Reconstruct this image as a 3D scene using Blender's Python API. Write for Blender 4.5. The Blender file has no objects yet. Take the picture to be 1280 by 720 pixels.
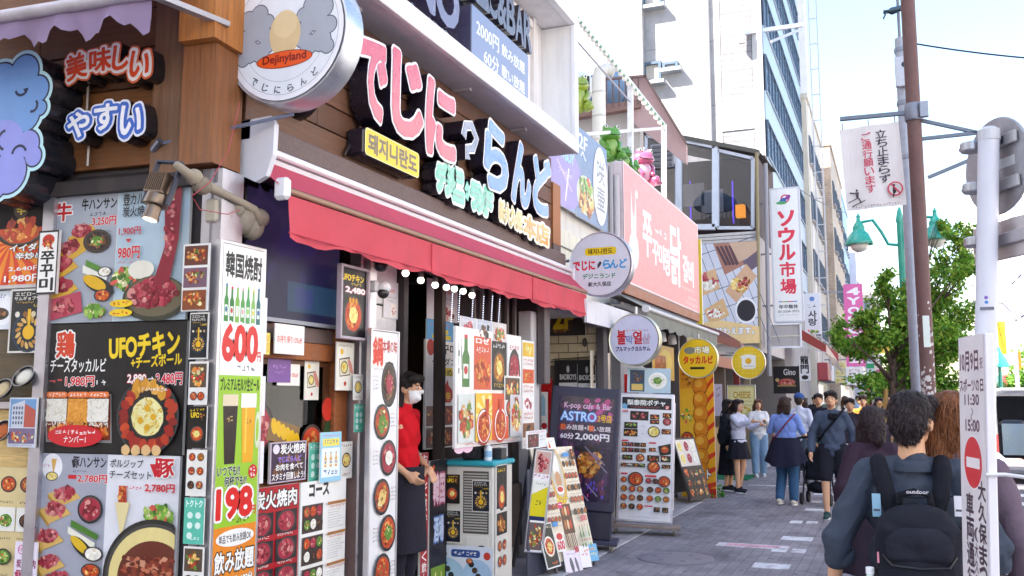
import bpy, math, random
import numpy as np
from mathutils import Matrix, Vector, Euler
random.seed(7); rng = np.random.default_rng(7)
R = math.radians
S = bpy.context.scene
C = S.collection
# ------------------------------------------------------------------ camera, sky, sun, exposure
FPX, CAMH = 1150.0, 1.6
PITCH = math.atan2(138, FPX); YAW = math.atan(480/FPX*math.cos(PITCH))
cam = bpy.data.cameras.new('camera'); camo = bpy.data.objects.new('camera', cam); C.objects.link(camo)
cam.sensor_width = 36; cam.lens = FPX/1280*36; cam.clip_start = .05; cam.clip_end = 3000
camo.location = (0, 0, CAMH); camo.rotation_euler = (math.pi/2+PITCH, 0, YAW)
S.camera = camo
SUN_EL, SUN_AZ = 47, 226          # azimuth clockwise from +Y: the sun stands behind the camera on the left
W = bpy.data.worlds.new('World'); S.world = W; W.use_nodes = True
nt = W.node_tree; bg = nt.nodes['Background']
sky = nt.nodes.new('ShaderNodeTexSky'); sky.sky_type = 'NISHITA'; sky.sun_disc = False
sky.sun_elevation = R(SUN_EL); sky.sun_rotation = R(SUN_AZ); sky.air_density = 1.3; sky.dust_density = 1.2; sky.ozone_density = .8
nt.links.new(sky.outputs[0], bg.inputs[0]); bg.inputs[1].default_value = 0.115
sl = bpy.data.lights.new('sun', 'SUN'); sl.energy = 5.0; sl.angle = R(.5); sl.color = (1, .93, .82)
so = bpy.data.objects.new('sun', sl); C.objects.link(so)
sd = Vector((math.sin(R(SUN_AZ))*math.cos(R(SUN_EL)), math.cos(R(SUN_AZ))*math.cos(R(SUN_EL)), math.sin(R(SUN_EL))))
so.rotation_euler = sd.to_track_quat('Z', 'Y').to_euler(); so.location = sd*50
S.view_settings.view_transform = 'Standard'; S.view_settings.look = 'None'; S.view_settings.gamma = 1
S.view_settings.exposure = 2.05
S.cycles.max_bounces = 6; S.cycles.diffuse_bounces = 4; S.cycles.transparent_max_bounces = 12
S.cycles.caustics_reflective = False; S.cycles.caustics_refractive = False

# ------------------------------------------------------------------ pixel (1280x720) -> world on a plane
_p, _y = PITCH, YAW
FW = Vector((-math.sin(_y)*math.cos(_p), math.cos(_y)*math.cos(_p), math.sin(_p)))
RT = Vector((math.cos(_y), math.sin(_y), 0)); UP = RT.cross(FW)
EYE = Vector((0, 0, CAMH))
def ray(x, y): return FW + RT*((x-640)/FPX) - UP*((y-360)/FPX)
def hX(x, y, X): r = ray(x, y); return EYE + r*(X/r.x)
def hY(x, y, Y): r = ray(x, y); return EYE + r*(Y/r.y)
def hZ(x, y, Z=0): r = ray(x, y); return EYE + r*((Z-CAMH)/r.z)
class Fr: pass                                   # frame of a flat thing: loc (bottom centre), rot about z, w, h
def frame(xl, xr, yt, yb, p0, al, off=0):
    al = R(al); u = Vector((math.cos(al), math.sin(al), 0)); n = Vector((math.sin(al), -math.cos(al), 0))
    p0 = Vector(p0) + n*off
    def hit(x, y): r = ray(x, y); return EYE + r*((p0-EYE).dot(n)/r.dot(n))
    ym, xm = (yt+yb)/2, (xl+xr)/2
    a, b, t, d = hit(xl, ym), hit(xr, ym), hit(xm, yt), hit(xm, yb)
    f = Fr(); f.w = (b-a).dot(u); f.h = t.z-d.z; m = (a+b)/2
    f.loc = Vector((m.x, m.y, d.z)); f.rot = (0, 0, al); return f
def PF(xl, xr, yt, yb, X=-3.5): return frame(xl, xr, yt, yb, (X, 0, 0), 90)
def PY(xl, xr, yt, yb, Y): return frame(xl, xr, yt, yb, (0, Y, 0), 0)
CORNER = (-3.5, 4.05, 0); LAL = 4.6
def PL(xl, xr, yt, yb, off=0.03): return frame(xl, xr, yt, yb, CORNER, LAL, off)
def FR(loc, al, w, h, tilt=0, roll=0):
    f = Fr(); f.loc = Vector(loc); f.rot = (R(tilt), R(roll), R(al)); f.w = w; f.h = h; return f

# ------------------------------------------------------------------ colours and materials
def lin(c):
    if isinstance(c, str):
        c = c.lstrip('#'); c = tuple(int(c[i:i+2], 16)/255 for i in (0, 2, 4))
    return tuple((x/12.92 if x <= .04045 else ((x+.055)/1.055)**2.4) for x in c[:3])
_lc = {}
def L(c):
    if c not in _lc: _lc[c] = lin(c)
    return _lc[c]
MT = {}
def mat(name, rough=.6, metal=0., spec=.5, noise=.12, nscale=6., bump=0., bscale=40., stretch=(1, 1, 1), emit=0., sub=0., trans=0., coat=0., dirt=0.):
    m = bpy.data.materials.new(name); m.use_nodes = True; t = m.node_tree; n = t.nodes; l = t.links
    b = n['Principled BSDF']; b.inputs['Roughness'].default_value = rough; b.inputs['Metallic'].default_value = metal
    b.inputs['Specular IOR Level'].default_value = spec
    if coat: b.inputs['Coat Weight'].default_value = coat
    a = n.new('ShaderNodeAttribute'); a.attribute_name = 'Col'; col = a.outputs['Color']
    tc = n.new('ShaderNodeTexCoord'); mp = n.new('ShaderNodeMapping'); mp.inputs['Scale'].default_value = stretch
    l.new(tc.outputs['Object'], mp.inputs[0])
    if noise:
        nz = n.new('ShaderNodeTexNoise'); nz.inputs['Scale'].default_value = nscale; nz.inputs['Detail'].default_value = 6; nz.inputs['Roughness'].default_value = .65
        l.new(mp.outputs[0], nz.inputs[0])
        mr = n.new('ShaderNodeMapRange'); mr.inputs[1].default_value = .25; mr.inputs[2].default_value = .75
        mr.inputs[3].default_value = 1-noise; mr.inputs[4].default_value = 1+noise
        l.new(nz.outputs[0], mr.inputs[0])
        mx = n.new('ShaderNodeVectorMath'); mx.operation = 'SCALE'
        l.new(col, mx.inputs[0]); l.new(mr.outputs[0], mx.inputs['Scale']); col = mx.outputs[0]
        rr = n.new('ShaderNodeMapRange'); rr.inputs[1].default_value = .3; rr.inputs[2].default_value = .7
        rr.inputs[3].default_value = max(0, rough-.1); rr.inputs[4].default_value = min(1, rough+.1)
        l.new(nz.outputs[0], rr.inputs[0]); l.new(rr.outputs[0], b.inputs['Roughness'])
    if dirt:
        nz2 = n.new('ShaderNodeTexNoise'); nz2.inputs['Scale'].default_value = 2.3; nz2.inputs['Detail'].default_value = 9
        mp2 = n.new('ShaderNodeMapping'); mp2.inputs['Scale'].default_value = (3, 3, .5); l.new(tc.outputs['Object'], mp2.inputs[0]); l.new(mp2.outputs[0], nz2.inputs[0])
        r2 = n.new('ShaderNodeMapRange'); r2.inputs[1].default_value = .5; r2.inputs[2].default_value = .75; r2.inputs[3].default_value = 0; r2.inputs[4].default_value = dirt
        l.new(nz2.outputs[0], r2.inputs[0])
        mm = n.new('ShaderNodeMix'); mm.data_type = 'RGBA'; mm.inputs[7].default_value = (.16, .12, .1, 1)
        l.new(r2.outputs[0], mm.inputs[0]); l.new(col, mm.inputs[6]); col = mm.outputs[2]
    l.new(col, b.inputs['Base Color'])
    if bump:
        bz = n.new('ShaderNodeTexNoise'); bz.inputs['Scale'].default_value = bscale; bz.inputs['Detail'].default_value = 5
        l.new(mp.outputs[0], bz.inputs[0]); bn = n.new('ShaderNodeBump'); bn.inputs['Strength'].default_value = bump; bn.inputs['Distance'].default_value = .02
        l.new(bz.outputs[0], bn.inputs['Height']); l.new(bn.outputs[0], b.inputs['Normal'])
    if emit: l.new(col, b.inputs['Emission Color']); b.inputs['Emission Strength'].default_value = emit
    if sub: b.inputs['Subsurface Weight'].default_value = sub; b.inputs['Subsurface Radius'].default_value = (.02, .008, .004)
    if trans:
        tr = n.new('ShaderNodeBsdfTranslucent'); ms = n.new('ShaderNodeMixShader'); ms.inputs[0].default_value = trans
        l.new(col, tr.inputs[0]); l.new(b.outputs[0], ms.inputs[1]); l.new(tr.outputs[0], ms.inputs[2]); l.new(ms.outputs[0], n['Material Output'].inputs[0])
    MT[name] = m; return m
mat('paint', .5, noise=.07, nscale=3, dirt=.12); mat('matte', .85, noise=.12, nscale=5, dirt=.15)
mat('plaster', .9, noise=.06, nscale=1.2, bump=.15, bscale=60, dirt=.16)
mat('print', .38, spec=.4, noise=.06, nscale=9, bump=.04, bscale=5, dirt=.07); mat('gloss', .26, noise=.08, nscale=4, coat=.25, dirt=.14)
mat('metal', .35, metal=.85, noise=.12, nscale=9, dirt=.1); mat('galv', .5, metal=.5, noise=.15, nscale=14, dirt=.15)
mat('wood', .6, noise=.38, nscale=5, stretch=(.5, 9, 9), bump=.3, bscale=20, dirt=.25); mat('woodv', .6, noise=.38, nscale=5, stretch=(9, 9, .5), bump=.3, bscale=20, dirt=.25)
mat('cloth', .92, spec=.2, noise=.14, nscale=8, bump=.5, bscale=11); mat('knit', .95, spec=.1, noise=.14, nscale=30, bump=.5, bscale=120)
mat('awning', .75, spec=.25, noise=.07, nscale=3, bump=.12, bscale=7, trans=.25, dirt=.13)
mat('skin', .5, spec=.35, noise=.06, nscale=14, sub=.12); mat('hair', .5, spec=.35, noise=.35, nscale=18, stretch=(6, 6, .7), bump=.6, bscale=30)
mat('leaf', .55, spec=.35, noise=.3, nscale=2.5, trans=.3); mat('bark', .9, noise=.4, nscale=12, stretch=(3, 3, .6), bump=.8, bscale=18)
mat('lamp', .4, noise=0, emit=1.1); mat('glow', .4, noise=0, emit=.7); mat('rust', .7, noise=.25, nscale=10, bump=.2, bscale=30, dirt=.35)
mat('screen', .35, spec=.25, noise=0, emit=.35); mat('worn', .88, noise=.3, nscale=14, dirt=.75); mat('plastic', .4, noise=.05, nscale=4, dirt=.06); mat('pave', .85, noise=.2, nscale=4, bump=.2, bscale=50, dirt=.3)
def glass(name, tint, mixf, rough=.02):
    m = bpy.data.materials.new(name); m.use_nodes = True; t = m.node_tree; n = t.nodes; l = t.links; n.remove(n['Principled BSDF'])
    g = n.new('ShaderNodeBsdfGlossy'); g.inputs['Roughness'].default_value = rough; tr = n.new('ShaderNodeBsdfTransparent'); tr.inputs[0].default_value = (*tint, 1)
    f = n.new('ShaderNodeFresnel'); f.inputs[0].default_value = 1.28; ad = n.new('ShaderNodeMath'); ad.operation = 'ADD'; ad.inputs[1].default_value = mixf; ad.use_clamp = True
    ms = n.new('ShaderNodeMixShader'); l.new(f.outputs[0], ad.inputs[0]); l.new(ad.outputs[0], ms.inputs[0]); l.new(tr.outputs[0], ms.inputs[1]); l.new(g.outputs[0], ms.inputs[2])
    l.new(ms.outputs[0], n['Material Output'].inputs[0]); MT[name] = m
glass('glass', (.75, .8, .8), .06); glass('darkglass', (.3, .28, .3), .03); glass('roomglass', (.5, .5, .55), .14); glass('plasticfilm', (.9, .9, .92), .03, .15)
def brickmat(name, c1, c2, mortar, bw, bh, msize, axes, rough=.8, offs=.5, bump=.4, spots=False):
    m = bpy.data.materials.new(name); m.use_nodes = True; t = m.node_tree; n = t.nodes; l = t.links; b = n['Principled BSDF']; b.inputs['Roughness'].default_value = rough
    tc = n.new('ShaderNodeTexCoord'); sp = n.new('ShaderNodeSeparateXYZ'); cb = n.new('ShaderNodeCombineXYZ')
    l.new(tc.outputs['Object'], sp.inputs[0]); l.new(sp.outputs[axes[0]], cb.inputs[0]); l.new(sp.outputs[axes[1]], cb.inputs[1])
    br = n.new('ShaderNodeTexBrick'); l.new(cb.outputs[0], br.inputs[0]); br.offset = offs
    br.inputs['Scale'].default_value = 1; br.inputs['Brick Width'].default_value = bw; br.inputs['Row Height'].default_value = bh
    br.inputs['Mortar Size'].default_value = msize; br.inputs['Mortar Smooth'].default_value = .3; br.inputs['Bias'].default_value = 0
    br.inputs['Color1'].default_value = (*L(c1), 1); br.inputs['Color2'].default_value = (*L(c2), 1); br.inputs['Mortar'].default_value = (*L(mortar), 1)
    nz = n.new('ShaderNodeTexNoise'); nz.inputs['Scale'].default_value = 1.3; nz.inputs['Detail'].default_value = 10; nz.inputs['Roughness'].default_value = .7; l.new(tc.outputs['Object'], nz.inputs[0])
    mr = n.new('ShaderNodeMapRange'); mr.inputs[1].default_value = .3; mr.inputs[2].default_value = .7; mr.inputs[3].default_value = .72; mr.inputs[4].default_value = 1.22; l.new(nz.outputs[0], mr.inputs[0])
    sc = n.new('ShaderNodeVectorMath'); sc.operation = 'SCALE'; l.new(br.outputs[0], sc.inputs[0]); l.new(mr.outputs[0], sc.inputs['Scale'])
    out = sc.outputs[0]
    if spots:
        for sc_, lo, hi, thr, k in ((1.7, .02, .03, 0, .5), (2.9, .008, .014, 0, .6), (1.1, .0, .0, 1, .6), (.33, 0, 0, 1, .72)):
            if not thr:
                vo = n.new('ShaderNodeTexVoronoi'); vo.voronoi_dimensions = '2D'; vo.inputs['Scale'].default_value = sc_; l.new(tc.outputs['Object'], vo.inputs['Vector']); src = vo.outputs['Distance']; r0, r1 = lo*sc_, hi*sc_
            else:
                vo = n.new('ShaderNodeTexNoise'); vo.inputs['Scale'].default_value = sc_; vo.inputs['Detail'].default_value = 9; vo.inputs['Roughness'].default_value = .72; l.new(tc.outputs['Object'], vo.inputs['Vector']); src = vo.outputs[0]; r0, r1 = .36, .5
            m2 = n.new('ShaderNodeMapRange'); m2.inputs[1].default_value = r0; m2.inputs[2].default_value = r1; m2.inputs[3].default_value = k; m2.inputs[4].default_value = 1; l.new(src, m2.inputs[0])
            s2 = n.new('ShaderNodeVectorMath'); s2.operation = 'SCALE'; l.new(out, s2.inputs[0]); l.new(m2.outputs[0], s2.inputs['Scale']); out = s2.outputs[0]
    l.new(out, b.inputs['Base Color'])
    bn = n.new('ShaderNodeBump'); bn.inputs['Strength'].default_value = bump; bn.inputs['Distance'].default_value = .01; bn.invert = True
    l.new(br.outputs['Fac'], bn.inputs['Height']); l.new(bn.outputs[0], b.inputs['Normal']); MT[name] = m
brickmat('pavers', '958d93', '867e85', '746d75', .21, .105, .005, (1, 0), .85, .5, .3, True)
brickmat('whitetile', 'd9ccb0', 'cdbd9d', '6d5f50', .26, .115, .007, (0, 2), .35)
brickmat('beigetile', 'cdb8a4', 'c2ab96', 'a89482', .3, .12, .01, (0, 2), .6)
brickmat('towerwall', 'a8a6a8', 'a5a3a6', '8a888c', 3.2, 2.45, .018, (0, 2), .7, 0)
brickmat('louver', '8f8c92', '8a878d', '6e6b72', 50, .22, .018, (0, 2), .5)

# ------------------------------------------------------------------ mesh collector
# glyph outlines grown by a true distance field, so that bold and bordered lettering stays clean
TS = bpy.data.scenes.new('workbench'); TC = TS.collection                 # scratch scene for evaluating text and body meshes
def evaluated(o):
    vl = TS.view_layers[0]; vl.update(); return bpy.data.meshes.new_from_object(o.evaluated_get(vl.depsgraph))
_gc = {}; _raw = {}; _adv = {}; _sdf = {}
def _txt(s):
    c = bpy.data.curves.new('t', 'FONT'); c.body = s; c.resolution_u = 3
    o = bpy.data.objects.new('t', c); TC.objects.link(o); m = evaluated(o)
    v = np.zeros(len(m.vertices)*3); m.vertices.foreach_get('co', v); f = [tuple(p.vertices) for p in m.polygons]
    bpy.data.objects.remove(o); bpy.data.curves.remove(c); bpy.data.meshes.remove(m)
    return v.reshape(-1, 3)[:, :2].copy(), f
def raw(ch):
    if ch not in _raw:
        _raw[ch] = _txt(ch); a, _ = _txt(ch+'|'); b, _ = _txt('|'); _adv[ch] = a[:, 0].max()-b[:, 0].max()
    return _raw[ch]
def sdf(ch):
    if ch in _sdf: return _sdf[ch]
    v, f = raw(ch); cnt = {}
    for q in f:
        for i in range(len(q)):
            e = tuple(sorted((q[i], q[(i+1) % len(q)]))); cnt[e] = cnt.get(e, 0)+1
    E = np.array([e for e, k in cnt.items() if k == 1]); A, B = v[E[:, 0]], v[E[:, 1]]; pad = .26; n = 76
    lo, hi = v.min(0)-pad, v.max(0)+pad; st = (hi-lo).max()/n; xs = np.arange(lo[0], hi[0]+st, st); ys = np.arange(lo[1], hi[1]+st, st)
    X, Y = np.meshgrid(xs, ys); P = np.stack([X.ravel(), Y.ravel()], 1).astype(np.float32); A = A.astype(np.float32); B = B.astype(np.float32); D = B-A; LL = np.maximum((D*D).sum(1), 1e-12)
    d = np.full(len(P), 9, np.float32); ins = np.zeros(len(P), bool)
    for k in range(0, len(P), 1500):
        q = P[k:k+1500]; rel = q[:, None, :]-A[None]; t = np.clip((rel*D[None]).sum(2)/LL, 0, 1); dd = rel-t[..., None]*D[None]; d[k:k+1500] = np.sqrt((dd*dd).sum(2).min(1))
        c1 = (A[None, :, 1] > q[:, None, 1]) != (B[None, :, 1] > q[:, None, 1]); dy = np.where(D[:, 1] == 0, 1e-9, D[:, 1]); xi = A[None, :, 0]+(q[:, None, 1]-A[None, :, 1])/dy[None]*D[None, :, 0]
        ins[k:k+1500] = ((c1 & (xi > q[:, None, 0])).sum(1) % 2) == 1
    d = np.where(ins, -d, d).reshape(X.shape); _sdf[ch] = (xs, ys, d); return _sdf[ch]
def grown(ch, off):
    k = (ch, off)
    if k in _gc: return _gc[k]
    xs, ys, d = sdf(ch); F = d-off+1e-6; ny, nx = F.shape; seg = {}; pt = {}
    def P(e):
        if e not in pt:
            (j0, i0), (j1, i1) = e; a, b = F[j0, i0], F[j1, i1]; t = a/(a-b); pt[e] = (xs[i0]+(xs[i1]-xs[i0])*t, ys[j0]+(ys[j1]-ys[j0])*t)
        return e
    I = F < 0; mixed = np.argwhere((I[:-1, :-1] != I[1:, :-1]) | (I[:-1, :-1] != I[:-1, 1:]) | (I[:-1, :-1] != I[1:, 1:]))
    for j, i in mixed:
        j = int(j); i = int(i); cs = [(j, i), (j, i+1), (j+1, i+1), (j+1, i)]; ins = [bool(I[c]) for c in cs]; ent = []
        for q in range(4):
            a, b = cs[q], cs[(q+1) % 4]
            if ins[q] != ins[(q+1) % 4]: ent.append((P((min(a, b), max(a, b))), ins[q]))
        ex = [e for e, s_ in ent if s_]; en = [e for e, s_ in ent if not s_]
        if len(ent) == 2: seg[ex[0]] = en[0]
        elif len(ent) == 4:
            for q in range(4):
                if ent[q][1]: seg[ent[q][0]] = ent[(q-1) % 4][0]
    loops = []; used = set()
    for s0 in list(seg):
        if s0 in used: continue
        lp = []; e = s0
        while e not in used and e in seg: used.add(e); lp.append(pt[e]); e = seg[e]
        if len(lp) < 6: continue
        out = []                       # thin out nearly straight runs
        n = len(lp)
        for q in range(n):
            a = out[-1] if out else lp[q-1]; b = lp[q]; c = lp[(q+1) % n]; u = (b[0]-a[0], b[1]-a[1]); w = (c[0]-b[0], c[1]-b[1]); cr = abs(u[0]*w[1]-u[1]*w[0]); lu, lw2 = math.hypot(*u), math.hypot(*w)
            if lu < 1e-6 or (cr < .07*lu*lw2 and lu < .12): continue
            out.append(b)
        if len(out) >= 3: loops.append(out)
    c = bpy.data.curves.new('g', 'CURVE'); c.dimensions = '2D'; c.fill_mode = 'BOTH'
    for lp in loops:
        sp = c.splines.new('POLY'); sp.points.add(len(lp)-1); sp.use_cyclic_u = True
        sp.points.foreach_set('co', np.array([(x, y, 0, 1) for x, y in lp], np.float32).ravel())
    o = bpy.data.objects.new('g', c); TC.objects.link(o); m = evaluated(o)
    v = np.zeros(len(m.vertices)*3); m.vertices.foreach_get('co', v); f = []
    v = v.reshape(-1, 3)[:, :2].copy()
    for p in m.polygons:
        q = tuple(p.vertices); a = sum(v[q[i]][0]*v[q[(i+1) % len(q)]][1]-v[q[(i+1) % len(q)]][0]*v[q[i]][1] for i in range(len(q))); f.append(q if a > 0 else q[::-1])
    bpy.data.objects.remove(o); bpy.data.curves.remove(c); bpy.data.meshes.remove(m)
    _gc[k] = (v, f); return _gc[k]
def glyphs(s, off=0.):
    off = round(off/.015)*.015; vs = []; fs = []; x = 0; n = 0
    for ch in s:
        if ch in ' 　': x += .35; continue
        v, f = raw(ch) if abs(off) < .008 else grown(ch, round(off, 3))
        if len(v): vs.append(v+np.array([x, 0])); fs += [tuple(i+n for i in q) for q in f]; n += len(v)
        x += _adv.setdefault(ch, 0) if ch in _adv else 0
    return (np.concatenate(vs) if vs else np.zeros((1, 2)), fs)
class M:
    def __init__(s): s.v = []; s.f = []; s.cs = []; s.mi = []
    def add(s, vs, fs, col, mi=0):
        b = len(s.v); s.v.extend([tuple(v) for v in vs]); col = L(col) if isinstance(col, str) else col
        for f in fs: s.f.append(tuple(i+b for i in f)); s.cs.append(col); s.mi.append(mi)
    def quad(s, a, b, c, d, col, mi=0): s.add([a, b, c, d], [(0, 1, 2, 3)], col, mi)
    def box(s, x0, x1, y0, y1, z0, z1, col, mi=0, bev=0):
        if bev:
            bv = min(bev, abs(x1-x0)*.45, abs(y1-y0)*.45, abs(z1-z0)*.45); vs = []; 
            sx = (x0, x1); sy = (y0, y1); sz = (z0, z1); sg = (1, -1); idx = {}
            for i in (0, 1):
                for j in (0, 1):
                    for k in (0, 1):
                        for ax in range(3):
                            idx[i, j, k, ax] = len(vs)
                            vs.append((sx[i]+(bv*sg[i] if ax != 0 else 0), sy[j]+(bv*sg[j] if ax != 1 else 0), sz[k]+(bv*sg[k] if ax != 2 else 0)))
            fs = []
            for i in (0, 1):
                q = [idx[i, 0, 0, 0], idx[i, 1, 0, 0], idx[i, 1, 1, 0], idx[i, 0, 1, 0]]; fs.append(q if i else q[::-1])
                q = [idx[0, i, 0, 1], idx[1, i, 0, 1], idx[1, i, 1, 1], idx[0, i, 1, 1]]; fs.append(q[::-1] if i else q)
                q = [idx[0, 0, i, 2], idx[1, 0, i, 2], idx[1, 1, i, 2], idx[0, 1, i, 2]]; fs.append(q if i else q[::-1])
            for a in (0, 1):
                for b in (0, 1):
                    q = [idx[a, b, 0, 0], idx[a, b, 1, 0], idx[a, b, 1, 1], idx[a, b, 0, 1]]; fs.append(q if a == b else q[::-1])
                    q = [idx[a, 0, b, 0], idx[a, 0, b, 2], idx[a, 1, b, 2], idx[a, 1, b, 0]]; fs.append(q if a == b else q[::-1])
                    q = [idx[0, a, b, 1], idx[1, a, b, 1], idx[1, a, b, 2], idx[0, a, b, 2]]; fs.append(q if a == b else q[::-1])
                    for k in (0, 1):
                        q = [idx[a, b, k, 0], idx[a, b, k, 1], idx[a, b, k, 2]]; fs.append(q if (a+b+k) % 2 else q[::-1])
            s.add(vs, fs, col, mi); return
        s.add([(x0, y0, z0), (x1, y0, z0), (x1, y1, z0), (x0, y1, z0), (x0, y0, z1), (x1, y0, z1), (x1, y1, z1), (x0, y1, z1)],
              [(0, 3, 2, 1), (4, 5, 6, 7), (0, 1, 5, 4), (1, 2, 6, 5), (2, 3, 7, 6), (3, 0, 4, 7)], col, mi)
    def tube(s, pts, r, col, n=8, mi=0, cap=True):
        pts = [Vector(p) for p in pts]; k = len(pts); rs = r if isinstance(r, (list, tuple)) else [r]*k; vs = []; ref = None
        for i, p in enumerate(pts):
            t = (pts[min(i+1, k-1)]-pts[max(i-1, 0)]).normalized()
            if ref is None or abs(ref.dot(t)) > .95: ref = Vector((0, 0, 1)) if abs(t.z) < .9 else Vector((1, 0, 0))
            a = t.cross(ref).normalized(); b = t.cross(a).normalized(); ref = a.cross(t) if False else ref
            for j in range(n):
                w = 2*math.pi*j/n; vs.append(p + (a*math.cos(w)+b*math.sin(w))*rs[i])
        fs = [(i*n+j, i*n+(j+1) % n, (i+1)*n+(j+1) % n, (i+1)*n+j) for i in range(k-1) for j in range(n)]
        if cap: fs += [tuple(range(n))[::-1], tuple(range((k-1)*n, k*n))]
        s.add(vs, fs, col, mi)
    def bar(s, a, b, w, d, col, mi=0):           # rectangular bar between two points
        a, b = Vector(a), Vector(b); t = (b-a).normalized(); ref = Vector((0, 0, 1)) if abs(t.z) < .9 else Vector((0, 1, 0))
        p = t.cross(ref).normalized()*w/2; q = t.cross(p).normalized()*d/2
        vs = [a-p-q, a+p-q, a+p+q, a-p+q, b-p-q, b+p-q, b+p+q, b-p+q]
        s.add(vs, [(0, 3, 2, 1), (4, 5, 6, 7), (0, 1, 5, 4), (1, 2, 6, 5), (2, 3, 7, 6), (3, 0, 4, 7)], col, mi)
    def lathe(s, prof, col, n=24, c=(0, 0, 0), axis='z', mi=0, cap=True):
        vs = []; c = Vector(c)
        for r, h in prof:
            for j in range(n):
                w = 2*math.pi*j/n; a, b = r*math.cos(w), r*math.sin(w)
                vs.append(c+Vector({'z': (a, b, h), 'y': (a, h, b), 'x': (h, a, b)}[axis]))
        k = len(prof); fs = [(i*n+j, i*n+(j+1) % n, (i+1)*n+(j+1) % n, (i+1)*n+j) for i in range(k-1) for j in range(n)]
        if cap: fs += [tuple(range(n))[::-1], tuple(range((k-1)*n, k*n))]
        s.add(vs, fs, col, mi)
    def ell(s, c, r, col, n=12, mi=0, rot=None):
        prof = [(max(1e-4, math.sin(math.pi*i/(n-2))), -math.cos(math.pi*i/(n-2))) for i in range(n-1)]
        t = M(); t.lathe(prof, col, n); Rm = Euler(rot).to_matrix() if rot else None; out = []
        for v in t.v:
            q = Vector((v[0]*r[0], v[1]*r[1], v[2]*r[2])); out.append((Rm @ q if Rm else q)+Vector(c))
        s.add(out, t.f, col, mi)
    def cap(s, a, ra, b, rb, n=10, col=(.5, .5, .5), mi=0):      # tapered capsule
        a, b = Vector(a), Vector(b); t = (b-a); l = t.length; t = t.normalized() if l > 1e-6 else Vector((0, 0, 1))
        ref = Vector((0, 0, 1)) if abs(t.z) < .9 else Vector((1, 0, 0)); p = t.cross(ref).normalized(); q = t.cross(p).normalized()
        rows = [(ra*math.sin(w), a-t*ra*math.cos(w)) for w in (.08, .5, 1.0)] + [(ra, a), (rb, b)] + [(rb*math.cos(w), b+t*rb*math.sin(w)) for w in (.55, 1.1, 1.5)]
        vs = [ct+(p*math.cos(2*math.pi*j/n)+q*math.sin(2*math.pi*j/n))*r for r, ct in rows for j in range(n)]; k = len(rows)
        fs = [(i*n+j, i*n+(j+1) % n, (i+1)*n+(j+1) % n, (i+1)*n+j) for i in range(k-1) for j in range(n)] + [tuple(range(n))[::-1], tuple(range((k-1)*n, k*n))]
        s.add(vs, fs, col, mi)
    def prism(s, poly, y0, y1, cf, cs=None, mi=0, ms=None):        # poly in (x, z), front face at y0 (towards the viewer)
        n = len(poly); ar = sum(poly[i][0]*poly[(i+1) % n][1]-poly[(i+1) % n][0]*poly[i][1] for i in range(n))
        if ar < 0: poly = poly[::-1]
        vs = [(x, y0, z) for x, z in poly]+[(x, y1, z) for x, z in poly]
        s.add(vs, [tuple(range(n)), tuple(range(n, 2*n))[::-1]], cf, mi)
        s.add(vs, [(i+n, (i+1) % n+n, (i+1) % n, i) for i in range(n)], cs or cf, mi if ms is None else ms)
    def text(s, st, x0, z0, x1, z1, y, col, b=0., ext=0., cs=None, keep=False, mi=0, rot=0., out=0., ms=None, shear=0.):
        if not st.strip(): return
        if b > .03 and any('\u4e00' <= q <= '\u9fff' or '\uac00' <= q <= '\ud7a3' for q in st): b = .03
        v0, _ = glyphs(st, 0.); v, f = glyphs(st, b+out); lo, hi = v0.min(0), v0.max(0); d = np.maximum(hi-lo, .02)
        if len(st) == 1 and st in 'ー－一-・': lo = np.array([lo[0], lo[1]-.35]); d = np.array([d[0], .75])
        sc = np.array([(x1-x0)/d[0], (z1-z0)/d[1]])
        if keep: sc[:] = sc.min()
        p = (v-(lo+d/2))*sc; p[:, 0] += shear*p[:, 1]
        if rot: cr, sr = math.cos(rot), math.sin(rot); p = p @ np.array([[cr, sr], [-sr, cr]])
        p += np.array([(x0+x1)/2, (z0+z1)/2])
        vs = [(a, y, c) for a, c in p]; s.add(vs, f, col, mi)
        if ext:
            vb = [(a, y+ext, c) for a, c in p]; ec = {}
            for q in f:
                for i in range(len(q)):
                    e = (q[i], q[(i+1) % len(q)]); ec[tuple(sorted(e))] = None if tuple(sorted(e)) in ec else e
            ed = [e for e in ec.values() if e]; n = len(vs)
            s.add(vs+vb, [(a, a+n, b2+n, b2) for a, b2 in ed], cs or col, mi if ms is None else ms)
            s.add(vb, [q[::-1] for q in f], cs or col, mi if ms is None else ms)
    def build(s, name, parent=None, mats='paint', loc=(0, 0, 0), rot=(0, 0, 0), smooth=False, **props):
        me = bpy.data.meshes.new(name); me.from_pydata([tuple(v) for v in s.v], [], s.f)
        ca = me.color_attributes.new('Col', 'FLOAT_COLOR', 'CORNER'); arr = np.ones((len(me.loops), 4), np.float32)
        lt = np.array([len(f) for f in s.f]); arr[:, :3] = np.repeat(np.array(s.cs, np.float32).reshape(-1, 3), lt, 0); ca.data.foreach_set('color', arr.ravel())
        for m in ([mats] if isinstance(mats, str) else mats): me.materials.append(MT[m])
        me.polygons.foreach_set('material_index', np.array(s.mi, np.int32))
        if smooth:
            me.polygons.foreach_set('use_smooth', np.ones(len(s.f), bool)); 
            if smooth != 2: me.set_sharp_from_angle(angle=R(40))
        me.update(); o = bpy.data.objects.new(name, me); C.objects.link(o); o.location = loc; o.rotation_euler = rot
        if parent: o.parent = parent
        for k, v in props.items():
            if v: o[k] = v
        return o
def thing(name, label, cat, loc=(0, 0, 0), rot=(0, 0, 0), group=None):
    o = bpy.data.objects.new(name, None); C.objects.link(o); o.location = loc; o.rotation_euler = rot; o.empty_display_size = .1
    o['label'] = label; o['category'] = cat
    if group: o['group'] = group
    return o
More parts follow.
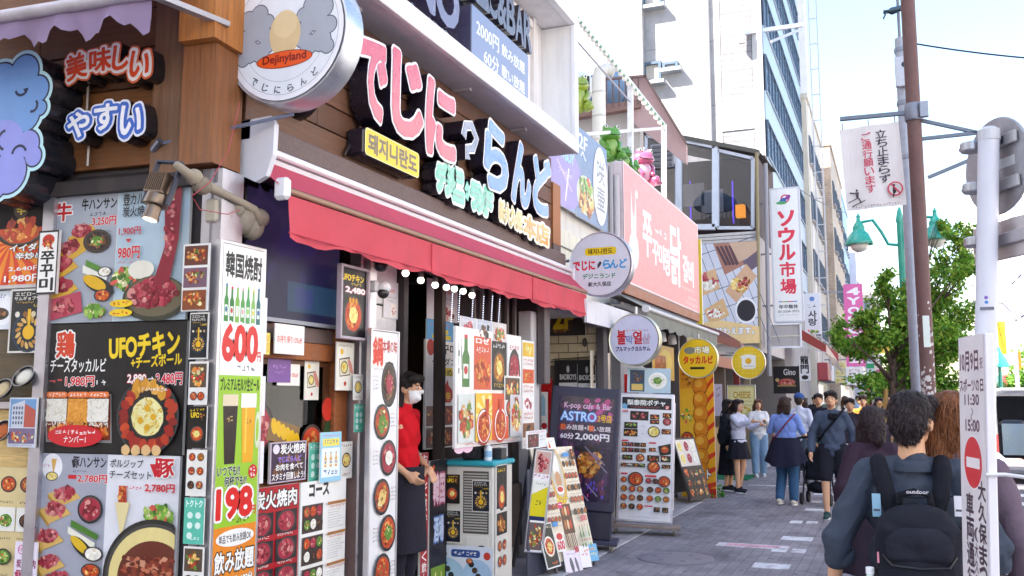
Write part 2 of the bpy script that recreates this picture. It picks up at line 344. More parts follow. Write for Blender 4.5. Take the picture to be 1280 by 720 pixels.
def struct(m, name, mats, **k): return m.build(name, None, mats, kind='structure', **k)
def copy_tree(o, parent=None):
    c = o.copy(); C.objects.link(c); c.parent = parent
    for ch in [x for x in o.children]: copy_tree(ch, c)
    return c

# ------------------------------------------------------------------ flat printed matter, drawn as layered coloured shapes
PAL = {'meat': ['a82c40', 'b84452', 'c25e64', '8c2030', 'd28e86', '7a1c28'], 'stew': ['c8481e', 'd9662a', 'a83216', 'e08a3a', '8a2a12', 'e8b060'],
       'cheese': ['f0dc80', 'e8c850', 'f4eab0', 'd8a838'], 'salad': ['5e8a2e', '7aa83c', '3e6a22', 'a8c060', 'd8584a', 'e8e0b0'],
       'mix': ['b8482a', 'd8883a', '6a8a34', 'e8d8a0', '7a3a22', 'c83a2a', 'e0b060'], 'fried': ['b06820', 'c8862e', '8a4a18', 'dca850', 'a0522a'],
       'white': ['f0ebdf', 'e4dccb', 'd8ccb4', 'f7f3ea'], 'dark': ['3a2a22', '5a3a2a', '7a4a2c', '2a2020', '9a6a40'], 'noodle': ['e8c878', 'd8a850', 'c07030', 'f0e0a8', '8a4a20']}
class Pr(M):
    def __init__(s, w, h, y=0.): super().__init__(); s.w, s.h, s.y0, s.n = w, h, y, 0
    def x(s, u): return (u-.5)*s.w
    def z(s, v): return (1-v)*s.h
    def ly(s): s.n += 1; return s.y0 - .0004 - s.n*3.5e-5
    def r(s, u0, v0, u1, v1, col):
        y = s.ly(); s.quad((s.x(u0), y, s.z(v1)), (s.x(u1), y, s.z(v1)), (s.x(u1), y, s.z(v0)), (s.x(u0), y, s.z(v0)), col)
    def rr(s, u0, v0, u1, v1, col, rad=.02):
        x0, x1, z0, z1 = s.x(u0), s.x(u1), s.z(v1), s.z(v0); rad = min(rad, (x1-x0)/2, (z1-z0)/2); pts = []
        for cx, cz, a in ((x1-rad, z1-rad, 0), (x0+rad, z1-rad, 90), (x0+rad, z0+rad, 180), (x1-rad, z0+rad, 270)):
            pts += [(cx+rad*math.cos(R(a+b)), cz+rad*math.sin(R(a+b))) for b in (0, 30, 60, 90)]
        s.poly(pts, col)
    def poly(s, pts, col): y = s.ly(); s.add([(a, y, b) for a, b in pts], [tuple(range(len(pts)))], col)
    def p(s, uv, col):
        pts = [(s.x(u), s.z(v)) for u, v in uv]; n = len(pts)
        if sum(pts[i][0]*pts[(i+1) % n][1]-pts[(i+1) % n][0]*pts[i][1] for i in range(n)) < 0: pts = pts[::-1]
        s.poly(pts, col)
    def el(s, cx, cz, rx, rz, col, n=16, rot=0., jit=0.):
        pts = []
        for i in range(n):
            a = 2*math.pi*i/n; k = 1+random.uniform(-jit, jit); a1, b1 = rx*math.cos(a)*k, rz*math.sin(a)*k
            pts.append((cx+a1*math.cos(rot)-b1*math.sin(rot), cz+a1*math.sin(rot)+b1*math.cos(rot)))
        s.poly(pts, col)
    def e(s, u, v, ru, rv, col, n=20, rot=0., jit=0.): s.el(s.x(u), s.z(v), ru*s.w, rv*s.h, col, n, rot, jit)
    def c(s, u, v, r, col, n=20): s.el(s.x(u), s.z(v), r*s.w, r*s.w, col, n)
    def t(s, st, u0, v0, u1, v1, col, b=.02, out=None, ob=.05, keep=False, rot=0., shear=0.):
        if out: s.text(st, s.x(u0), s.z(v1), s.x(u1), s.z(v0), s.ly(), out, b, keep=keep, rot=rot, out=ob, shear=shear)
        s.text(st, s.x(u0), s.z(v1), s.x(u1), s.z(v0), s.ly(), col, b, keep=keep, rot=rot, shear=shear)
    def vt(s, st, u0, v0, u1, v1, col, b=.02, out=None, ob=.05, gap=.1):
        n = len(st); h = (v1-v0)/n
        for i, ch in enumerate(st):
            if ch == 'ー':
                uc = (u0+u1)/2; s.r(uc-(u1-u0)*.08, v0+i*h+h*.1, uc+(u1-u0)*.08, v0+(i+1)*h-h*.1, col); continue
            sm = .22 if ch in 'っゃゅょッャュョ' else 0
            s.t(ch, u0+(u1-u0)*sm, v0+i*h+h*(gap/2+sm/2), u1-(u1-u0)*sm*.6, v0+(i+1)*h-h*(gap/2+sm/2), col, b, out, ob)
    def mic(s, u0, v0, u1, v1, col, n=None):                     # a line too small to read
        hh = (v1-v0)*s.h; ww = (u1-u0)*s.w; n = n or max(2, int(ww/max(hh*1.05, 1e-4)))
        y = s.ly(); vs = []; fs = []; x0, z0 = s.x(u0), s.z(v1); cw = ww/n
        for i in range(n):
            for _ in range(3):
                if random.random() < .5: a, b = random.uniform(.05, .7), random.uniform(0, .85); q = (a, b, a+.14, min(1, b+random.uniform(.4, .9)))
                else: a, b = random.uniform(.0, .3), random.uniform(0, .85); q = (a, b, min(.92, a+random.uniform(.4, .8)), b+.16)
                yy = y-len(vs)*1e-7; k = len(vs); X0, X1, Z0, Z1 = x0+(i+q[0])*cw, x0+(i+q[2])*cw, z0+q[1]*hh, z0+min(1, q[3])*hh
                vs += [(X0, yy, Z0), (X1, yy, Z0), (X1, yy, Z1), (X0, yy, Z1)]; fs.append((k, k+1, k+2, k+3))
        s.add(vs, fs, col)
    def blobs(s, cx, cz, rx, rz, pal, n, size, ring=0., rot=None):
        for _ in range(n):
            a = random.uniform(0, 6.283); k = math.sqrt(random.uniform(ring*ring, 1)); q = size*random.uniform(.6, 1.3); c = lin(random.choice(PAL[pal]))
            g = random.uniform(.8, 1.2); s.el(cx+rx*k*math.cos(a), cz+rz*k*math.sin(a), q, q*random.uniform(.45, .9), tuple(min(1, x*g) for x in c), 7, random.uniform(0, 3.1) if rot is None else rot, .2)
            if random.random() < .45: s.el(cx+rx*k*math.cos(a)-q*.25, cz+rz*k*math.sin(a)+q*.25, q*.32, q*.2, tuple(min(1, x*g*1.5+.04) for x in c), 6, random.uniform(0, 3))
    def dish(s, u, v, r, kind='mix', bowl='26221f', asp=1., n=26, center=None):
        cx, cz, rr = s.x(u), s.z(v), r*s.w
        if bowl: s.el(cx, cz, rr, rr*asp, bowl, 20); s.el(cx, cz+rr*asp*.03, rr*.9, rr*asp*.9, '4a443e' if bowl < '8' else 'ffffff', 20)
        k = .82 if bowl else 1; s.el(cx, cz, rr*k, rr*asp*k, PAL[kind][0], 18, jit=.05)
        s.blobs(cx, cz, rr*.72*k, rr*asp*.72*k, kind, int(n*1.5), rr*.18)
        if center:
            s.el(cx, cz, rr*.45, rr*asp*.42, PAL[center][0], 16, jit=.06); s.blobs(cx, cz, rr*.36, rr*asp*.33, center, 12, rr*.09)
    def photo(s, u0, v0, u1, v1, kind='mix', bgc='2a211c', n=30, sz=.12):
        s.r(u0, v0, u1, v1, bgc); w2, h2 = (u1-u0)*s.w/2, (v1-v0)*s.h/2; m = min(w2, h2)
        s.blobs(s.x((u0+u1)/2), s.z((v0+v1)/2), w2-m*.28, h2-m*.28, kind, n, m*sz*2)
def sheet(name, label, cat, f, draw, group=None, th=.008, back='e8e6e2', matn='print', frm=None, fw=.025, fd=.03, lbl=True, off=0.):
    """a printed sheet or panel; with frm it becomes a framed thing with frame and printed panel as parts"""
    p = Pr(f.w-(2*fw if frm else 0), f.h-(2*fw if frm else 0), -th)
    if back: p.box(-p.w/2, p.w/2, -th, 0, 0, p.h, back)
    draw(p)
    if not frm:
        o = p.build(name, None, matn, f.loc, f.rot); o['label'] = label; o['category'] = cat
        if group: o['group'] = group
        return o
    t = thing(name, label, cat, f.loc, f.rot, group); p.build('printed_panel', t, matn, (0, 0, fw))
    m = M(); w, h = f.w/2, f.h
    m.box(-w, -w+fw, -fd, .012, 0, h, frm, bev=.004); m.box(w-fw, w, -fd, .012, 0, h, frm, bev=.004)
    m.box(-w+fw, w-fw, -fd, .012, 0, fw, frm, bev=.004); m.box(-w+fw, w-fw, -fd, .012, h-fw, h, frm, bev=.004)
    m.build('frame', t, 'metal' if frm in ('b8b6ba', 'c9c6ca') else 'paint'); return t
def round_sign(name, label, c, r, depth, draw, rim='d8d6da', group=None, bracket=None, al=0, face='eceaf0'):
    t = thing(name, label, 'sign', (c[0], c[1], c[2]-r), (0, 0, R(al)), group)
    m = M(); m.lathe([(r*.93, -depth*.5-.004), (r, -depth*.5-.012), (r+.006, -depth*.42), (r+.006, depth*.42), (r, depth*.5)], rim, 48, (0, 0, r), 'y'); m.build('rim', t, 'metal', smooth=True)
    p = Pr(2*r, 2*r, -depth*.5-.014); y = p.y0; p.add([(r*.955*math.cos(a), y, r+r*.955*math.sin(a)) for a in np.linspace(0, 2*math.pi, 48, endpoint=False)], [tuple(range(48))], face)
    draw(p); p.build('sign_face', t, 'print')
    if bracket:
        m = M()
        for a, b in bracket: m.tube([a, b], .018, 'b4b2b6', 8)
        m.build('bracket', t, 'metal')
    return t
# ------------------------------------------------------------------ the setting
m = M(); m.quad((-400, -200, -.14), (400, -200, -.14), (400, 900, -.14), (-400, 900, -.14), '77727a'); struct(m, 'ground', 'pave')
m = M(); m.quad((1.0, -60, -.12), (7.6, -60, -.12), (7.6, 400, -.12), (1.0, 400, -.12), '5c5a66'); struct(m, 'road', 'pave')
m = M(); m.box(-2.85, .8, -60, 400, -.13, 0, '86808c'); struct(m, 'sidewalk', 'pavers')
m = M(); y = -20
for i in range(150): m.box(.8, 1.0, y+.006, y+.994, -.13, .012, ('b0acb0', 'a8a4aa', 'b6b2b4')[i % 3], bev=.012); y += 1
struct(m, 'kerb', 'pave')
m = M(); m.box(-3.62, -2.97, -60, 400, -.13, .006, '9a959a'); struct(m, 'shop_apron', 'pave')
m = M(); y = -10
for i in range(140): m.box(-2.965, -2.852, y+.004, y+.596, -.13, .012, ('b2aeb0', 'a6a2a6', 'aaa6aa')[i % 3], bev=.008); y += .6
struct(m, 'gutter_kerb', 'pave')
m = M(); m.box(7.6, 12, -60, 400, -.13, .0, 'a09ca2'); struct(m, 'far_sidewalk', 'pave')
m = M()
for y0, y1 in ((15.7, 16.15), (17.2, 17.65), (18.7, 19.15), (20.2, 20.65)): m.box(1.25, 6.8, y0, y1, -.122, -.114, 'd8d6dc')
struct(m, 'road_marking', 'worn')
m = M()
for i, yy in enumerate((8.2, 9.35, 10.35, 11.25, 12.75, 14.2, 15.3, 16.55, 19.2, 20.8)):
    s_ = .17; x = -1.12-(.06 if i % 3 == 1 else 0)
    if i in (2, 4, 6): m.box(x-s_, x-.02, yy-.13, yy+.13, 0, .005, 'd9d6da'); m.box(x+.03, x+s_, yy-.1, yy+.13, 0, .005, 'd0ccd2')
    else: m.box(x-s_, x+s_, yy-.14, yy+.14, 0, .005, 'd6d3d8')
m.box(-2.6, -.1, 17.72, 17.84, 0, .005, 'd5d3d7')
struct(m, 'pavement_marking', 'worn')
m = M(); p0 = hZ(943, 683); m.box(p0.x-.4, p0.x+.36, p0.y-.13, p0.y+.13, 0, .006, 'cfc4cc'); m.box(p0.x-.3, p0.x+.26, p0.y-.06, p0.y+.06, .006, .009, 'd09aa8')
o = m.build('pavement_plate', None, 'worn'); o['label'] = 'pale plate with faded pink lettering set in the sidewalk bricks'; o['category'] = 'pavement plate'
t = thing('manhole_cover', 'round grey manhole cover in the brick sidewalk near the menu stands', 'manhole cover', (-2.12, 9.43, 0))
m = M(); m.lathe([(.38, 0), (.38, .006), (.35, .008)], '8a8490', 40); m.build('rim', t, 'galv')
m = M()
for i in range(6):
    a = i*math.pi/3; m.lathe([(.03, .0085), (.025, .012)], '7a7480', 8, (.22*math.cos(a), .22*math.sin(a), 0))
m.lathe([(.335, .0065), (.325, .0095)], '8d8792', 40); m.build('cover', t, 'galv')
t = thing('access_cover', 'rectangular grey access cover in the sidewalk near the kerb', 'access cover', (hZ(1048, 655).x+.12, hZ(1048, 655).y, 0))
m = M(); m.box(-.3, .3, -.6, .6, 0, .007, '8b8890'); m.build('frame', t, 'galv'); m = M(); m.box(-.25, .25, -.55, .55, .007, .011, '97949b'); m.build('lid', t, 'galv')
o = (lambda q: q)(M()); o.box(-3.5, -2.75, 18.7, 20.0, .006, .018, '2f7a55'); o = o.build('doormat', None, 'knit'); o['label'] = 'green mat laid before a shop beyond the skirt girl'; o['category'] = 'mat'

# ------------------------------------------------------------------ buildings
def windows(parent, x0, x1, z0, z1, nx, nz, ww, wh, y, fc='4a5866', gc='7d95ab', axis='y', sill=True):
    for i in range(nx):
        for k in range(nz):
            cx = x0+(i+.5)*(x1-x0)/nx; cz = z0+(k+.5)*(z1-z0)/nz; f = M(); g = M()
            def bx(mm, a0, a1, d0, d1, b0, b1, c):
                if axis == 'y': mm.box(a0, a1, y-d1, y-d0, b0, b1, c)
                else: mm.box(y+d0, y+d1, a0, a1, b0, b1, c)
            a0, a1, b0, b1 = cx-ww/2, cx+ww/2, cz-wh/2, cz+wh/2; t_ = .06
            bx(f, a0, a0+t_, 0, .07, b0, b1, fc); bx(f, a1-t_, a1, 0, .07, b0, b1, fc); bx(f, a0+t_, a1-t_, 0, .07, b0, b0+t_, fc); bx(f, a0+t_, a1-t_, 0, .07, b1-t_, b1, fc); bx(f, cx-.03, cx+.03, 0, .06, b0+t_, b1-t_, fc)
            if sill: bx(f, a0-.08, a1+.08, 0, .16, b0-.06, b0-.002, 'b8b6ba')
            bx(g, a0+t_, a1-t_, 0, .02, b0+t_, b1-t_, gc)
            fo = f.build('window', parent, 'paint'); g.build('pane', fo, 'gloss')
def block(name, label, x0, x1, y0, y1, h, col, mats='plaster', z0=-.13, cap=True, cat='building', group=None):
    t = thing(name, label, cat, ((x0+x1)/2, (y0+y1)/2, 0), (0, 0, 0), group); hx, hy = (x1-x0)/2, (y1-y0)/2
    m = M(); m.box(-hx, hx, -hy, hy, z0, h, col); m.build('wall', t, mats)
    if cap: m = M(); m.box(-hx-.08, hx+.08, -hy-.08, hy+.08, h+.002, h+.25, col); m.build('parapet', t, 'plaster')
    t['hx'] = hx; t['hy'] = hy; return t
# neighbour across the alley (outside the frame; it shades the alley wall)
block('neighbour_building', 'grey plaster building on the other side of the alley', -13, -3.3, -16, -2.0, 22, 'd8d4ce')
block('shade_building', 'unseen tall grey block added behind the restaurant to shade the billboard', -22, -9.6, 11, 24, 21, 'c8c4c2')  # unseen block added to keep the sun off the billboard and glazed room
# building rising behind the restaurant and terrace
b = block('rear_building', 'tall plain white wall rising behind the terrace with frogs', -22, hY(803, 60, 32.6).x, 32.6, 32.95, 30, 'b4b2b4', 'towerwall')
# white office tower with ribbon windows on the street side
TB = block('office_tower', 'tall white office tower with blue ribbon windows on its street side', -15, -3.9, 33, 48, 30, 'efedee', 'towerwall')
hx, hy = 5.55, 7.5
def towin(px0, px1, py0, py1):
    a, b2 = hY(px0, py1, 33), hY(px1, py0, 33); lx = TB.location.x; ly = TB.location.y
    f = M(); g = M(); X0, X1, Z0, Z1 = a.x-lx, b2.x-lx, a.z, b2.z; Y = -hy; t_ = .1
    f.box(X0, X0+t_, Y-.14, Y, Z0, Z1, '4f6478'); f.box(X1-t_, X1, Y-.14, Y, Z0, Z1, '4f6478'); f.box(X0+t_, X1-t_, Y-.14, Y, Z1-t_, Z1, '4f6478'); f.box(X0+t_, X1-t_, Y-.14, Y, Z0, Z0+t_, '4f6478'); f.box(X0-.05, X1+.15, Y-.36, Y, Z0-.14, Z0-.003, '9aa0a8')
    g.box(X0+t_, X1-t_, Y-.05, Y, Z0+t_, Z1-t_, 'b8b0a8'); fo = f.build('window', TB, 'paint'); g.build('pane', fo, 'gloss')
towin(804, 827, -12, 11); towin(805, 827, 77, 105); towin(829, 848, 77, 89)
m = M(); m.box(hx-1.45, hx-.35, -hy-.09, -hy-.002, 0, 30, 'c9c6cb'); m.build('louvre_panel', TB, 'louver')
m = M(); m.box(hx-.33, hx+.02, -hy-.12, -hy-.002, 0, 30, 'b4b2b4'); m.box(hx-1.62, hx-1.47, -hy-.1, -hy-.002, 0, 30, 'a8a6a8'); m.build('corner_trim', TB, 'plaster')
m = M(); m.box(hx-1.5, hx-.33, -hy-.13, -hy-.092, 11.2, 12.3, 'b4b2b4'); m.build('white_band', TB, 'plaster'); m = M(); m.box(hx-1.5, hx-.33, -hy-.13, -hy-.092, 7.7, 8.6, 'b4b2b4'); m.build('white_band', TB, 'plaster')
m = M(); m.tube([(hx-1.9, -hy-.1, 0), (hx-1.9, -hy-.1, 30)], .06, 'b0aeb2', 8); m.build('downpipe', TB, 'galv', smooth=True)
for zz in np.arange(5.3, 29, 2.45):
    f = M(); g = M(); f.box(hx+.01, hx+.12, -hy+.2, hy-.2, zz-.06, zz, '9aa4b0'); f.box(hx+.01, hx+.12, -hy+.2, hy-.2, zz+1.3, zz+1.36, '5c6c7e')
    for yy in np.arange(-hy+.2, hy, 1.04): f.box(hx+.01, hx+.1, yy, yy+.07, zz, zz+1.3, '54657a')
    g.box(hx+.005, hx+.04, -hy+.2, hy-.2, zz+.001, zz+1.299, '5d7690'); fo = f.build('window', TB, 'paint'); g.build('pane', fo, 'gloss')
    s_ = M(); s_.box(hx+.005, hx+.06, -hy, hy, zz+1.361, zz+2.39, 'a8bccd'); s_.build('spandrel_panel', TB, 'paint')
# far buildings along the left side
FB = [('far_building', 'cream building with a balcony front beyond the office tower', -13, -3.6, 48.3, 58, 17, 'd9cfc0', 'plaster'),
      ('far_building', 'narrow beige tiled building standing beyond the white duct', -13, -3.1, 59, 72, 17.2, 'cbb8a8', 'beigetile'),
      ('far_building', 'pale blue narrow building farther down the street', -13, -3.3, 73, 86, 17.5, 'a9c4d8', 'plaster'),
      ('far_building', 'white lilac building near the end of the left side', -13, -2.8, 88, 104, 15.5, 'd8d4e0', 'plaster'),
      ('far_building', 'grey beige building closing the left row', -12, -1.5, 106, 130, 13, 'cfc6c2', 'plaster')]
for n_, l_, x0, x1, y0, y1, h_, c_, mt_ in FB:
    t = block(n_, l_, x0, x1, y0, y1, h_, c_, mt_); hx2, hy2 = (x1-x0)/2, (y1-y0)/2
    nz_ = int((h_-4)/3); windows(t, -hy2+.5, hy2-.5, 4, 4+nz_*3, 4, nz_, 1.5, 1.5, hx2, '5a6878', '7f93a8', 'x', True)
    windows(t, hx2-3.4, hx2-.3, 4, 4+nz_*3, 2, nz_, .9, 1.2, -hy2, '5a6878', '8494a4', 'y', True)
    m = M()
    for k in range(3): m.box(hx2+.01, hx2+.5, -hy2+.6+k*(2*hy2-1)/3, -hy2+.2+(k+1)*(2*hy2-1)/3, 2.5, 3.4, ('b04a50', 'dcd8dc', '7a9ac0')[(k+int(x1*10)) % 3], bev=.04)
    m.build('shop_fascia', t, 'paint'); m = M(); m.box(hx2+.004, hx2+.03, -hy2+.5, hy2-.5, 0, 2.49, '5a5258'); m.build('shopfront', t, 'gloss')
# right side of the street, sunlit and pale
RB = [('right_building', 'pale lilac office block across the road with a grid of windows', 9.3, 20, 44, 62, 19, 'dcd8e2'),
      ('right_building', 'white building across the road behind the van', 9.0, 20, 63, 84, 13, 'e4e1e6'),
      ('right_building', 'cream block at the far end of the right side', 8.2, 20, 86, 120, 22, 'dcd4cc')]
for n_, l_, x0, x1, y0, y1, h_, c_ in RB:
    t = block(n_, l_, x0, x1, y0, y1, h_, c_); hx2, hy2 = (x1-x0)/2, (y1-y0)/2; nz_ = int((h_-4)/3)
    windows(t, -hx2+.3, hx2-.3, 4, 4+nz_*3, 4, nz_, 1.6, 1.7, -hy2, '8a90a0', 'a6b4c6', 'y', False)
    windows(t, -hy2, hy2, 4, 4+nz_*3, 5, nz_, 2.2, 1.6, -hx2-.08, '8a90a0', 'a6b4c6', 'x', False)
    m = M(); m.box(-hx2, hx2, -hy2-.6, -hy2-.01, 2.6, 3.5, 'c85a5a'); m.box(-hx2-.6, -hx2-.01, -hy2, hy2, 2.6, 3.5, '6a9a8a'); m.build('shop_fascia', t, 'paint')
for i, (y0, y1, h_, c_) in enumerate(((-26, -9, 11, 'eae8e4'), (-8.5, 9, 12, 'eceae6'), (9.5, 25, 10, 'f0eeea'), (25.5, 43, 13, 'e6e2de'))):  # unseen row added to bounce sunlight onto the shopfronts
    t = block('bounce_building', ('unseen pale block added for bounce light across the road, behind the camera', 'unseen wide pale block added for bounce light straight across the road', 'unseen low cream block added for bounce light across the road beside the van', 'unseen tall pale block added for bounce light across the road past the van')[i], 10.5, 20, y0, y1, h_, c_)
    windows(t, -(y1-y0)/2+.5, (y1-y0)/2-.5, 3.5, h_-1, 4, 3, 1.6, 1.5, -4.83, '8a90a0', 'a6b4c6', 'x', False)
t = block('end_building', 'hazy pale building closing the far end of the street', -1, 8, 190, 205, 14, 'd6d2da'); windows(t, -4, 4, 4, 13, 5, 3, 1.2, 1.6, -7.5, '8a90a0', 'a6b4c6')

# ------------------------------------------------------------------ the corner restaurant
RX = -3.5; Y0, Y1 = 4.05, 9.55
RB_ = thing('restaurant_building', 'corner restaurant with timber upper cladding and open shopfront', 'restaurant', (RX, Y0, 0))
def part(m, name, mats='paint', parent=RB_, smooth=False, **k):
    b = parent; lx = RB_.location; m.v = [(v[0]-lx.x, v[1]-lx.y, v[2]-lx.z) for v in m.v]; return m.build(name, parent, mats, smooth=smooth, **k)
ca, sa = math.cos(R(LAL)), math.sin(R(LAL))
def lw(s, d, z): return (CORNER[0]+ca*s+sa*d, CORNER[1]+sa*s-ca*d, z)    # along the alley wall (s<0 = left), d out of the wall
def lbox(m, s0, s1, d0, d1, z0, z1, col):
    a = [lw(s0, d1, z0), lw(s1, d1, z0), lw(s1, d0, z0), lw(s0, d0, z0)]; b = [lw(s0, d1, z1), lw(s1, d1, z1), lw(s1, d0, z1), lw(s0, d0, z1)]
    m.add(a+b, [(0, 3, 2, 1), (4, 5, 6, 7), (0, 1, 5, 4), (1, 2, 6, 5), (2, 3, 7, 6), (3, 0, 4, 7)], col)
# upper storeys and alley wall
m = M(); m.box(-9, RX-.06, Y0+.35, Y1, 4.295, 18, 'e4e1e0'); part(m, 'upper_wall', 'plaster')
m = M(); m.box(-9, RX-.06, Y1-.15, Y1, 2.9, 4.29, 'cfcac8'); m.box(-4.6, RX-.06, 9.3, 9.42, .0, 2.9, '6b6260'); part(m, 'end_wall', 'plaster')
m = M(); lbox(m, -5.2, -.02, -.25, -.002, -.1, 3.0, '4a4446'); part(m, 'alley_wall', 'matte')
m = M(); lbox(m, -5.2, 0.0, -.3, -.01, 4.3, 18, 'd6d2d0'); part(m, 'alley_upper_wall', 'plaster')
def planks(frame_, s0, s1, z0, z1, n, cols, d0, d1, name):
    m = M(); hh = (z1-z0)/n
    for i in range(n):
        cuts = [s0]+sorted(random.uniform(s0+.4, s1-.4) for _ in range(int((s1-s0)/2.2)))+[s1]
        for a, b in zip(cuts, cuts[1:]):
            g = random.uniform(.82, 1.12); c = tuple(x*g for x in L(random.choice(cols))); m.box(a+.002, b-.002, -d1, -d0, z0+i*hh+.004, z0+(i+1)*hh-.004, c, bev=.004)
    m.box(s0, s1, -d0+.002, -d0+.03, z0, z1, '1c1410')
    o = m.build(name, RB_, 'wood'); o.location = Vector(frame_[0])-RB_.location; o.rotation_euler = (0, 0, frame_[1]); return o
WC = ['6a4630', '5c3c28', '704c34', '664028']
planks(((CORNER[0], CORNER[1], 0), R(LAL)), -5.0, -.30, 2.93, 4.35, 6, ['7e4e26', '6e421f', '8c5a2c', '7a4a22'], .0, .05, 'alley_timber_cladding')
planks(((RX, 0, 0), R(90)), 4.25, 9.5, 3.22, 4.285, 6, ['6e4630', '613d29', '7a533c', '694230'], 0, .04, 'street_timber_cladding')
m = M(); lbox(m, -.36, -.12, .0, .10, 2.86, 4.6, '7a563c'); part(m, 'timber_post', 'woodv')
m = M(); lbox(m, -.115, .10, -.1, .16, 2.88, 3.56, '8a5630'); part(m, 'timber_post', 'woodv')
m = M(); lbox(m, -.105, .13, -.12, .22, 3.565, 4.7, 'b87436'); part(m, 'timber_post', 'woodv')
m = M(); f = PF(683, 699, 244, 304, RX+.05); m.box(RX-.05, RX+.06, 9.5, 9.75, f.loc.z, f.loc.z+f.h+.15, 'a8683a'); part(m, 'timber_post', 'woodv')
m = M(); m.box(RX-.05, RX+.06, 9.5, 9.75, 2.95, f.loc.z-.004, '6a5450'); part(m, 'post_foot', 'woodv')
m = M(); m.box(RX-.02, RX+.13, 4.2, 9.72, 3.08, 3.215, '6f5a55', bev=.01); part(m, 'ledge_board', 'wood')
# white sign box of the bar upstairs
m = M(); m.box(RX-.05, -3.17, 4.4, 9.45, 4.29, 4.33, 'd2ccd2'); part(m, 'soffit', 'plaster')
m = M(); m.box(-3.17, -3.12, 4.4, 9.47, 4.29, 4.45, 'f2f0f2', bev=.006); m.box(RX-.05, -3.17, 9.38, 9.47, 4.335, 5.75, 'efeded'); m.box(-3.17, -3.12, 9.36, 9.47, 4.452, 5.75, 'f2f0f2', bev=.006); m.box(-3.19, -3.12, 4.4, 9.47, 5.752, 5.92, 'f2f0f2'); m.box(RX-.05, -3.19, 4.4, 9.46, 5.76, 5.9, 'e6e2e4'); part(m, 'white_sign_surround', 'plaster')
m = M(); m.box(RX-.055, RX-.02, 4.4, 9.37, 4.335, 5.75, 'ebe5e2'); m.box(RX-.019, RX+.02, 9.02, 9.10, 4.335, 5.75, 'e3dcd9'); m.box(RX-.019, RX+.02, 4.4, 9.0, 5.62, 5.70, 'e3dcd9'); part(m, 'sign_back_panel', 'plaster')
for yy in (5.2, 7.0, 8.3): m = M(); m.box(RX+.02, RX+.2, yy, yy+.05, 4.262, 4.288, 'c8c4c8'); part(m, 'soffit_bracket', 'galv')
# ground floor shell
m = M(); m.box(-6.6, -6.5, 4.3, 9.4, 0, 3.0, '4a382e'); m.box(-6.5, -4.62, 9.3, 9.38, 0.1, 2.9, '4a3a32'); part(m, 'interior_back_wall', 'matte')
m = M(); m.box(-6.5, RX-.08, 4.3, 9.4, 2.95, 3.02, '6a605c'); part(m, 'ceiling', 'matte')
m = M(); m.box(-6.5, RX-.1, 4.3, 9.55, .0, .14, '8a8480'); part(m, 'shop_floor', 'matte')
m = M(); m.box(RX-.12, RX-.04, 4.12, 5.36, .0, 1.02, 'b8b2b4'); part(m, 'counter_front', 'plaster')
m = M(); m.box(RX-.14, RX-.03, 4.12, 5.36, 1.021, 1.08, '9a5a30', bev=.008); m.box(RX-.14, RX-.03, 4.4, 5.36, 1.845, 1.96, 'a05c30', bev=.006); m.box(RX-.12, RX-.03, 5.37, 5.53, 0, 2.3, '9c5a2e', bev=.006); part(m, 'window_timber', 'wood')
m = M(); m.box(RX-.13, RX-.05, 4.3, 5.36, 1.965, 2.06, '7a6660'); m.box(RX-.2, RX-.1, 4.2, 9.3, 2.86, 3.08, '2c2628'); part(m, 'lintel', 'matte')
wf = M(); wf.box(RX-.11, RX-.07, 4.3, 4.36, 1.082, 1.843, '6a4028'); wf.box(RX-.11, RX-.07, 5.3, 5.348, 1.082, 1.843, '6a4028'); wf.box(RX-.11, RX-.07, 4.36, 5.3, 1.0825, 1.11, '6a4028'); wf.box(RX-.11, RX-.07, 4.36, 5.3, 1.81, 1.8425, '6a4028'); wo = part(wf, 'window')
wp = M(); wp.box(RX-.1, RX-.085, 4.361, 5.299, 1.111, 1.809, '506060'); part(wp, 'pane', 'darkglass', parent=wo)
m = M(); m.box(RX-.05, RX+.06, 5.54, 5.75, 0, 2.75, 'c6c2c8', bev=.01); m.box(RX+.061, RX+.07, 5.62, 5.635, 0, 2.75, '8e8a90'); part(m, 'metal_column', 'metal')
m = M()
for z0_, z1_ in ((.0, .92), (.93, 1.62), (1.63, 2.3), (2.31, 2.86)): m.box(RX-.12, RX-.08, 5.95, 6.28, z0_, z1_, 'd2ced2', bev=.006)
part(m, 'wall_panel', 'gloss')
m = M(); m.box(RX-.1, RX-.02, 6.29, 6.36, .14, 2.86, '2c2426'); m.box(RX-.1, RX-.02, 6.95, 7.02, .14, 2.86, '3a2c26'); part(m, 'door_frame', 'woodv')
m = M(); m.box(-6.4, -5.5, 6.9, 8.8, .14, 1.1, '6a4a34'); m.box(-6.45, -6.2, 6.9, 8.9, 1.4, 1.45, '8a6a4a'); m.box(-6.45, -6.2, 6.9, 8.9, 1.85, 1.9, '8a6a4a'); m.box(-6.45, -6.2, 6.9, 8.9, 2.3, 2.35, '8a6a4a'); part(m, 'bar_counter', 'wood')
m = M()
for zz in (1.45, 1.9, 2.35):
    for yy in np.arange(6.95, 8.85, .12): m.lathe([(.035, zz), (.035, zz+.16), (.012, zz+.2), (.012, zz+.26)], random.choice(['3a6a3a', '2a4a6a', 'b0902a', '7a3a2a', 'c8c0b0']), 7, (-6.32, yy, 0))
part(m, 'shelf_bottles', 'gloss')
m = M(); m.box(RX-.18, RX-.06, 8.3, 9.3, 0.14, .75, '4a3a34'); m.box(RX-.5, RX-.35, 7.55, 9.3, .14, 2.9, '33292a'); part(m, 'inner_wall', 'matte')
m = M(); m.box(RX-.1, RX+.05, 8.85, 9.08, 0, 2.5, 'c2bfc3', bev=.01); part(m, 'end_pillar', 'plaster')
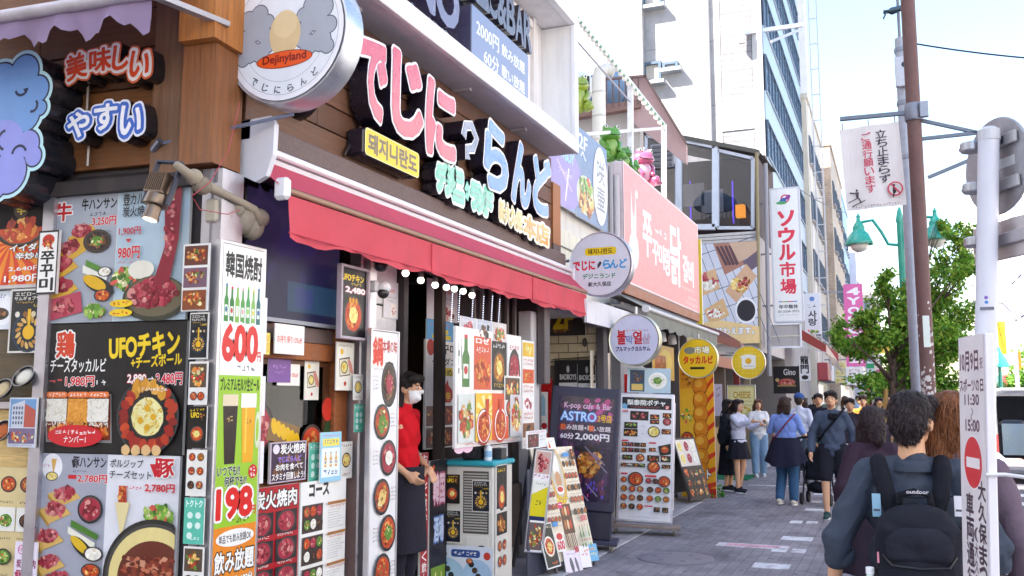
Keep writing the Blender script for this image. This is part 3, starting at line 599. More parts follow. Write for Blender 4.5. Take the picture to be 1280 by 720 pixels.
m = M(); m.box(RX+.06, RX+.15, 8.98, 9.14, 1.75, 2.75, '5a5254', bev=.01); part(m, 'downpipe', 'paint')
m = M()
for yy in (7.62, 7.8, 8.0, 8.2, 8.4, 8.6): m.box(RX-.06, RX-.03, yy, yy+.035, 1.6, 2.86, '5c5250')
part(m, 'slat_screen', 'woodv')
# left alley window with shelves of sample dishes
m = M(); lbox(m, -5.2, -1.08, .0, .05, 1.54, 1.58, 'b4b0b8'); lbox(m, -1.12, -1.04, .0, .08, 0, 2.86, 'bfbcc4'); lbox(m, .003, .13, -.1, .10, 0, 2.86, 'c4c1c8'); lbox(m, .06, .075, .1, .104, 0, 2.86, '8e8a94'); part(m, 'metal_trim', 'metal')
m = M(); lbox(m, -5.2, -1.12, .0, .012, .4, 1.535, 'd8b878'); part(m, 'alley_timber_panel', 'wood')
m = M(); lbox(m, -5.2, -1.12, .0, .012, 1.585, 2.2, '5a4a30'); part(m, 'display_back', 'wood')
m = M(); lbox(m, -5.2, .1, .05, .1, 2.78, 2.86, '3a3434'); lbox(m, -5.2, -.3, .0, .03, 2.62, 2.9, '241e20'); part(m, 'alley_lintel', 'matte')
# ------------------------------------------------------------------ signs of the restaurant
def letter_row(t, items, X, face, edge, side, depth=.16, b=.045, o=.07, fr=None, tint=None, boxw=0):
    """raised letters, each one its own part: dark body, pale border, coloured face"""
    for i, (ch, xl, xr, yt, yb) in enumerate(items):
        f = fr(xl, xr, yt, yb) if fr else PF(xl, xr, yt, yb, X); m = M(); w, h = f.w, f.h
        fc = face[i % len(face)] if isinstance(face, (list, tuple)) else face
        m.text(ch, -w*.47, h*.03, w*.47, h*.97, 0, edge, b, ext=depth, cs=side, out=o); m.text(ch, -w*.47, h*.03, w*.47, h*.97, -.004, fc, b)
        if tint: m.text(ch, -w*.44, h*.06, w*.44, h*.94, -.006, tint, -.01)
        o_ = m.build('letter', t, 'gloss'); o_.location = f.loc-t.location; o_.rotation_euler = f.rot
X1 = RX+.22
t = thing('shop_name_sign', 'big raised pink and blue hiragana letters on the timber front', 'sign', (RX+.05, 5.5, 3.4))
ROW = [('で', 449, 483, 51, 147), ('じ', 491, 528, 72, 171), ('に', 533, 569, 107, 198), ('ら', 606, 634, 156, 237), ('ん', 640, 663, 180, 256), ('ど', 667, 688, 197, 268)]
letter_row(t, ROW, X1, ['d4566e', 'd4566e', 'd4566e', '3f86d8', '3f86d8', '3f86d8'], 'f4f0f2', '231d2c', .14, .045, .026)
f = PF(576, 598, 153, 203, X1); m = M(); n_ = 26       # the note shaped mark between the two halves
arc = [(-.1*math.cos(a)*.9, f.h*.62+.13*math.sin(a)) for a in np.linspace(0, math.pi, 9)]
def ribbon(m, pts, wd, y0, y1, cf, cs):
    q = [Vector((a, 0, b)) for a, b in pts]; l, r = [], []
    for i, p_ in enumerate(q):
        d = (q[min(i+1, len(q)-1)]-q[max(i-1, 0)]).normalized(); n2 = Vector((-d.z, 0, d.x))*wd/2; l.append(p_+n2); r.append(p_-n2)
    for i in range(len(q)-1): m.prism([(l[i].x, l[i].z), (l[i+1].x, l[i+1].z), (r[i+1].x, r[i+1].z), (r[i].x, r[i].z)], y0, y1, cf, cs)
rb = [(-f.w*.35, f.h*.55), (-f.w*.25, f.h*.85), (f.w*.1, f.h*.95), (f.w*.4, f.h*.7), (f.w*.2, f.h*.4), (-f.w*.15, f.h*.3), (-f.w*.1, f.h*.05)]
ribbon(m, rb, .1, 0, .2, 'f0eef2', '231d2c'); ribbon(m, rb, .07, -.004, -.001, '7484a0', '7484a0'); o = m.build('letter', t, 'gloss'); o.location = f.loc-t.location; o.rotation_euler = f.rot
for a, b in (((452, 150), (430, 195)), ((572, 198), (570, 218)), ((600, 205), (596, 245)), ((528, 160), (540, 190))): m = M(); m.tube([hX(*a, RX+.07)-t.location, hX(*b, RX+.07)-t.location], .012, '5a4a44', 6); m.build('mounting_rod', t, 'metal')
f = PF(456, 524, 175, 208, RX+.2); t = thing('yellow_korean_sign', 'yellow sign box with grey Korean lettering under the pink letters', 'sign', f.loc, f.rot)
m = M(); m.box(-f.w/2, f.w/2, .004, .16, 0, f.h, '2a2230', bev=.02); m.build('sign_box', t, 'gloss')
p = Pr(f.w, f.h, 0.); p.rr(0, 0, 1, 1, 'f6e9a0', .03); p.rr(.012, .04, .988, .96, 'f0cf1e', .03); p.t('돼지니란도', .06, .16, .95, .84, '7a6a52', .03, '8d7c60', .02); p.build('sign_face', t, 'print')
t = thing('green_katakana_sign', 'small raised mint green katakana letters low on the timber front', 'sign', (RX+.05, 7.6, 3.4))
for ch in (('デ', 546, 558.5, 205, 238), ('ジ', 557.5, 569, 210, 243), ('ニ', 567, 579, 218, 249), ('ラ', 589, 599, 231, 260), ('ン', 597.5, 607.5, 235, 264), ('ド', 606, 615, 238, 268)):
    letter_row(t, [ch], RX+.2, '74d2b4', 'e8fff4', '231f28', .12, .12, .09, tint='9fb0b0')
f = PF(579.5, 589, 229, 251, RX+.2); m = M(); ribbon(m, [(-f.w*.2, f.h*.5), (0, f.h*.9), (f.w*.3, f.h*.6), (0, f.h*.35), (-f.w*.1, .01)], .07, 0, .12, '74d2b4', '231f28'); o = m.build('letter', t, 'gloss'); o.location = f.loc-t.location; o.rotation_euler = f.rot
for a, b in (((573, 248), (572, 260)), ((588, 258), (585, 266)), ((607, 265), (606, 275))): m = M(); m.tube([hX(*a, RX+.1)-t.location, hX(*b, RX+.1)-t.location], .014, '6a5a52', 6); m.build('mounting_rod', t, 'metal')
t = thing('gold_letter_sign', 'small cream and orange raised kanji letters at the end of the timber front', 'sign', (RX+.05, 9, 3.2))
GS = [('新', 624, 631, 251, 276), ('大', 631, 638, 256, 280), ('久', 638, 645, 260, 284), ('保', 645, 652.5, 264, 288), ('本', 654.5, 670, 271, 297), ('店', 670, 686, 280, 305)]
letter_row(t, GS, RX+.2, ['e8c878']*4+['e89a30', 'e8a030'], 'f6ecd0', '241e22', .13, .06, .13)
# round box sign at the corner
def pigface(p):
    p.c(.5, .5, .44, 'b9bcc6', 40); p.c(.5, .5, .435, 'e6e8ee', 40); p.c(.5, .5, .345, 'b4b8c2', 40); p.c(.5, .5, .341, 'e6e8ee', 40)
    for sx, cl in ((-1, 'a7abb6'), (1, 'a7abb6')):
        for col, gr in (('5d6270', .008), (cl, 0)):
            for a, b, r in ((.2, .3, .07), (.29, .27, .07), (.36, .33, .05), (.25, .38, .08), (.33, .42, .06), (.16, .43, .06), (.22, .53, .08), (.31, .55, .07), (.17, .58, .05), (.36, .5, .06)):
                p.c(.5+sx*(.5-a)*1.06, b+.06, r+gr, col, 18)
    p.e(.5, .5, .13, .17, 'd9bd90', 26); p.e(.5, .43, .1, .1, 'e2c89c', 24)
    p.e(.5, .685, .235, .062, '8a2410', 30); p.e(.5, .685, .228, .056, 'e8571c', 30); p.t('Dejinyland', .32, .645, .68, .72, '7a1410', .03)
    for i, ch in enumerate('でじにらんど'):
        a = R(232+i*15.5); x, y = .5+.4*math.cos(a), .5-.4*math.sin(a); p.t(ch, x-.025, y-.025, x+.025, y+.025, '3a4050', .02, rot=(a+math.pi/2))
    for i, ch in enumerate('肉食堂'): p.t(ch, .27+i*.17, .1-(.02 if i == 1 else 0), .31+i*.17, .14-(.02 if i == 1 else 0), '5a6070', .02)
round_sign('round_box_sign', 'large round white box sign with grey smoke clouds and an orange name oval', (-3.085, 4.2, 3.64), .405, .16, pigface, 'cfd2d8', bracket=[((-.42, .1, .5), (-.62, .1, .5)), ((-.42, .1, .3), (-.62, .1, .3))])
t = thing('sign_mount_box', 'grey metal mount box behind the large round corner sign', 'mount box', (-3.52, 4.36, 3.4)); m = M(); m.box(-.08, .16, -.05, .1, 0, .62, '9a9cae', bev=.008); m.build('housing', t, 'paint'); m = M(); m.box(-.09, .17, -.055, -.051, .02, .05, '7a7c8c'); m.build('seam', t, 'paint')
def lowr(p): p.c(.5, .5, .46, '9aa2b4', 30); p.c(.5, .5, .42, 'eceef2', 30); p.t('小皿', .3, .7, .7, .85, '8a90a0', .02)
round_sign('small_round_sign', 'smaller dark rimmed round sign half hidden below the large round one', tuple(hY(366, 112, 4.75)), .2, .1, lowr, '2a2832')
o = M(); o.tube([lw(-.32, .12, 3.02), (-3.08, 4.2, 3.2)], .012, '8d95a8', 8); o.tube([lw(-.34, .1, 3.0), lw(-.27, .13, 3.04)], .02, '7a8090', 8); o = o.build('support_rod', None, 'metal'); o['label'] = 'thin grey rod bracing the large round corner sign to the timber post'; o['category'] = 'rod'
# cloud shaped panel at the left edge
f = PL(-60, 62, 60, 255, .3); t = thing('cloud_sign', 'blue cloud shaped sign panel at the left edge of the alley wall', 'sign', f.loc, f.rot)
k = f.w; CL = [(.30, .80, .20), (.12, .86, .2), (.50, .78, .17), (.72, .82, .16), (.86, .70, .13), (.74, .56, .18), (.9, .58, .08), (.5, .58, .3), (.25, .6, .3), (.55, .36, .24), (.8, .36, .13), (.86, .28, .1), (.62, .2, .2), (.5, .12, .13), (.3, .3, .3)]
m = M()
for i, (a, b, r) in enumerate(CL): m.lathe([(r*k*1.04, -.0-i*1e-4), (r*k*1.04, .24+i*1e-4)], '1f2028', 26, ((a-.5)*k, 0, b*f.h), 'y')
m.build('sign_body', t, 'gloss')
p = Pr(f.w, f.h, -.001)
for cc, gr in (('bfe8f0', .02), ('222a48', -.008)):
    for a, b, r in CL: p.el((a-.5)*k, b*f.h, (r+gr)*k, (r+gr)*k, cc, 26)
for i, (a, b, r) in enumerate(CL): p.el((a-.5)*k, b*f.h, (r-.022)*k, (r-.022)*k, '74a0dc' if b > .45 else '949ae4', 26)
for a, b, r, c0 in ((.7, .72, .06, 200), (.82, .6, .05, 250), (.35, .68, .07, 180), (.72, .3, .07, 20), (.58, .4, .08, 100), (.5, .25, .07, 60)):
    pts = [((a-.5)*k+r*k*math.cos(R(c0+i*22)), b*f.h+r*k*math.sin(R(c0+i*22))) for i in range(8)]
    for q0, q1 in zip(pts, pts[1:]):
        d = Vector((q1[0]-q0[0], q1[1]-q0[1])); n2 = Vector((-d.y, d.x)).normalized()*.008; p.poly([(q0[0]-n2.x, q0[1]-n2.y), (q1[0]-n2.x, q1[1]-n2.y), (q1[0]+n2.x, q1[1]+n2.y), (q0[0]+n2.x, q0[1]+n2.y)][::-1], '20264a')
p.build('sign_face', t, 'print')
# the two little letter signs on the alley timber
def arch_sign(label, chars, boxes, face, mid, edge, off):
    f0 = PL(min(b[0] for b in boxes), max(b[1] for b in boxes), min(b[2] for b in boxes), max(b[3] for b in boxes), off); t = thing('letter_sign', label, 'sign', f0.loc, f0.rot)
    for i, (ch, bx) in enumerate(zip(chars, boxes)):
        f = PL(*bx, off); m = M(); w, h = f.w, f.h; r_ = (len(chars)-1)/2; ang = R((r_-i)*7); e0 = i*.0004
        m.text(ch, -w/2, 0, w/2, h, .0+e0, edge, .05, ext=.13, cs='1d1a20', out=.15, rot=ang); m.text(ch, -w/2, 0, w/2, h, -.003+e0, mid, .05, out=.085, rot=ang); m.text(ch, -w/2, 0, w/2, h, -.006+e0, face, .035, rot=ang)
        o = m.build('letter', t, 'gloss'); o.location = (Matrix.Rotation(-f0.rot[2], 3, 'Z') @ (f.loc-f0.loc))
    m = M(); m.tube([(-f0.w*.38, .1, -.13), (-f0.w*.38, .1, .05)], .012, '8a7a70', 6); m.build('mounting_rod', t, 'metal'); m = M(); m.tube([(0, .14, f0.h*.3), (0, .3, f0.h*.3)], .02, '4a4044', 6); m.build('mounting_rod', t, 'metal')
arch_sign('orange red outlined kanji and kana letters on the alley timber', '美味しい', [(84, 108, 68, 99), (113, 139, 61, 89), (142, 161, 58, 87), (163, 187, 66, 96)], 'd9481e', 'f2ece8', 'e06a3a', .2)
arch_sign('blue hiragana letters with white outline on the alley timber', 'やすい', [(86, 112, 141, 171), (119, 146, 131, 162), (151, 177, 134, 168)], 'f0f2fa', '2c62c4', 'e8ecf8', .2)
# purple awning at the top left
f = PL(-160, 187, 27, 60, .62); t = thing('purple_awning', 'faded purple fabric awning hanging over the alley wall at top left', 'awning', f.loc, f.rot)
m = M(); N = 60; W2 = f.w/2; vs = []
for i in range(N+1):
    x = -W2+i*f.w/N; zb = .03+.035*math.sin(i*.62)+.02*math.sin(i*1.7); zs = .02*math.sin(i*.9)
    for j in range(5): q = j/4; vs.append((x+(.015*q if i == N else 0)*-1, .03*math.sin(i*.55+q)*q+.01*math.sin(i*1.3)*q, (f.h+.02)*(1-q)+zb*q))
m.add(vs, [(i*5+j, i*5+j+1, (i+1)*5+j+1, (i+1)*5+j) for i in range(N) for j in range(4)], 'a08cac'); m.build('valance', t, 'awning', smooth=2)
m = M(); vs = []
for i in range(N+1): x = -W2+i*f.w/N; vs += [(x, .0, f.h+.03), (x, .62, f.h+.42+.01*math.sin(i))]
m.add(vs, [(i*2, i*2+1, i*2+3, i*2+2) for i in range(N)], 'a894b4'); m.build('canopy', t, 'awning', smooth=2)
m = M(); m.tube([(-W2, -.01, f.h+.03), (W2+.03, -.01, f.h+.03)], .035, 'b9b4bc', 12); m.build('front_bar', t, 'galv', smooth=True)
m = M(); m.bar((W2-.05, 0, f.h+.05), (W2+.1, .5, f.h+.05), .05, .03, 'b0acb0'); m.build('arm', t, 'galv')
# red awning over the street front
AX, AZ = -3.2, 2.79
t = thing('red_awning', 'long coral red fabric awning with white cassette over the restaurant front', 'awning', (RX, 7, 2.5))
def tp(m, name, mats, smooth=False, parent=t): m.v = [(v[0]-RX, v[1]-7, v[2]-2.5) for v in m.v]; return m.build(name, parent, mats, smooth=smooth)
m = M(); vs = []; N = 70; ya, yb = 4.33, 9.92
for i in range(N+1):
    y = ya+(yb-ya)*i/N
    for j in range(6): q = j/5; vs.append((AX+.005+.02*math.sin(i*.8+q*2)*q, y+(.012*q if i == N else 0), AZ-.02-(.25+.016*math.sin(i*.5)+.008*math.sin(i*1.7))*q))
m.add(vs, [(i*6+j, i*6+j+1, (i+1)*6+j+1, (i+1)*6+j) for i in range(N) for j in range(5)], 'e8606c'); tp(m, 'valance', 'awning', 2)
m = M()
for y in (6.1, 8.2): m.box(AX+.0125, AX+.0215, y, y+.008, AZ-.25, AZ-.03, 'de5866')
m.box(AX+.012, AX+.022, ya, yb, AZ-.245, AZ-.238, 'de5866'); tp(m, 'stitched_seam', 'awning')
m = M(); vs = []
for i in range(N+1):
    y = ya-.1+(yb-ya+.1)*i/N
    for j in range(4): q = j/3; vs.append((RX+.12+(AX-RX-.12)*q, y, 3.0+(AZ+.03-3.0)*q-.015*math.sin(q*3.1)))
m.add(vs, [(i*4+j, i*4+j+1, (i+1)*4+j+1, (i+1)*4+j) for i in range(N) for j in range(3)], 'da5c72'); tp(m, 'canopy', 'awning', 2)
m = M(); m.box(AX-.015, AX+.02, ya-.02, yb+.02, AZ-.012, AZ+.022, 'a07a62', bev=.008); tp(m, 'front_bar', 'paint')
m = M(); m.box(AX-.05, AX+.05, ya-.08, ya-.02, AZ-.06, AZ+.07, 'eceaee', bev=.02); tp(m, 'end_cap', 'plastic')
m = M(); m.box(RX+.0, RX+.16, 4.28, 9.88, 3.03, 3.075, 'e9e6ea', bev=.01); m.box(RX+.0, RX+.13, 4.28, 9.88, 2.985, 3.025, 'd6d2d8', bev=.006); m.box(RX+.0, RX+.07, 4.28, 9.88, 2.9, 2.98, '2a2226'); m.box(RX+.0, RX+.17, 9.885, 9.92, 2.9, 3.09, 'e0dce0', bev=.01); tp(m, 'cassette', 'plastic')
m = M(); pts = [(RX+.02, 3.02), (RX+.02, 3.2), (-3.24, 3.21), (-3.21, 3.16), (-3.215, 2.98), (-3.26, 2.86), (-3.33, 2.83), (RX+.02, 2.9)]
m.v = []; vs = [(a, 4.2, b) for a, b in pts]+[(a, 4.24, b) for a, b in pts]; n_ = len(pts)
m.add(vs, [tuple(range(n_)), tuple(range(n_, 2*n_))[::-1]]+[(i+n_, (i+1) % n_+n_, (i+1) % n_, i) for i in range(n_)], 'd9d8e0'); tp(m, 'end_plate', 'plastic')
m = M(); m.bar((RX+.02, 4.9, 2.88), (AX-.02, 5.3, 2.76), .03, .05, '8a2a34'); m.bar((RX+.02, 9.0, 2.88), (AX-.02, 8.6, 2.76), .03, .05, '8a2a34'); tp(m, 'folding_arm', 'paint')
# box sign and letters of the bar upstairs
f = PF(589, 660, 37, 107, RX+.27); t = thing('blue_box_sign', 'slate blue box sign with white all you can drink prices inside the white surround', 'sign', f.loc, f.rot)
m = M(); m.box(-f.w/2, f.w/2, .003, .25, 0, f.h, '4a4660', bev=.008); m.build('sign_box', t, 'gloss')
p = Pr(f.w, f.h); p.r(0, 0, 1, 1, '7686a8'); p.r(.01, .015, .99, .985, '8593b4'); p.t('2000円', .08, .18, .45, .44, 'f4f4f8', .015); p.t('飲み放題', .5, .2, .93, .42, 'f4f4f8', .012); p.t('60分', .2, .56, .45, .82, 'f4f4f8', .015); p.t('歌い放題', .5, .58, .93, .8, 'f4f4f8', .012); p.build('sign_face', t, 'print')
t = thing('bar_letter_sign', 'dark raised roman letters ending in BAR above the blue box sign', 'sign', (RX+.02, 7, 4.9))
f = PF(622, 665, 2, 46, RX+.17); ww = f.w/4; zb = f.loc.z
for i, ch in enumerate('MUSIC&BAR'):
    m = M(); m.text(ch, .03*ww, 0, .93*ww, f.h, 0, '5c5a68', .035, ext=.13, cs='34303c'); o = m.build('letter', t, 'gloss'); o.location = Vector((f.loc.x, f.loc.y-f.w/2+(i-5)*ww, zb))-t.location; o.rotation_euler = f.rot
m = M(); m.box(0, .012, f.loc.y-f.w/2-5*ww-7, f.loc.y+f.w/2-7, zb+.05-4.9, zb+.09-4.9, 'b8b0b4'); m.build('mounting_rail', t, 'metal')
t = thing('big_letter_sign', 'large dark violet roman letters cut off by the top of the photo', 'sign', (RX+.02, 6.5, 4.7))
f = PF(546, 573, -30, 30, RX+.22)
for i, ch in enumerate('RONO'):
    m = M(); m.text(ch, -f.w/2, 0, f.w/2, f.h, 0, '7a7894', .05, ext=.16, cs='473f58'); o = m.build('letter', t, 'gloss'); o.location = f.loc+Vector((0, (i-3)*f.w*1.12, 0))-t.location; o.rotation_euler = f.rot
f = PF(496, 562, 1, 30, RX+.16); t = thing('small_letter_sign', 'row of small dark raised letters along the lower edge of the white surround', 'sign', f.loc, f.rot)
for i, ch in enumerate('karaoke dance'):
    if ch != ' ':
        m = M(); w_ = f.w/9; m.text(ch, (i-8.5)*w_, -.06, (i-7.65)*w_, .09 if ch not in 'kd' else .13, 0, '6a6c84', .05, ext=.1, cs='2c2a3a'); m.build('letter', t, 'gloss')
# lamps, cameras, pipes about the corner
def bulb(name, c, label, group, r=.032):
    t = thing(name, label, 'lamp', c, (0, 0, 0), group); m = M(); m.lathe([(.012, .05), (.02, .035), (.022, .0)], '4a4648', 10); m.build('socket', t, 'plastic'); m = M(); m.ell((0, 0, -.02), (r, r, r), 'fff6e6', 12); m.build('bulb', t, 'lamp', smooth=2); return t
for x, y in ((507, 338), (526, 347), (544, 353), (558, 356), (568, 358), (579, 361), (590, 366)):
    c = hX(x, y, RX+.22); bulb('awning_bulb', c, 'white round bulb in the row lit under the red awning', 'bulbs under the red awning', .027)
m = M(); m.tube([hX(x, y, RX+.22)+Vector((0, 0, .055)) for x, y in ((497, 332), (507, 338), (526, 347), (544, 353), (558, 356), (568, 358), (579, 361), (590, 366), (604, 372))], .007, '2a2628', 6); o = m.build('bulb_cable', None, 'plastic'); o['label'] = 'black cable carrying the row of round bulbs under the red awning'; o['category'] = 'cable'
f = PL(172, 206, 212, 274, .45); t = thing('bronze_spotlight', 'finned bronze spotlight hanging over the beef posters', 'spotlight', f.loc, (R(-14), R(8), 0)); t.scale = (.85, .85, .85)
m = M()
for i in range(9): m.box(-.07+.0155*i, -.062+.0155*i, -.06, .06, .17, .29, '6a5a4c')
m.box(-.072, .072, -.062, .062, .16, .17, '7a6a5c'); m.build('heat_sink', t, 'metal')
m = M(); m.lathe([(.07, .16), (.075, .1), (.07, .09), (.045, .085), (.047, .02), (.052, .018), (.052, .0)], '7c6c60', 20); m.build('housing', t, 'metal', smooth=True)
m = M(); m.lathe([(.042, -.004), (.001, -.005)], 'fff8ec', 16); m.build('lens', t, 'lamp')
m = M(); m.bar((-.095, 0, .1), (-.095, 0, .38), .012, .035, '3a3c4c'); m.bar((.095, 0, .1), (.095, 0, .38), .012, .035, '3a3c4c'); m.bar((-.1, 0, .385), (.1, 0, .385), .035, .012, '3a3c4c'); m.build('bracket', t, 'paint')
t = thing('duct_pipe', 'wrapped beige air conditioning pipe and grey cover at the corner', 'pipe', (-3.45, 4.2, 2.7))
q = [(220, 205), (232, 215), (246, 226), (268, 237), (295, 250), (318, 262), (326, 280)]; m = M(); pts = [hX(a, b, -3.36+.0*i)-t.location for i, (a, b) in enumerate(q)]
m.tube(pts, [.018, .025, .038, .026, .024, .024, .028], '9c9080', 12)
m.ell(pts[2]+Vector((.01, .03, -.02)), (.05, .055, .05), '8a7e6e', 10); m.ell(pts[2]+Vector((0, -.02, .015)), (.045, .045, .045), 'a09482', 10); m.build('insulated_pipe', t, 'cloth', smooth=2)
m = M(); c = hX(303, 272, -3.42)-t.location
for dx, dz, r in ((0, 0, .1), (.08, -.03, .09), (-.08, .04, .07), (.14, .02, .06)): m.ell((c.x, c.y+dx, c.z+dz), (.07, r, r), '8f867a', 12)
m.build('wrapped_cover', t, 'cloth', smooth=2)
m = M(); c = hX(272, 262, -3.42)-t.location; m.box(c.x-.04, c.x+.04, c.y-.06, c.y+.06, c.z-.08, c.z+.05, 'b4ab9a', bev=.01); m.build('junction_box', t, 'plastic')
o = M(); o.tube([hX(*a, -3.3) for a in ((300, 128), (285, 190), (262, 228), (240, 245), (250, 262), (285, 268), (300, 262))], .0025, 'b04048', 5); o = o.build('red_cable', None, 'plastic'); o['label'] = 'thin red cable sagging from the round sign around the corner pipe'; o['category'] = 'cable'
c = hX(480, 362, RX+.14); t = thing('security_camera', 'white bullet security camera with black dome by the metal column', 'security camera', c)
m = M(); m.ell((0, 0, .015), (.05, .05, .045), 'e6e4e8', 14); m.box(-.14, -.02, -.08, -.03, -.02, .06, 'dcdadf', bev=.01); m.build('housing', t, 'plastic', smooth=True); m = M(); m.ell((.0, -.01, -.025), (.042, .042, .042), '1c1a1e', 14); m.build('dome', t, 'gloss', smooth=2)
c = hX(476, 333, RX+.14); t = thing('dome_camera', 'small black dome camera just above the white security camera', 'security camera', c); m = M(); m.ell((0, 0, 0), (.05, .05, .04), '24242a', 14); m.build('dome', t, 'gloss', smooth=2); m = M(); m.lathe([(.06, .02), (.06, .05)], '3a3a40', 16); m.build('base', t, 'plastic')
# the screen
f = PF(306, 424, 250, 405, RX-.02); t = thing('television', 'wide dark television mounted above the restaurant window', 'television', f.loc, f.rot)
m = M(); m.box(-f.w/2, f.w/2, .004, .06, 0, f.h, '1a1a20', bev=.01); m.box(-f.w/2, f.w/2, -.012, .003, 0, .025, '9a9ca6'); m.build('cabinet', t, 'plastic')
p = Pr(f.w, f.h, 0); p.r(.0, .0, 1, .97, '14142a'); [p.e(.1+.8*random.random(), .1+.5*random.random(), .12, .14, lin(random.choice(['17142e', '1a1638', '15152c', '1c1832'])), 10, 0, .3) for _ in range(40)]; p.r(.42, .66, .98, .9, '1b2c40'); p.r(.5, .7, .7, .86, '20284a'); p.build('screen', t, 'screen')  # teal reflection painted into the screen colours; dark screen given a dim glow
# ------------------------------------------------------------------ posters and menu boards
RED = 'd01f2a'; WH = 'f4f2ee'; BK = '1a1718'
ray_bg = lambda p, a, b, n=12: [p.p([(.5, .5), (.5+1.2*math.cos(R(k*360/n)), .5+1.2*math.sin(R(k*360/n))), (.5+1.2*math.cos(R((k+.5)*360/n)), .5+1.2*math.sin(R((k+.5)*360/n)))], b) for k in range(n)]
class ClipPr: pass
def rays(p, a, b, n=14, cx=.5, cy=.5):
    p.r(0, 0, 1, 1, a)
    def edge(t):
        dx, dy = math.cos(t), math.sin(t); ks = []
        if dx > 1e-6: ks.append((1-cx)/dx)
        if dx < -1e-6: ks.append(-cx/dx)
        if dy > 1e-6: ks.append((1-cy)/dy)
        if dy < -1e-6: ks.append(-cy/dy)
        k = min(ks); return cx+dx*k, cy+dy*k
    for k in range(n):
        t0, t1 = 2*math.pi*k/n, 2*math.pi*(k+.5)/n; p.p([(cx, cy), edge(t0), edge(t1)], b)
def meats(p, u0, v0, u1, v1, cols, rows, pal='meat'):
    for j in range(rows):
        for i in range(cols):
            u = u0+(i+.5)*(u1-u0)/cols; v = v0+(j+.5)*(v1-v0)/rows; p.dish(u, v, (u1-u0)/cols*.42, pal if isinstance(pal, str) else pal[(i+j*cols) % len(pal)], '211d1c', .8, 10)
def d_orange(p):
    rays(p, 'd8401c', 'ee8a24'); p.dish(.62, .34, .34, 'stew', '3a1c10', .55, 30); p.dish(.05, .5, .3, 'stew', '3a1c10', .6, 24)
    p.c(.62, .1, .1, '3a2018'); p.t('辛', .56, .04, .68, .16, 'f4d030', .03); p.t('イイダコ', .5, .52, .97, .6, WH, .04, '2a1410', .05); p.t('辛炒め', .58, .62, .95, .7, WH, .04, '2a1410', .05)
    p.mic(.02, .55, .3, .6, WH); p.t('2,640円', .5, .78, .95, .84, WH, .01); p.t('1,980円', .45, .88, .97, .97, WH, .03, RED, .03)
sheet('octopus_poster', 'orange sunburst poster of a spicy octopus dish at the left edge', 'poster', PL(-34, 66, 248, 362, .02), d_orange, frm='b8b6ba')
def d_jju(p): p.r(0, 0, 1, 1, '26211f'); p.r(.06, .03, .94, .97, WH); p.e(.5, .15, .3, .09, 'c8301c', 20); p.blobs(p.x(.5), p.z(.22), .04, .03, 'stew', 14, .012); p.vt('쭈꾸미', .18, .32, .82, .95, '221c1c', .03)
sheet('korean_name_plate', 'narrow white plate with three black Korean syllables between two posters', 'sign', PL(50, 75, 289, 368, .07), d_jju, th=.02)
def d_left(p): p.r(0, 0, 1, 1, 'dfe6ee'); p.e(.7, .5, .35, .4, 'f4f6fa'); p.dish(.6, .6, .3, 'dark', '3a3a44', .5, 14); p.mic(.1, .1, .8, .2, '3a5aa0')
sheet('pale_blue_poster', 'pale blue poster corner below the orange sunburst poster', 'poster', PL(-24, 17, 364, 412, .015), d_left)
def d_gyoza(p):
    p.r(0, 0, 1, 1, 'd8d4cc'); p.r(.04, .03, .96, .97, '1c1c22'); p.t('エビロール', .12, .05, .8, .11, 'e8e4d8', .02); p.t('サムギョプサル', .1, .12, .85, .18, 'e8e4d8', .02); p.mic(.15, .2, .6, .23, 'e0b030'); p.t('1,390円', .6, .24, .92, .29, 'e8c040', .02)
    cx, cz = p.x(.5), p.z(.68); rr = p.w*.4; p.el(cx, cz, rr, rr, '1f3a50', 24); p.el(cx, cz, rr*.92, rr*.92, '16202c', 24)
    for k in range(15): a = k*math.pi*2/15; p.el(cx+rr*.66*math.cos(a), cz+rr*.66*math.sin(a), rr*.2, rr*.1, ('c89a4a', 'b8823a', 'dcb468')[k % 3], 10, a+.5, .1)
    p.el(cx, cz, rr*.36, rr*.36, 'e8b41e', 18); p.p([(.46, .32), (.54, .32), (.53, .68), (.47, .68)], 'e8b82a')
    for k in range(4): p.c(.2+k*.2, .4, .06, ('e0dcd0', '8a5a2a', 'd8c8a0', 'c0a070')[k], 10)
sheet('dumpling_poster', 'black poster of ringed dumplings around yellow cheese under the Korean plate', 'poster', PL(13, 63, 361, 441, .05), d_gyoza)
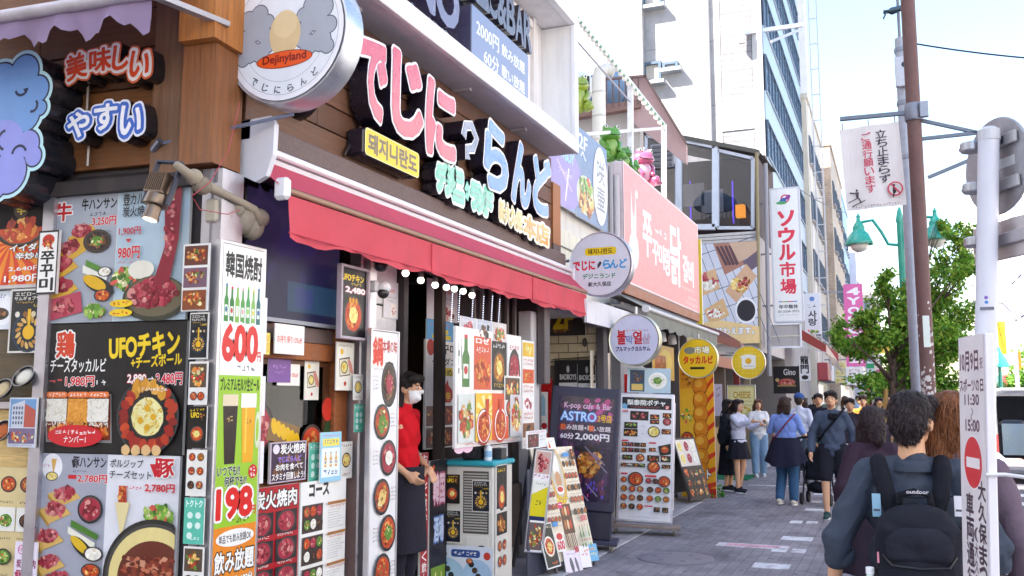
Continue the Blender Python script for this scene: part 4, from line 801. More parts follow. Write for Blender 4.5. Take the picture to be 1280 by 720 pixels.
def d_beef(p):
    p.r(0, 0, .5, 1, 'aab0ba'); p.r(0, .6, .5, 1, 'a2a8b2'); p.r(.503, 0, 1, 1, 'b8ccd8')
    p.t('牛', .045, .06, .165, .2, 'c8202c', .06, WH, .06); p.t('牛ハンサン', .24, .04, .49, .13, BK, .04); p.mic(.3, .15, .42, .18, '3a3a3a'); p.t('3,250円', .32, .19, .49, .26, RED, .04, WH, .03)
    for u, v, w in ((.25, .3, .1), (.17, .42, .1), (.11, .55, .12), (.12, .72, .12)):
        p.p([(u-.1, v+.04), (u+.06, v-.06), (u+.13, v+.02), (u-.02, v+.12)], 'd8a83c'); p.p([(u-.1, v+.04), (u-.02, v+.12), (u-.02, v+.145), (u-.1, v+.065)], 'a87820')
        p.el(p.x(u), p.z(v-.01), w*p.w*.75, p.h*.055, 'a83848', 14, .1, .08); p.blobs(p.x(u), p.z(v-.01), w*p.w*.6, p.h*.045, 'meat', 30, p.w*.02)
    p.p([(.03, .82), (.27, .76), (.29, .92), (.06, .98)], 'b8455a'); p.blobs(p.x(.16), p.z(.87), p.w*.1, p.h*.05, 'meat', 30, p.w*.022)
    p.dish(.37, .38, .1, 'dark', '3a2a20', .7, 24, 'salad'); p.p([(.3, .52), (.48, .62), (.47, .65), (.3, .57)], '5a8a34'); p.p([(.28, .56), (.46, .66), (.45, .7), (.28, .62)], 'eceade')
    p.e(.4, .72, .12, .06, '2a2a2a', 20, -.4); p.e(.37, .7, .09, .045, 'e0b020', 20, -.4); p.dish(.43, .8, .06, 'stew', '2a2a2a', .6, 14); p.dish(.44, .62, .05, 'white', '3a3a3a', .6, 10)
    p.blobs(p.x(.38), p.z(.92), p.w*.07, p.h*.05, 'salad', 40, p.w*.02); p.mic(.4, .3, .48, .32, '5a5a60'); p.mic(.4, .33, .48, .35, '5a5a60')
    p.t('壺カルビ', .55, .03, .74, .12, '2a2a30', .01); p.t('炭火焼', .55, .13, .7, .21, '2a2a30', .01); p.t('1,900円', .53, .29, .68, .35, RED, .02); p.p([(.58, .38), (.62, .38), (.6, .41)], RED); p.t('980円', .53, .44, .68, .53, RED, .05, WH, .03); p.mic(.53, .55, .66, .57, RED)
    p.blobs(p.x(.6), p.z(.68), p.w*.09, p.h*.09, 'salad', 60, p.w*.026); p.e(.7, .62, .09, .07, 'e8e4d4', 18)
    p.e(.8, .84, .22, .17, '3a3a2c', 26); p.e(.8, .825, .2, .15, '6a6048', 26); p.e(.79, .8, .16, .11, 'a02840', 20, .1); p.blobs(p.x(.79), p.z(.8), p.w*.16, p.h*.1, 'meat', 90, p.w*.028)
    p.p([(.84, .02), (.96, .02), (.95, .4), (.9, .72), (.78, .76), (.86, .45)], '8c2434'); p.blobs(p.x(.89), p.z(.3), p.w*.035, p.h*.25, 'meat', 60, p.w*.014)
    p.e(.58, .87, .08, .03, 'f0cc18', 20); p.e(.58, .94, .08, .03, 'f0cc18', 20); p.mic(.52, .855, .64, .885, RED); p.mic(.52, .925, .64, .955, RED)
sheet('beef_menu_panel', 'upper menu panel of beef cuts, grey left half and pale blue right half', 'menu panel', PL(62, 238, 240, 402, .03), d_beef, th=.02)
def d_ufo(p):
    p.r(0, 0, 1, 1, '151213'); p.t('鶏', .07, .06, .2, .26, 'd8401c', .05, WH, .06); p.t('UFOチキン', .46, .09, .95, .26, 'f0cc20', .05, rot=.06); p.t('+チーズボール', .62, .25, .97, .34, 'f0cc20', .03, rot=.06)
    p.t('チーズタッカルビ', .03, .27, .44, .38, WH, .015); p.t('1,980円', .15, .41, .36, .49, RED, .05, WH, .04); p.mic(.03, .43, .13, .48, 'e05a5a'); p.mic(.37, .44, .46, .48, WH)
    p.t('2,880', .6, .4, .73, .47, WH, .03, RED, .04); p.p([(.745, .43), (.77, .43), (.77, .415), (.79, .44), (.77, .465), (.77, .45), (.745, .45)], WH); p.t('2,480円', .8, .39, .98, .48, 'd8203a', .04, WH, .05)
    p.p([(.0, .55), (.49, .55), (.51, .92), (.03, .92)], '8a8a88'); p.p([(.01, .56), (.485, .56), (.5, .9), (.04, .9)], '7a3018')
    p.blobs(p.x(.27), p.z(.83), p.w*.21, p.h*.06, 'stew', 90, p.w*.022)
    for u, pal in ((.1, 'white'), (.26, 'cheese'), (.41, 'white')):
        p.r(u-.075, .585, u+.075, .76, PAL[pal][0] if pal == 'white' else 'e8a040')
        for _ in range(90): p.el(p.x(u+random.uniform(-.075, .075)), p.z(random.uniform(.59, .79)), p.w*.016, p.w*.0035, lin(random.choice(PAL[pal] if pal == 'white' else ['e89a38', 'f0b050', 'd88a28'])), 6, random.uniform(0, 3))
        p.rr(u-.078, .53, u+.078, .575, 'e8783a', .02); p.mic(u-.06, .54, u+.06, .565, WH)
    cx, cz, r = p.x(.765), p.z(.72), p.w*.2; p.el(cx, cz, r*1.08, r*1.08, '3a3a3c', 30); p.el(cx, cz, r*1.02, r*1.02, '1c1a1a', 30)
    for k in range(34): a = k*6.283/34+random.uniform(-.06, .06); q = r*random.uniform(.78, .92); p.el(cx+q*math.cos(a), cz+q*math.sin(a), r*.17, r*.13, lin(random.choice(['a02418', 'b83a1c', 'c84a20', '8a1c14'] if not (.9 < a < 2.2) else ['d89a30', 'c88a28', 'e8b050'])), 10, a, .15)
    for k in range(4): p.el(cx-r*.7+k*r*.35, cz-r*.95, r*.16, r*.16, 'e0b880', 12, 0, .1)
    for k in range(3): p.el(cx-r*.45+k*r*.3, cz+r*.92, r*.1, r*.2, 'd8962c', 12, -.3, .12)
    p.el(cx, cz, r*.6, r*.6, '2a2a2a', 28); p.el(cx, cz, r*.55, r*.55, 'f0e6a0', 24, 0, .03)
    for _ in range(90): a = random.uniform(0, 6.28); q = r*.5*math.sqrt(random.random()); p.el(cx+q*math.cos(a), cz+q*math.sin(a), r*.09, r*.02, lin(random.choice(PAL['cheese']+['f8f2c8'])), 6, random.uniform(0, 3))
    for dx, dz in ((0, .25), (-.22, -.1), (.22, 0), (.02, -.3)): p.el(cx+dx*r, cz+dz*r, r*.1, r*.1, 'e0a81c', 12)
    p.e(.26, .87, .2, .085, RED, 26); p.mic(.11, .825, .41, .86, WH); p.t('ナンバー1', .18, .87, .34, .92, WH, .02); p.mic(.72, .5, .9, .53, WH)
sheet('chicken_menu_panel', 'black menu panel of cheese chicken dishes with yellow UFO lettering', 'menu panel', PL(60, 234, 404, 567, .03), d_ufo, th=.02)
def d_pork(p):
    p.r(0, 0, .5, 1, 'a6a8b6'); p.r(.5, 0, 1, 1, 'e4e4ea'); p.t('豚ハンサン', .25, .02, .49, .1, '1e1a2a', .04); p.mic(.25, .12, .35, .14, '3a3a4a'); p.r(.22, .155, .28, .185, RED); p.t('2,780円', .29, .15, .5, .21, RED, .04, WH, .03)
    p.e(.1, .1, .075, .1, 'f0eef2', 24); p.p([(.09, .04), (.13, .04), (.11, .16)], 'd8a850'); p.dish(.1, .17, .045, 'cheese', '3a3a3c', .6, 8); p.mic(.03, .08, .08, .1, 'c84a6a')
    for u, v in ((.2, .3), (.14, .42), (.1, .62), (.12, .8), (.2, .92)):
        p.p([(u-.12, v), (u+.04, v-.06), (u+.12, v+.02), (u-.04, v+.1)], 'd8b060'); p.p([(u-.12, v), (u-.04, v+.1), (u-.04, v+.13), (u-.12, v+.03)], 'b08838')
        p.el(p.x(u), p.z(v-.01), p.w*.075, p.h*.05, 'b8606a', 14, .2, .1); p.blobs(p.x(u), p.z(v-.01), p.w*.07, p.h*.045, 'meat', 34, p.w*.018)
    p.dish(.4, .4, .09, 'meat', '22202a', .9, 20); p.p([(.27, .48), (.47, .58), (.46, .62), (.27, .53)], '4a7a2a'); p.p([(.25, .53), (.45, .64), (.44, .68), (.25, .58)], 'ecead8'); p.e(.36, .68, .1, .05, '22221e', 18, -.6); p.e(.34, .66, .08, .035, 'e0b828', 18, -.6)
    p.dish(.44, .72, .07, 'white', '22201e', .6, 12); p.dish(.43, .84, .07, 'stew', '22201e', .6, 14)
    p.t('ポルジップ', .53, .03, .76, .09, '2a2a30', .02); p.t('チーズセット', .53, .11, .82, .17, '2a2a30', .02); p.t('豚', .84, .02, .97, .15, 'c81c2a', .05, WH, .05); p.mic(.65, .22, .76, .245, RED); p.t('2,780円', .78, .2, .98, .26, RED, .03)
    p.p([(.6, .22), (.65, .22), (.66, .36), (.6, .36)], 'b8442a'); p.p([(.58, .34), (.68, .34), (.63, .6)], 'e8d8a0'); p.blobs(p.x(.62), p.z(.28), p.w*.025, p.h*.05, 'stew', 18, p.w*.014); p.blobs(p.x(.88), p.z(.42), p.w*.09, p.h*.07, 'salad', 60, p.w*.024)
    cx, cz, r = p.x(.86), p.z(.86), p.w*.34
    def half(rr_, rz_, col):
        pts = [(max(p.x(.502), min(p.x(1), cx+rr_*math.cos(a))), max(0.001, cz+rz_*math.sin(a))) for a in np.linspace(0, 2*math.pi, 48, endpoint=False)]; p.poly(pts, col)
    half(r, r*.95, '2a2826'); half(r*.94, r*.88, '4a4642'); half(r*.88, r*.82, 'e8d690'); half(r*.7, r*.6, '6a3020')
    for _ in range(150):
        u, v = random.uniform(.66, .99), random.uniform(.72, .99); p.el(p.x(u), p.z(v), p.w*.02, p.w*.012, lin(random.choice(['8a3a26', 'a85038', 'c87858', '6a2818', 'd89878'])), 8, random.uniform(-.4, .4), .2)
sheet('pork_menu_panel', 'lower menu panel of pork sets with a big iron pan', 'menu panel', PL(48, 225, 568, 742, .03), d_pork, th=.02)
# left window with sample dishes and little sheets
t = None
k = 0
for x, y in ((8, 478), (36, 462), (8, 530)):
    c = PL(x-13, x+13, y-13, y+13, .06).loc; t = thing('sample_bowl', 'black bowl of sample food lined up in the left alley window', 'bowl', (c.x, c.y, c.z), (R(58), 0, R(LAL)), 'sample bowls in the alley window')
    m = M(); m.lathe([(.03, 0), (.06, .02), (.072, .045), (.066, .045), (.055, .03)], '1e1b1c', 20); m.build('bowl_shell', t, 'gloss', smooth=True)
    m = M(); m.lathe([(.06, .034), (.03, .042), (.001, .044)], ('c8b48c', 'd8d4c8', 'b05a2a', 'd0c0a0', 'a84a2c')[k], 16); m.build('food', t, 'matte', smooth=2); k += 1
def d_bld(p): p.r(0, 0, 1, 1, 'cfd6e2'); p.r(.04, .03, .96, .6, '6f9ac8'); p.p([(.1, .15), (.55, .05), (.55, .6), (.1, .6)], 'c8ccd6'); p.p([(.55, .12), (.95, .25), (.95, .6), (.55, .6)], 'b8584a'); [p.r(.14+i*.1, .18+j*.1, .2+i*.1, .24+j*.1, '5a6a88') for i in range(4) for j in range(4)]; p.photo(.04, .62, .96, .93, 'mix', '7a6a8a', 26); p.mic(.1, .95, .9, .98, '3a3a8a')
sheet('street_photo_leaflet', 'leaflet with a photo of a blue street, standing in the left alley window', 'leaflet', PL(12, 47, 497, 559, .09), d_bld)
def d_menu(p):
    p.r(0, 0, 1, 1, 'dcc894')
    for j in range(3):
        for i in range(3):
            u, v = .2+i*.32, .14+j*.3
            if j == 1: p.r(u-.15, v-.11, u+.15, v+.09, 'eceae2')
            p.dish(u, v, .13, ('stew', 'stew', 'mix', 'stew', 'salad', 'dark', 'white', 'salad', 'mix')[i+j*3], '1c1a1c' if j != 1 else 'd8d8da', .8, 16); p.mic(u-.12, v+.14, u+.1, v+.16, '3a2a20')
sheet('dish_menu_sheet', 'tan menu sheet of bowls below the sample bowls at the left edge', 'menu sheet', PL(-30, 46, 584, 735, .03), d_menu)
def d_otoku(p): p.r(0, 0, 1, 1, 'eadff0'); p.c(.28, .16, .16, 'c8408a'); p.c(.28, .16, .13, 'eadff0'); p.t('お得!', .16, .1, .42, .2, 'c8408a', .02); p.t('炭火焼肉', .1, .35, .95, .52, '8a2a5a', .05); p.t('豚', .1, .57, .35, .72, 'b0305a', .05); p.t('ランチ', .1, .78, .8, .93, '8a2a5a', .05)
sheet('pink_deal_card', 'white card with pink deal lettering over the tan menu sheet', 'card', PL(19, 47, 677, 740, .07), d_otoku)
# corner column strip of sheets (they face the street side)
def d_crowd(p):
    for i in range(3): p.r(.06, .03+i*.33, .94, .32+i*.33, ('6a3a30', '7a5a6a', '8a4a2a')[i]); p.blobs(p.x(.5), p.z(.17+i*.33), p.w*.36, p.h*.1, 'mix', 40, p.w*.06)
sheet('party_photo_sheet', 'sheet of crowded party photos beside the soju price board', 'photo sheet', PL(229, 262, 305, 389, .13), d_crowd)
strip = [('small_dumpling_poster', 'little black dumpling poster on the corner column, under the party photos', (238, 261, 391, 449), d_gyoza)]
def d_small1(p): p.r(0, 0, 1, 1, 'e8e4de'); p.photo(.05, .05, .95, .6, 'mix', '5a4a3a'); p.dish(.3, .8, .2, 'mix', n=10); p.dish(.7, .8, .2, 'stew', n=10)
def d_small2(p): p.r(0, 0, 1, 1, '17150f'); p.mic(.1, .05, .9, .12, 'f0cc20'); p.t('UFO', .15, .15, .6, .27, 'f0cc20', .04); p.dish(.5, .66, .38, 'stew', '3a3a3a', 1, 26, 'cheese'); p.photo(.6, .1, .95, .35, 'fried', '17150f', 12)
def d_small3(p): p.r(0, 0, 1, 1, 'ece8e0'); [p.dish(.28+(i % 2)*.45, .16+(i//2)*.3, .18, ('stew', 'fried', 'mix', 'stew', 'dark', 'mix')[i], n=12) for i in range(6)]
def d_toktok(p): p.r(0, 0, 1, 1, '5fc0a8'); p.t('トクトク', .1, .05, .9, .2, 'eaf8f0', .03); [p.c(.3+(i % 2)*.4, .38+(i//2)*.22, .14, 'dff2e8', 14) for i in range(5)]; p.mic(.15, .85, .85, .92, 'eaf8f0')
strip += [('photo_leaflet', 'white leaflet with one large dish photo on the corner column', (237, 260, 452, 506), d_small1), ('small_chicken_poster', 'little black chicken pan poster low on the corner column', (236, 259, 508, 560), d_small2),
          ('dish_leaflet', 'white leaflet of six round dishes above the turquoise leaflet', (234, 258, 562, 620), d_small3), ('turquoise_leaflet', 'turquoise leaflet with pale circles at the foot of the corner column', (231, 256, 622, 680), d_toktok), ('fried_food_leaflet', 'leaflet of fried food at the very bottom of the corner column', (230, 255, 683, 735), d_small1)]
for n_, l_, bx, dr in strip: sheet(n_, l_, 'poster', PL(*bx, .125), dr)
# the soju and beer price board
def bottle2d(p, u, v0, v1, w, col, cap_):
    p.p([(u-w*.2, v0), (u+w*.2, v0), (u+w*.24, v0+(v1-v0)*.3), (u+w*.5, v0+(v1-v0)*.42), (u+w*.5, v1), (u-w*.5, v1), (u-w*.5, v0+(v1-v0)*.42), (u-w*.24, v0+(v1-v0)*.3)], col); p.r(u-w*.34, v0+(v1-v0)*.56, u+w*.34, v0+(v1-v0)*.84, 'e8f0e0'); p.e(u, v0+(v1-v0)*.68, w*.26, (v1-v0)*.08, cap_); p.r(u-w*.22, v0, u+w*.22, v0+(v1-v0)*.07, cap_)
def d_600(p):
    p.r(0, 0, 1, .345, WH); p.r(0, .345, 1, .735, '9cc832'); p.r(0, .735, 1, 1, 'ea8a24')
    p.t('韓国焼酎', .06, .02, .94, .085, '1e2024', .05)
    for i in range(7): bottle2d(p, .1+i*.13, .105+(i % 2)*.006, .205, .1, ('3a8a3a', '2f7a34', '7ab04a', '5a9a4a', '4a9a54', '88b85a', '2a6a6a')[i], ('2a6a9a', 'c8303a', 'e8d8e0', 'e0a0b0', '8ac850', 'd8c840', '2a5aa0')[i])
    p.t('600', .05, .215, .88, .305, 'd8201c', .05, WH, .05); p.t('円', .89, .28, .98, .305, RED, .03); p.mic(.4, .318, .85, .335, '8a8a90')
    p.t('プレミアムモルツ生ビール', .03, .352, .97, .385, '2a3a1a', .03)
    p.p([(.1, .4), (.46, .4), (.42, .575), (.18, .575)], '2a1c18'); p.r(.1, .395, .46, .425, 'e0d0b0'); p.p([(.54, .4), (.9, .4), (.85, .575), (.6, .575)], 'e8a818'); p.r(.53, .392, .91, .43, 'f6f0e0'); p.e(.95, .49, .06, .05, 'd8e0c0'); p.e(.95, .49, .035, .032, '9cc832'); p.mic(.2, .45, .36, .47, 'c0a060'); p.mic(.66, .46, .8, .475, '8a5a10'); p.r(.64, .43, .68, .55, 'f2c84a')
    p.t('いつでも!!', .03, .58, .55, .605, '1e2a14', .03, WH, .03); p.t('何杯でも!!', .2, .607, .72, .632, '1e2a14', .03, WH, .03); p.c(.87, .6, .11, RED); p.mic(.79, .588, .95, .6, WH); p.mic(.79, .603, .95, .615, WH)
    p.t('198', .05, .64, .86, .712, 'd8201c', .05, WH, .06); p.t('円', .88, .69, .97, .712, RED, .03); p.mic(.4, .717, .85, .73, '4a5a20')
    p.e(.5, .765, .45, .022, WH); p.t('単品でも飲み放題OK', .12, .755, .88, .776, '2a2a2a', .02); p.t('飲み放題', .04, .797, .96, .85, WH, .06, '3a2414', .06); p.t('80種類以上 120分', .04, .862, .94, .887, WH, .03, '5a3a10', .03); p.t('1500', .04, .9, .84, .975, 'd8201c', .08, WH, .06); p.t('円', .87, .95, .97, .975, WH, .03)
f = PF(262, 321, 303, 790, RX+.12); sheet('drink_price_board', 'tall board of soju and beer prices with big red 600 and 198', 'menu board', f, d_600, th=.03, frm='c9c6ca', fw=.022)
o = M()
for xl, xr, yt, yb, n_, l_ in ((313, 332, 371, 442, 'blank_white_sheet', 'blank white sheet sticking out behind the drink board, upper one'), (312, 330, 470, 520, 'blank_white_card', 'blank white card behind the drink board, at window height'), (312, 328, 552, 605, 'curled_white_card', 'small white card with pink print low behind the drink board')):
    sheet(n_, l_, 'sheet', PF(xl, xr, yt, yb, RX+.08), (lambda p: (p.r(0, 0, 1, 1, 'f0eff4'), p.mic(.2, .12, .8, .2, 'd8a0b0'))))
def d_take(p): p.r(0, 0, 1, 1, 'f2ece6'); p.t('お持ち帰り10%off', .08, .38, .92, .62, 'd8402a', .015)
sheet('takeaway_notice', 'white paper notice with red takeaway lettering under the television', 'notice', PF(342, 379, 406, 443, RX+.03), d_take)
def d_yel(p): p.r(0, 0, 1, 1, 'f0d860'); p.photo(.1, .1, .9, .9, 'cheese', 'e8c040', 10)
sheet('yellow_card', 'small yellow card beside the blank white sheet', 'card', PF(327, 336, 416, 443, RX+.03), d_yel)
def d_sumi(p):
    p.r(0, 0, 1, 1, 'c8b8c8'); p.r(.03, .03, .97, .97, '3a2440'); p.blobs(p.x(.5), p.z(.6), p.w*.42, p.h*.3, 'dark', 40, p.w*.06); p.t('炭火焼肉', .27, .05, .95, .3, WH, .04, '2a1030', .04); p.e(.15, .17, .09, .12, 'e8e0ea'); p.t('でじにらんど', .2, .36, .85, .5, '9a7ad8', .04); p.t('お肉を食べて', .15, .54, .9, .7, WH, .03, '4a1a3a', .04); p.t('スタミナ回復しよう!', .05, .76, .95, .94, WH, .03, '4a1a3a', .04)
sheet('charcoal_grill_sign', 'small dark purple charcoal grill sign standing on the window sill', 'sign', PF(335, 380, 552, 602, RX+.0), d_sumi, th=.015)
sheet('teal_card', 'narrow teal card with pale circles between the purple sign and the blue stand', 'card', PF(385, 401, 553, 601, RX+.01), d_toktok)
def d_blue(p): p.r(0, 0, 1, 1, '9cd0ea'); p.mic(.1, .05, .9, .1, 'd04a8a'); p.r(.1, .13, .9, .28, 'f0e060'); p.mic(.15, .16, .85, .25, '3a6aa0'); p.r(.06, .32, .94, .9, 'eef6fa'); [bottle2d(p, .25+i*.25, .4, .7, .12, 'e0b060', '3a6aa0') for i in range(3)]; p.mic(.15, .75, .85, .86, '3a6aa0')
sheet('light_blue_stand', 'light blue drinks leaflet in front of the window at its right end', 'leaflet', PF(399, 425, 540, 602, RX+.06), d_blue)
def d_pan(p): p.r(0, 0, 1, 1, 'eeeae4'); p.mic(.1, .06, .9, .14, '6a3a2a'); p.dish(.5, .5, .36, 'noodle', '2a2624', .95, 20, 'cheese'); p.mic(.15, .85, .8, .92, '8a3a2a')
sheet('noodle_card', 'white card with one round pan, on the timber by the metal column', 'card', PF(424, 439, 552, 598, RX+.02), d_pan)
def d_hang(p): p.r(0, 0, 1, 1, 'efe9dc'); p.mic(.08, .05, .85, .1, '4a3020'); p.c(.3, .2, .09, 'e8b820'); p.p([(.15, .35), (.75, .3), (.8, .68), (.2, .72)], '3a2a20'); p.p([(.18, .37), (.73, .33), (.77, .66), (.22, .7)], 'e8dcc4'); p.dish(.45, .52, .2, 'cheese', '5a4a30', 1, 14); p.el(p.x(.8), p.z(.5), .02, .06, 'd89080', 10, .5); p.c(.5, .86, .07, 'c83a2a')
sheet('hanging_paper', 'cream paper sheet hanging on the timber under the small chicken lightbox', 'paper', PF(419, 441, 428, 488, RX+.04), d_hang)
def d_ufo2(p): p.r(0, 0, 1, 1, '191516'); p.t('UFOチキン', .06, .08, .9, .18, 'f0cc20', .05); p.mic(.4, .2, .8, .24, 'f0cc20'); p.t('2,480', .2, .27, .95, .36, WH, .04, 'c83a6a', .05); p.dish(.5, .68, .38, 'stew', '3a3434', 1.1, 30, 'cheese'); [p.e(.36+i*.12, .47, .05, .05, 'd8962c', 10) for i in range(3)]
sheet('chicken_lightbox', 'small framed black chicken poster hanging by the end of the television', 'menu lightbox', PF(422, 458, 333, 425, RX+.1), d_ufo2, frm='b8a8b0', fw=.02)
def d_yaki(p):
    p.r(0, 0, 1, 1, 'b41a24'); p.t('炭火焼肉', .1, .04, .95, .2, WH, .05, '1a1414', .06)
    for j in range(3):
        for i in range(2): p.r(.04+i*.48, .24+j*.26, .48+i*.48, .45+j*.26, '2a2226'); p.dish(.26+i*.48, .345+j*.26, .2, 'meat', '3a3438', .75, 22); p.mic(.08+i*.48, .455+j*.26, .4+i*.48, .48+j*.26, WH)
sheet('red_grill_menu', 'red menu board of raw grill meats below the window', 'menu board', PF(306, 369, 608, 742, RX+.03), d_yaki, th=.02)
def d_course(p):
    p.r(0, 0, 1, 1, 'f2f0ec'); p.t('コース', .18, .03, .6, .13, '1e1c1e', .05, 'c8c4c0', .02)
    for j in range(3): p.r(.04, .2+j*.27, .48, .44+j*.27, '4a3a34'); [p.dish(.14+(i % 3)*.13, .26+j*.27+(i//3)*.11, .075, ('mix', 'stew', 'meat', 'salad', 'white', 'dark')[(i+j) % 6], '2a2422', 1, 9) for i in range(6)]
    for j in range(3):
        p.r(.55, .2+j*.27, .97, .225+j*.27, 'a8703a'); p.mic(.6, .235+j*.27, .95, .255+j*.27, 'c83a3a')
        for q in range(8): p.mic(.55, .27+j*.27+q*.022, .75+random.random()*.2, .28+j*.27+q*.022, '5a5450')
sheet('white_course_menu', 'white course menu board right of the red grill menu', 'menu board', PF(371, 428, 600, 742, RX+.03), d_course, th=.02)
def d_nabe(p):
    p.r(0, 0, 1, 1, 'f1eff0'); p.t('鍋', .06, .025, .42, .12, 'd83a2a', .05, 'e8b8a8', .05); p.t('本場の味', .42, .03, .97, .075, 'b83a30', .03); p.mic(.1, .13, .5, .14, '8a4a3a'); p.mic(.5, .11, .9, .13, '3a2a2a')
    for i, (u, v, k1, k2) in enumerate(((.68, .19, 'dark', 'meat'), (.42, .325, 'mix', 'salad'), (.66, .455, 'meat', 'white'), (.42, .59, 'mix', 'noodle'), (.64, .72, 'stew', 'salad'), (.44, .85, 'stew', 'mix'), (.64, .97, 'stew', 'meat'))):
        p.dish(u, v, .3, k1, '1c181a', 1.15 if i else 1.5, 46, k2); uu = .06 if u > .5 else .72; [p.mic(uu, v-.03+q*.014, uu+.2, v-.022+q*.014, '9a5a4a' if q == 0 else '7a7074') for q in range(4)]
sheet('hotpot_board', 'tall white hotpot menu board standing beside the worker in red', 'menu board', PF(457, 493, 412, 770, RX+.16), d_nabe, th=.02, frm='c9c6ca', fw=.015)
# by the door
XD = RX-.3
def d_film(p): p.r(0, 0, 1, 1, 'd6d2da'); p.t('営業時間', .25, .2, .75, .3, 'c85a5a', .01); p.mic(.2, .4, .85, .47, '6a6a7a'); p.mic(.2, .5, .7, .57, '6a6a7a'); p.r(.5, .6, .9, .95, 'e8ded8'); p.blobs(p.x(.7), p.z(.8), p.w*.15, p.h*.12, 'meat', 10, p.w*.04)
sheet('filmed_notice', 'pale notice in clear film hanging by the doorway', 'notice', PF(533, 571, 352, 401, XD), d_film)
def d_bl(p): p.r(0, 0, 1, 1, '5aa4d8'); p.mic(.15, .12, .85, .3, 'd8506a'); p.rr(.3, .42, .8, .62, 'f0d840', .02); p.rr(.2, .68, .9, .88, 'f0d840', .02); p.mic(.34, .46, .76, .58, '6a4a1a'); p.mic(.24, .72, .86, .84, '6a4a1a')
sheet('blue_yellow_notice', 'blue notice with yellow labels under the filmed notice', 'notice', PF(532, 566, 401, 427, XD), d_bl)
def d_jju2(p):
    p.r(0, 0, 1, 1, 'f0ece8'); p.c(.15, .07, .12, 'b8281c'); p.t('쭈꾸미', .3, .03, .95, .12, '221c1c', .04); p.t('イイダコ', .2, .16, .95, .23, '221c1c', .02); p.e(.75, .29, .35, .04, 'f0d030'); p.t('炒め', .45, .26, .85, .33, '221c1c', .02)
    p.p([(.55, .53), (.62, .42), (.7, .36), (.74, .42), (.86, .46), (.9, .52), (.8, .58), (.62, .58)], 'c0281c'); p.t('辛', .64, .48, .8, .56, 'f0c820', .04)
    p.photo(.03, .61, .97, .79, 'stew', '6a1c10', 60, .1); p.photo(.03, .81, .97, .99, 'stew', '5a1a10', 60, .1)
sheet('spicy_octopus_panel', 'white and red panel of spicy octopus dishes behind the worker', 'menu panel', PF(529, 568, 426, 560, XD), d_jju2, th=.02)
def d_strip(p): p.r(0, 0, 1, 1, 'a81c24'); p.vt('おいしく食べて楽しく飲んで', .2, .01, .85, .99, WH, .02)
sheet('red_slogan_strip', 'narrow vertical red strip with white slogan in the doorway', 'banner', PF(523, 532, 566, 745, RX-.02), d_strip, th=.02)
def d_neon(p): p.r(0, 0, 1, 1, '1c1820'); p.t('韓国', .2, .1, .85, .32, 'e8c8d8', .03, 'a84a6a', .06); p.t('酒場', .25, .42, .8, .6, 'c8d8f0', .03, '4a6ab0', .06); p.c(.2, .05, .06, 'e86a2a'); p.r(.1, .78, .9, .98, '7a9a2a'); p.mic(.2, .82, .8, .94, 'f0e8a0')
sheet('neon_style_board', 'dark board with glowing style kanji behind the white machine', 'sign', PF(534, 556, 575, 745, RX-.04), d_neon, th=.02)
def d_big(p):
    p.r(0, 0, 1, 1, 'eee8e4'); p.r(.0, .0, .24, .5, 'f2f0ec'); bottle2d(p, .14, .06, .5, .1, '4a7a3a', 'c8303a'); p.mic(.03, .1, .09, .4, '5a5a5a')
    p.r(.25, .06, .5, .52, 'd85a3a'); p.t('ロゼ', .28, .07, .47, .12, WH, .03); p.mic(.28, .15, .47, .2, WH); p.blobs(p.x(.375), p.z(.38), p.w*.1, p.h*.12, 'stew', 60, p.w*.025)
    p.r(.51, .08, .74, .52, '201c1c'); p.mic(.53, .1, .72, .14, WH); p.dish(.625, .32, .1, 'fried', '4a3a2a', 1.1, 24, 'cheese'); p.mic(.54, .46, .7, .5, 'e8c040')
    p.r(.75, .06, .99, .54, 'f0eeee'); p.dish(.87, .36, .1, 'meat', '3a3030', 1.6, 28); p.mic(.78, .1, .95, .15, 'c83a3a'); p.mic(.78, .18, .95, .22, '6a6a6a')
    p.photo(.03, .56, .25, .96, 'mix', 'd8dcd8', 60, .12); p.r(.26, .55, .76, .96, 'f0c030')
    for k in range(9): a = k*.7; p.p([(.42, .72), (.42+.16*math.cos(a), .72+.16*math.sin(a)), (.42+.16*math.cos(a+.3), .72+.16*math.sin(a+.3))], 'f6e6a0')
    p.r(.5, .55, .76, .96, 'e0582a'); p.dish(.38, .84, .11, 'stew', 'a83a1a', 1, 30); p.dish(.63, .83, .1, 'stew', 'c84a1a', 1.1, 30); p.p([(.4, .6), (.45, .6), (.44, .78), (.4, .78)], 'c8402a'); p.p([(.6, .6), (.65, .6), (.64, .78), (.6, .78)], 'c8402a'); p.photo(.78, .56, .98, .95, 'mix', 'd0ccd0', 50, .12)
    p.mic(.1, .965, .9, .99, 'c83a3a')
f = PF(566, 649, 414, 556, RX+.3); sheet('hanging_menu_board', 'large hanging board of many food posters in the middle of the shopfront', 'menu board', f, d_big, th=.02)
def d_top3(p):
    for i in range(3): p.r(i/3+.01, 0, (i+1)/3-.01, 1, ('c8c4cc', 'b8bcc8', 'd8ccc8')[i]); p.blobs(p.x((i+.5)/3), p.z(.5), p.w*.11, p.h*.32, ('meat', 'dark', 'mix')[i], 26, p.w*.03); p.mic(i/3+.03, .1, (i+1)/3-.05, .2, WH)
sheet('cast_photo_strip', 'strip of three glossy photos along the top of the hanging board', 'photo strip', PF(574, 632, 400, 432, RX+.31), d_top3)
def d_scallop(p): p.e(.2, .3, .2, .7, 'f0c8dc'); p.e(.5, .3, .2, .7, 'f0c8dc'); p.r(0, 0, 1, .4, 'f4d8e4'); p.mic(.1, .1, .9, .3, 'c83a6a')
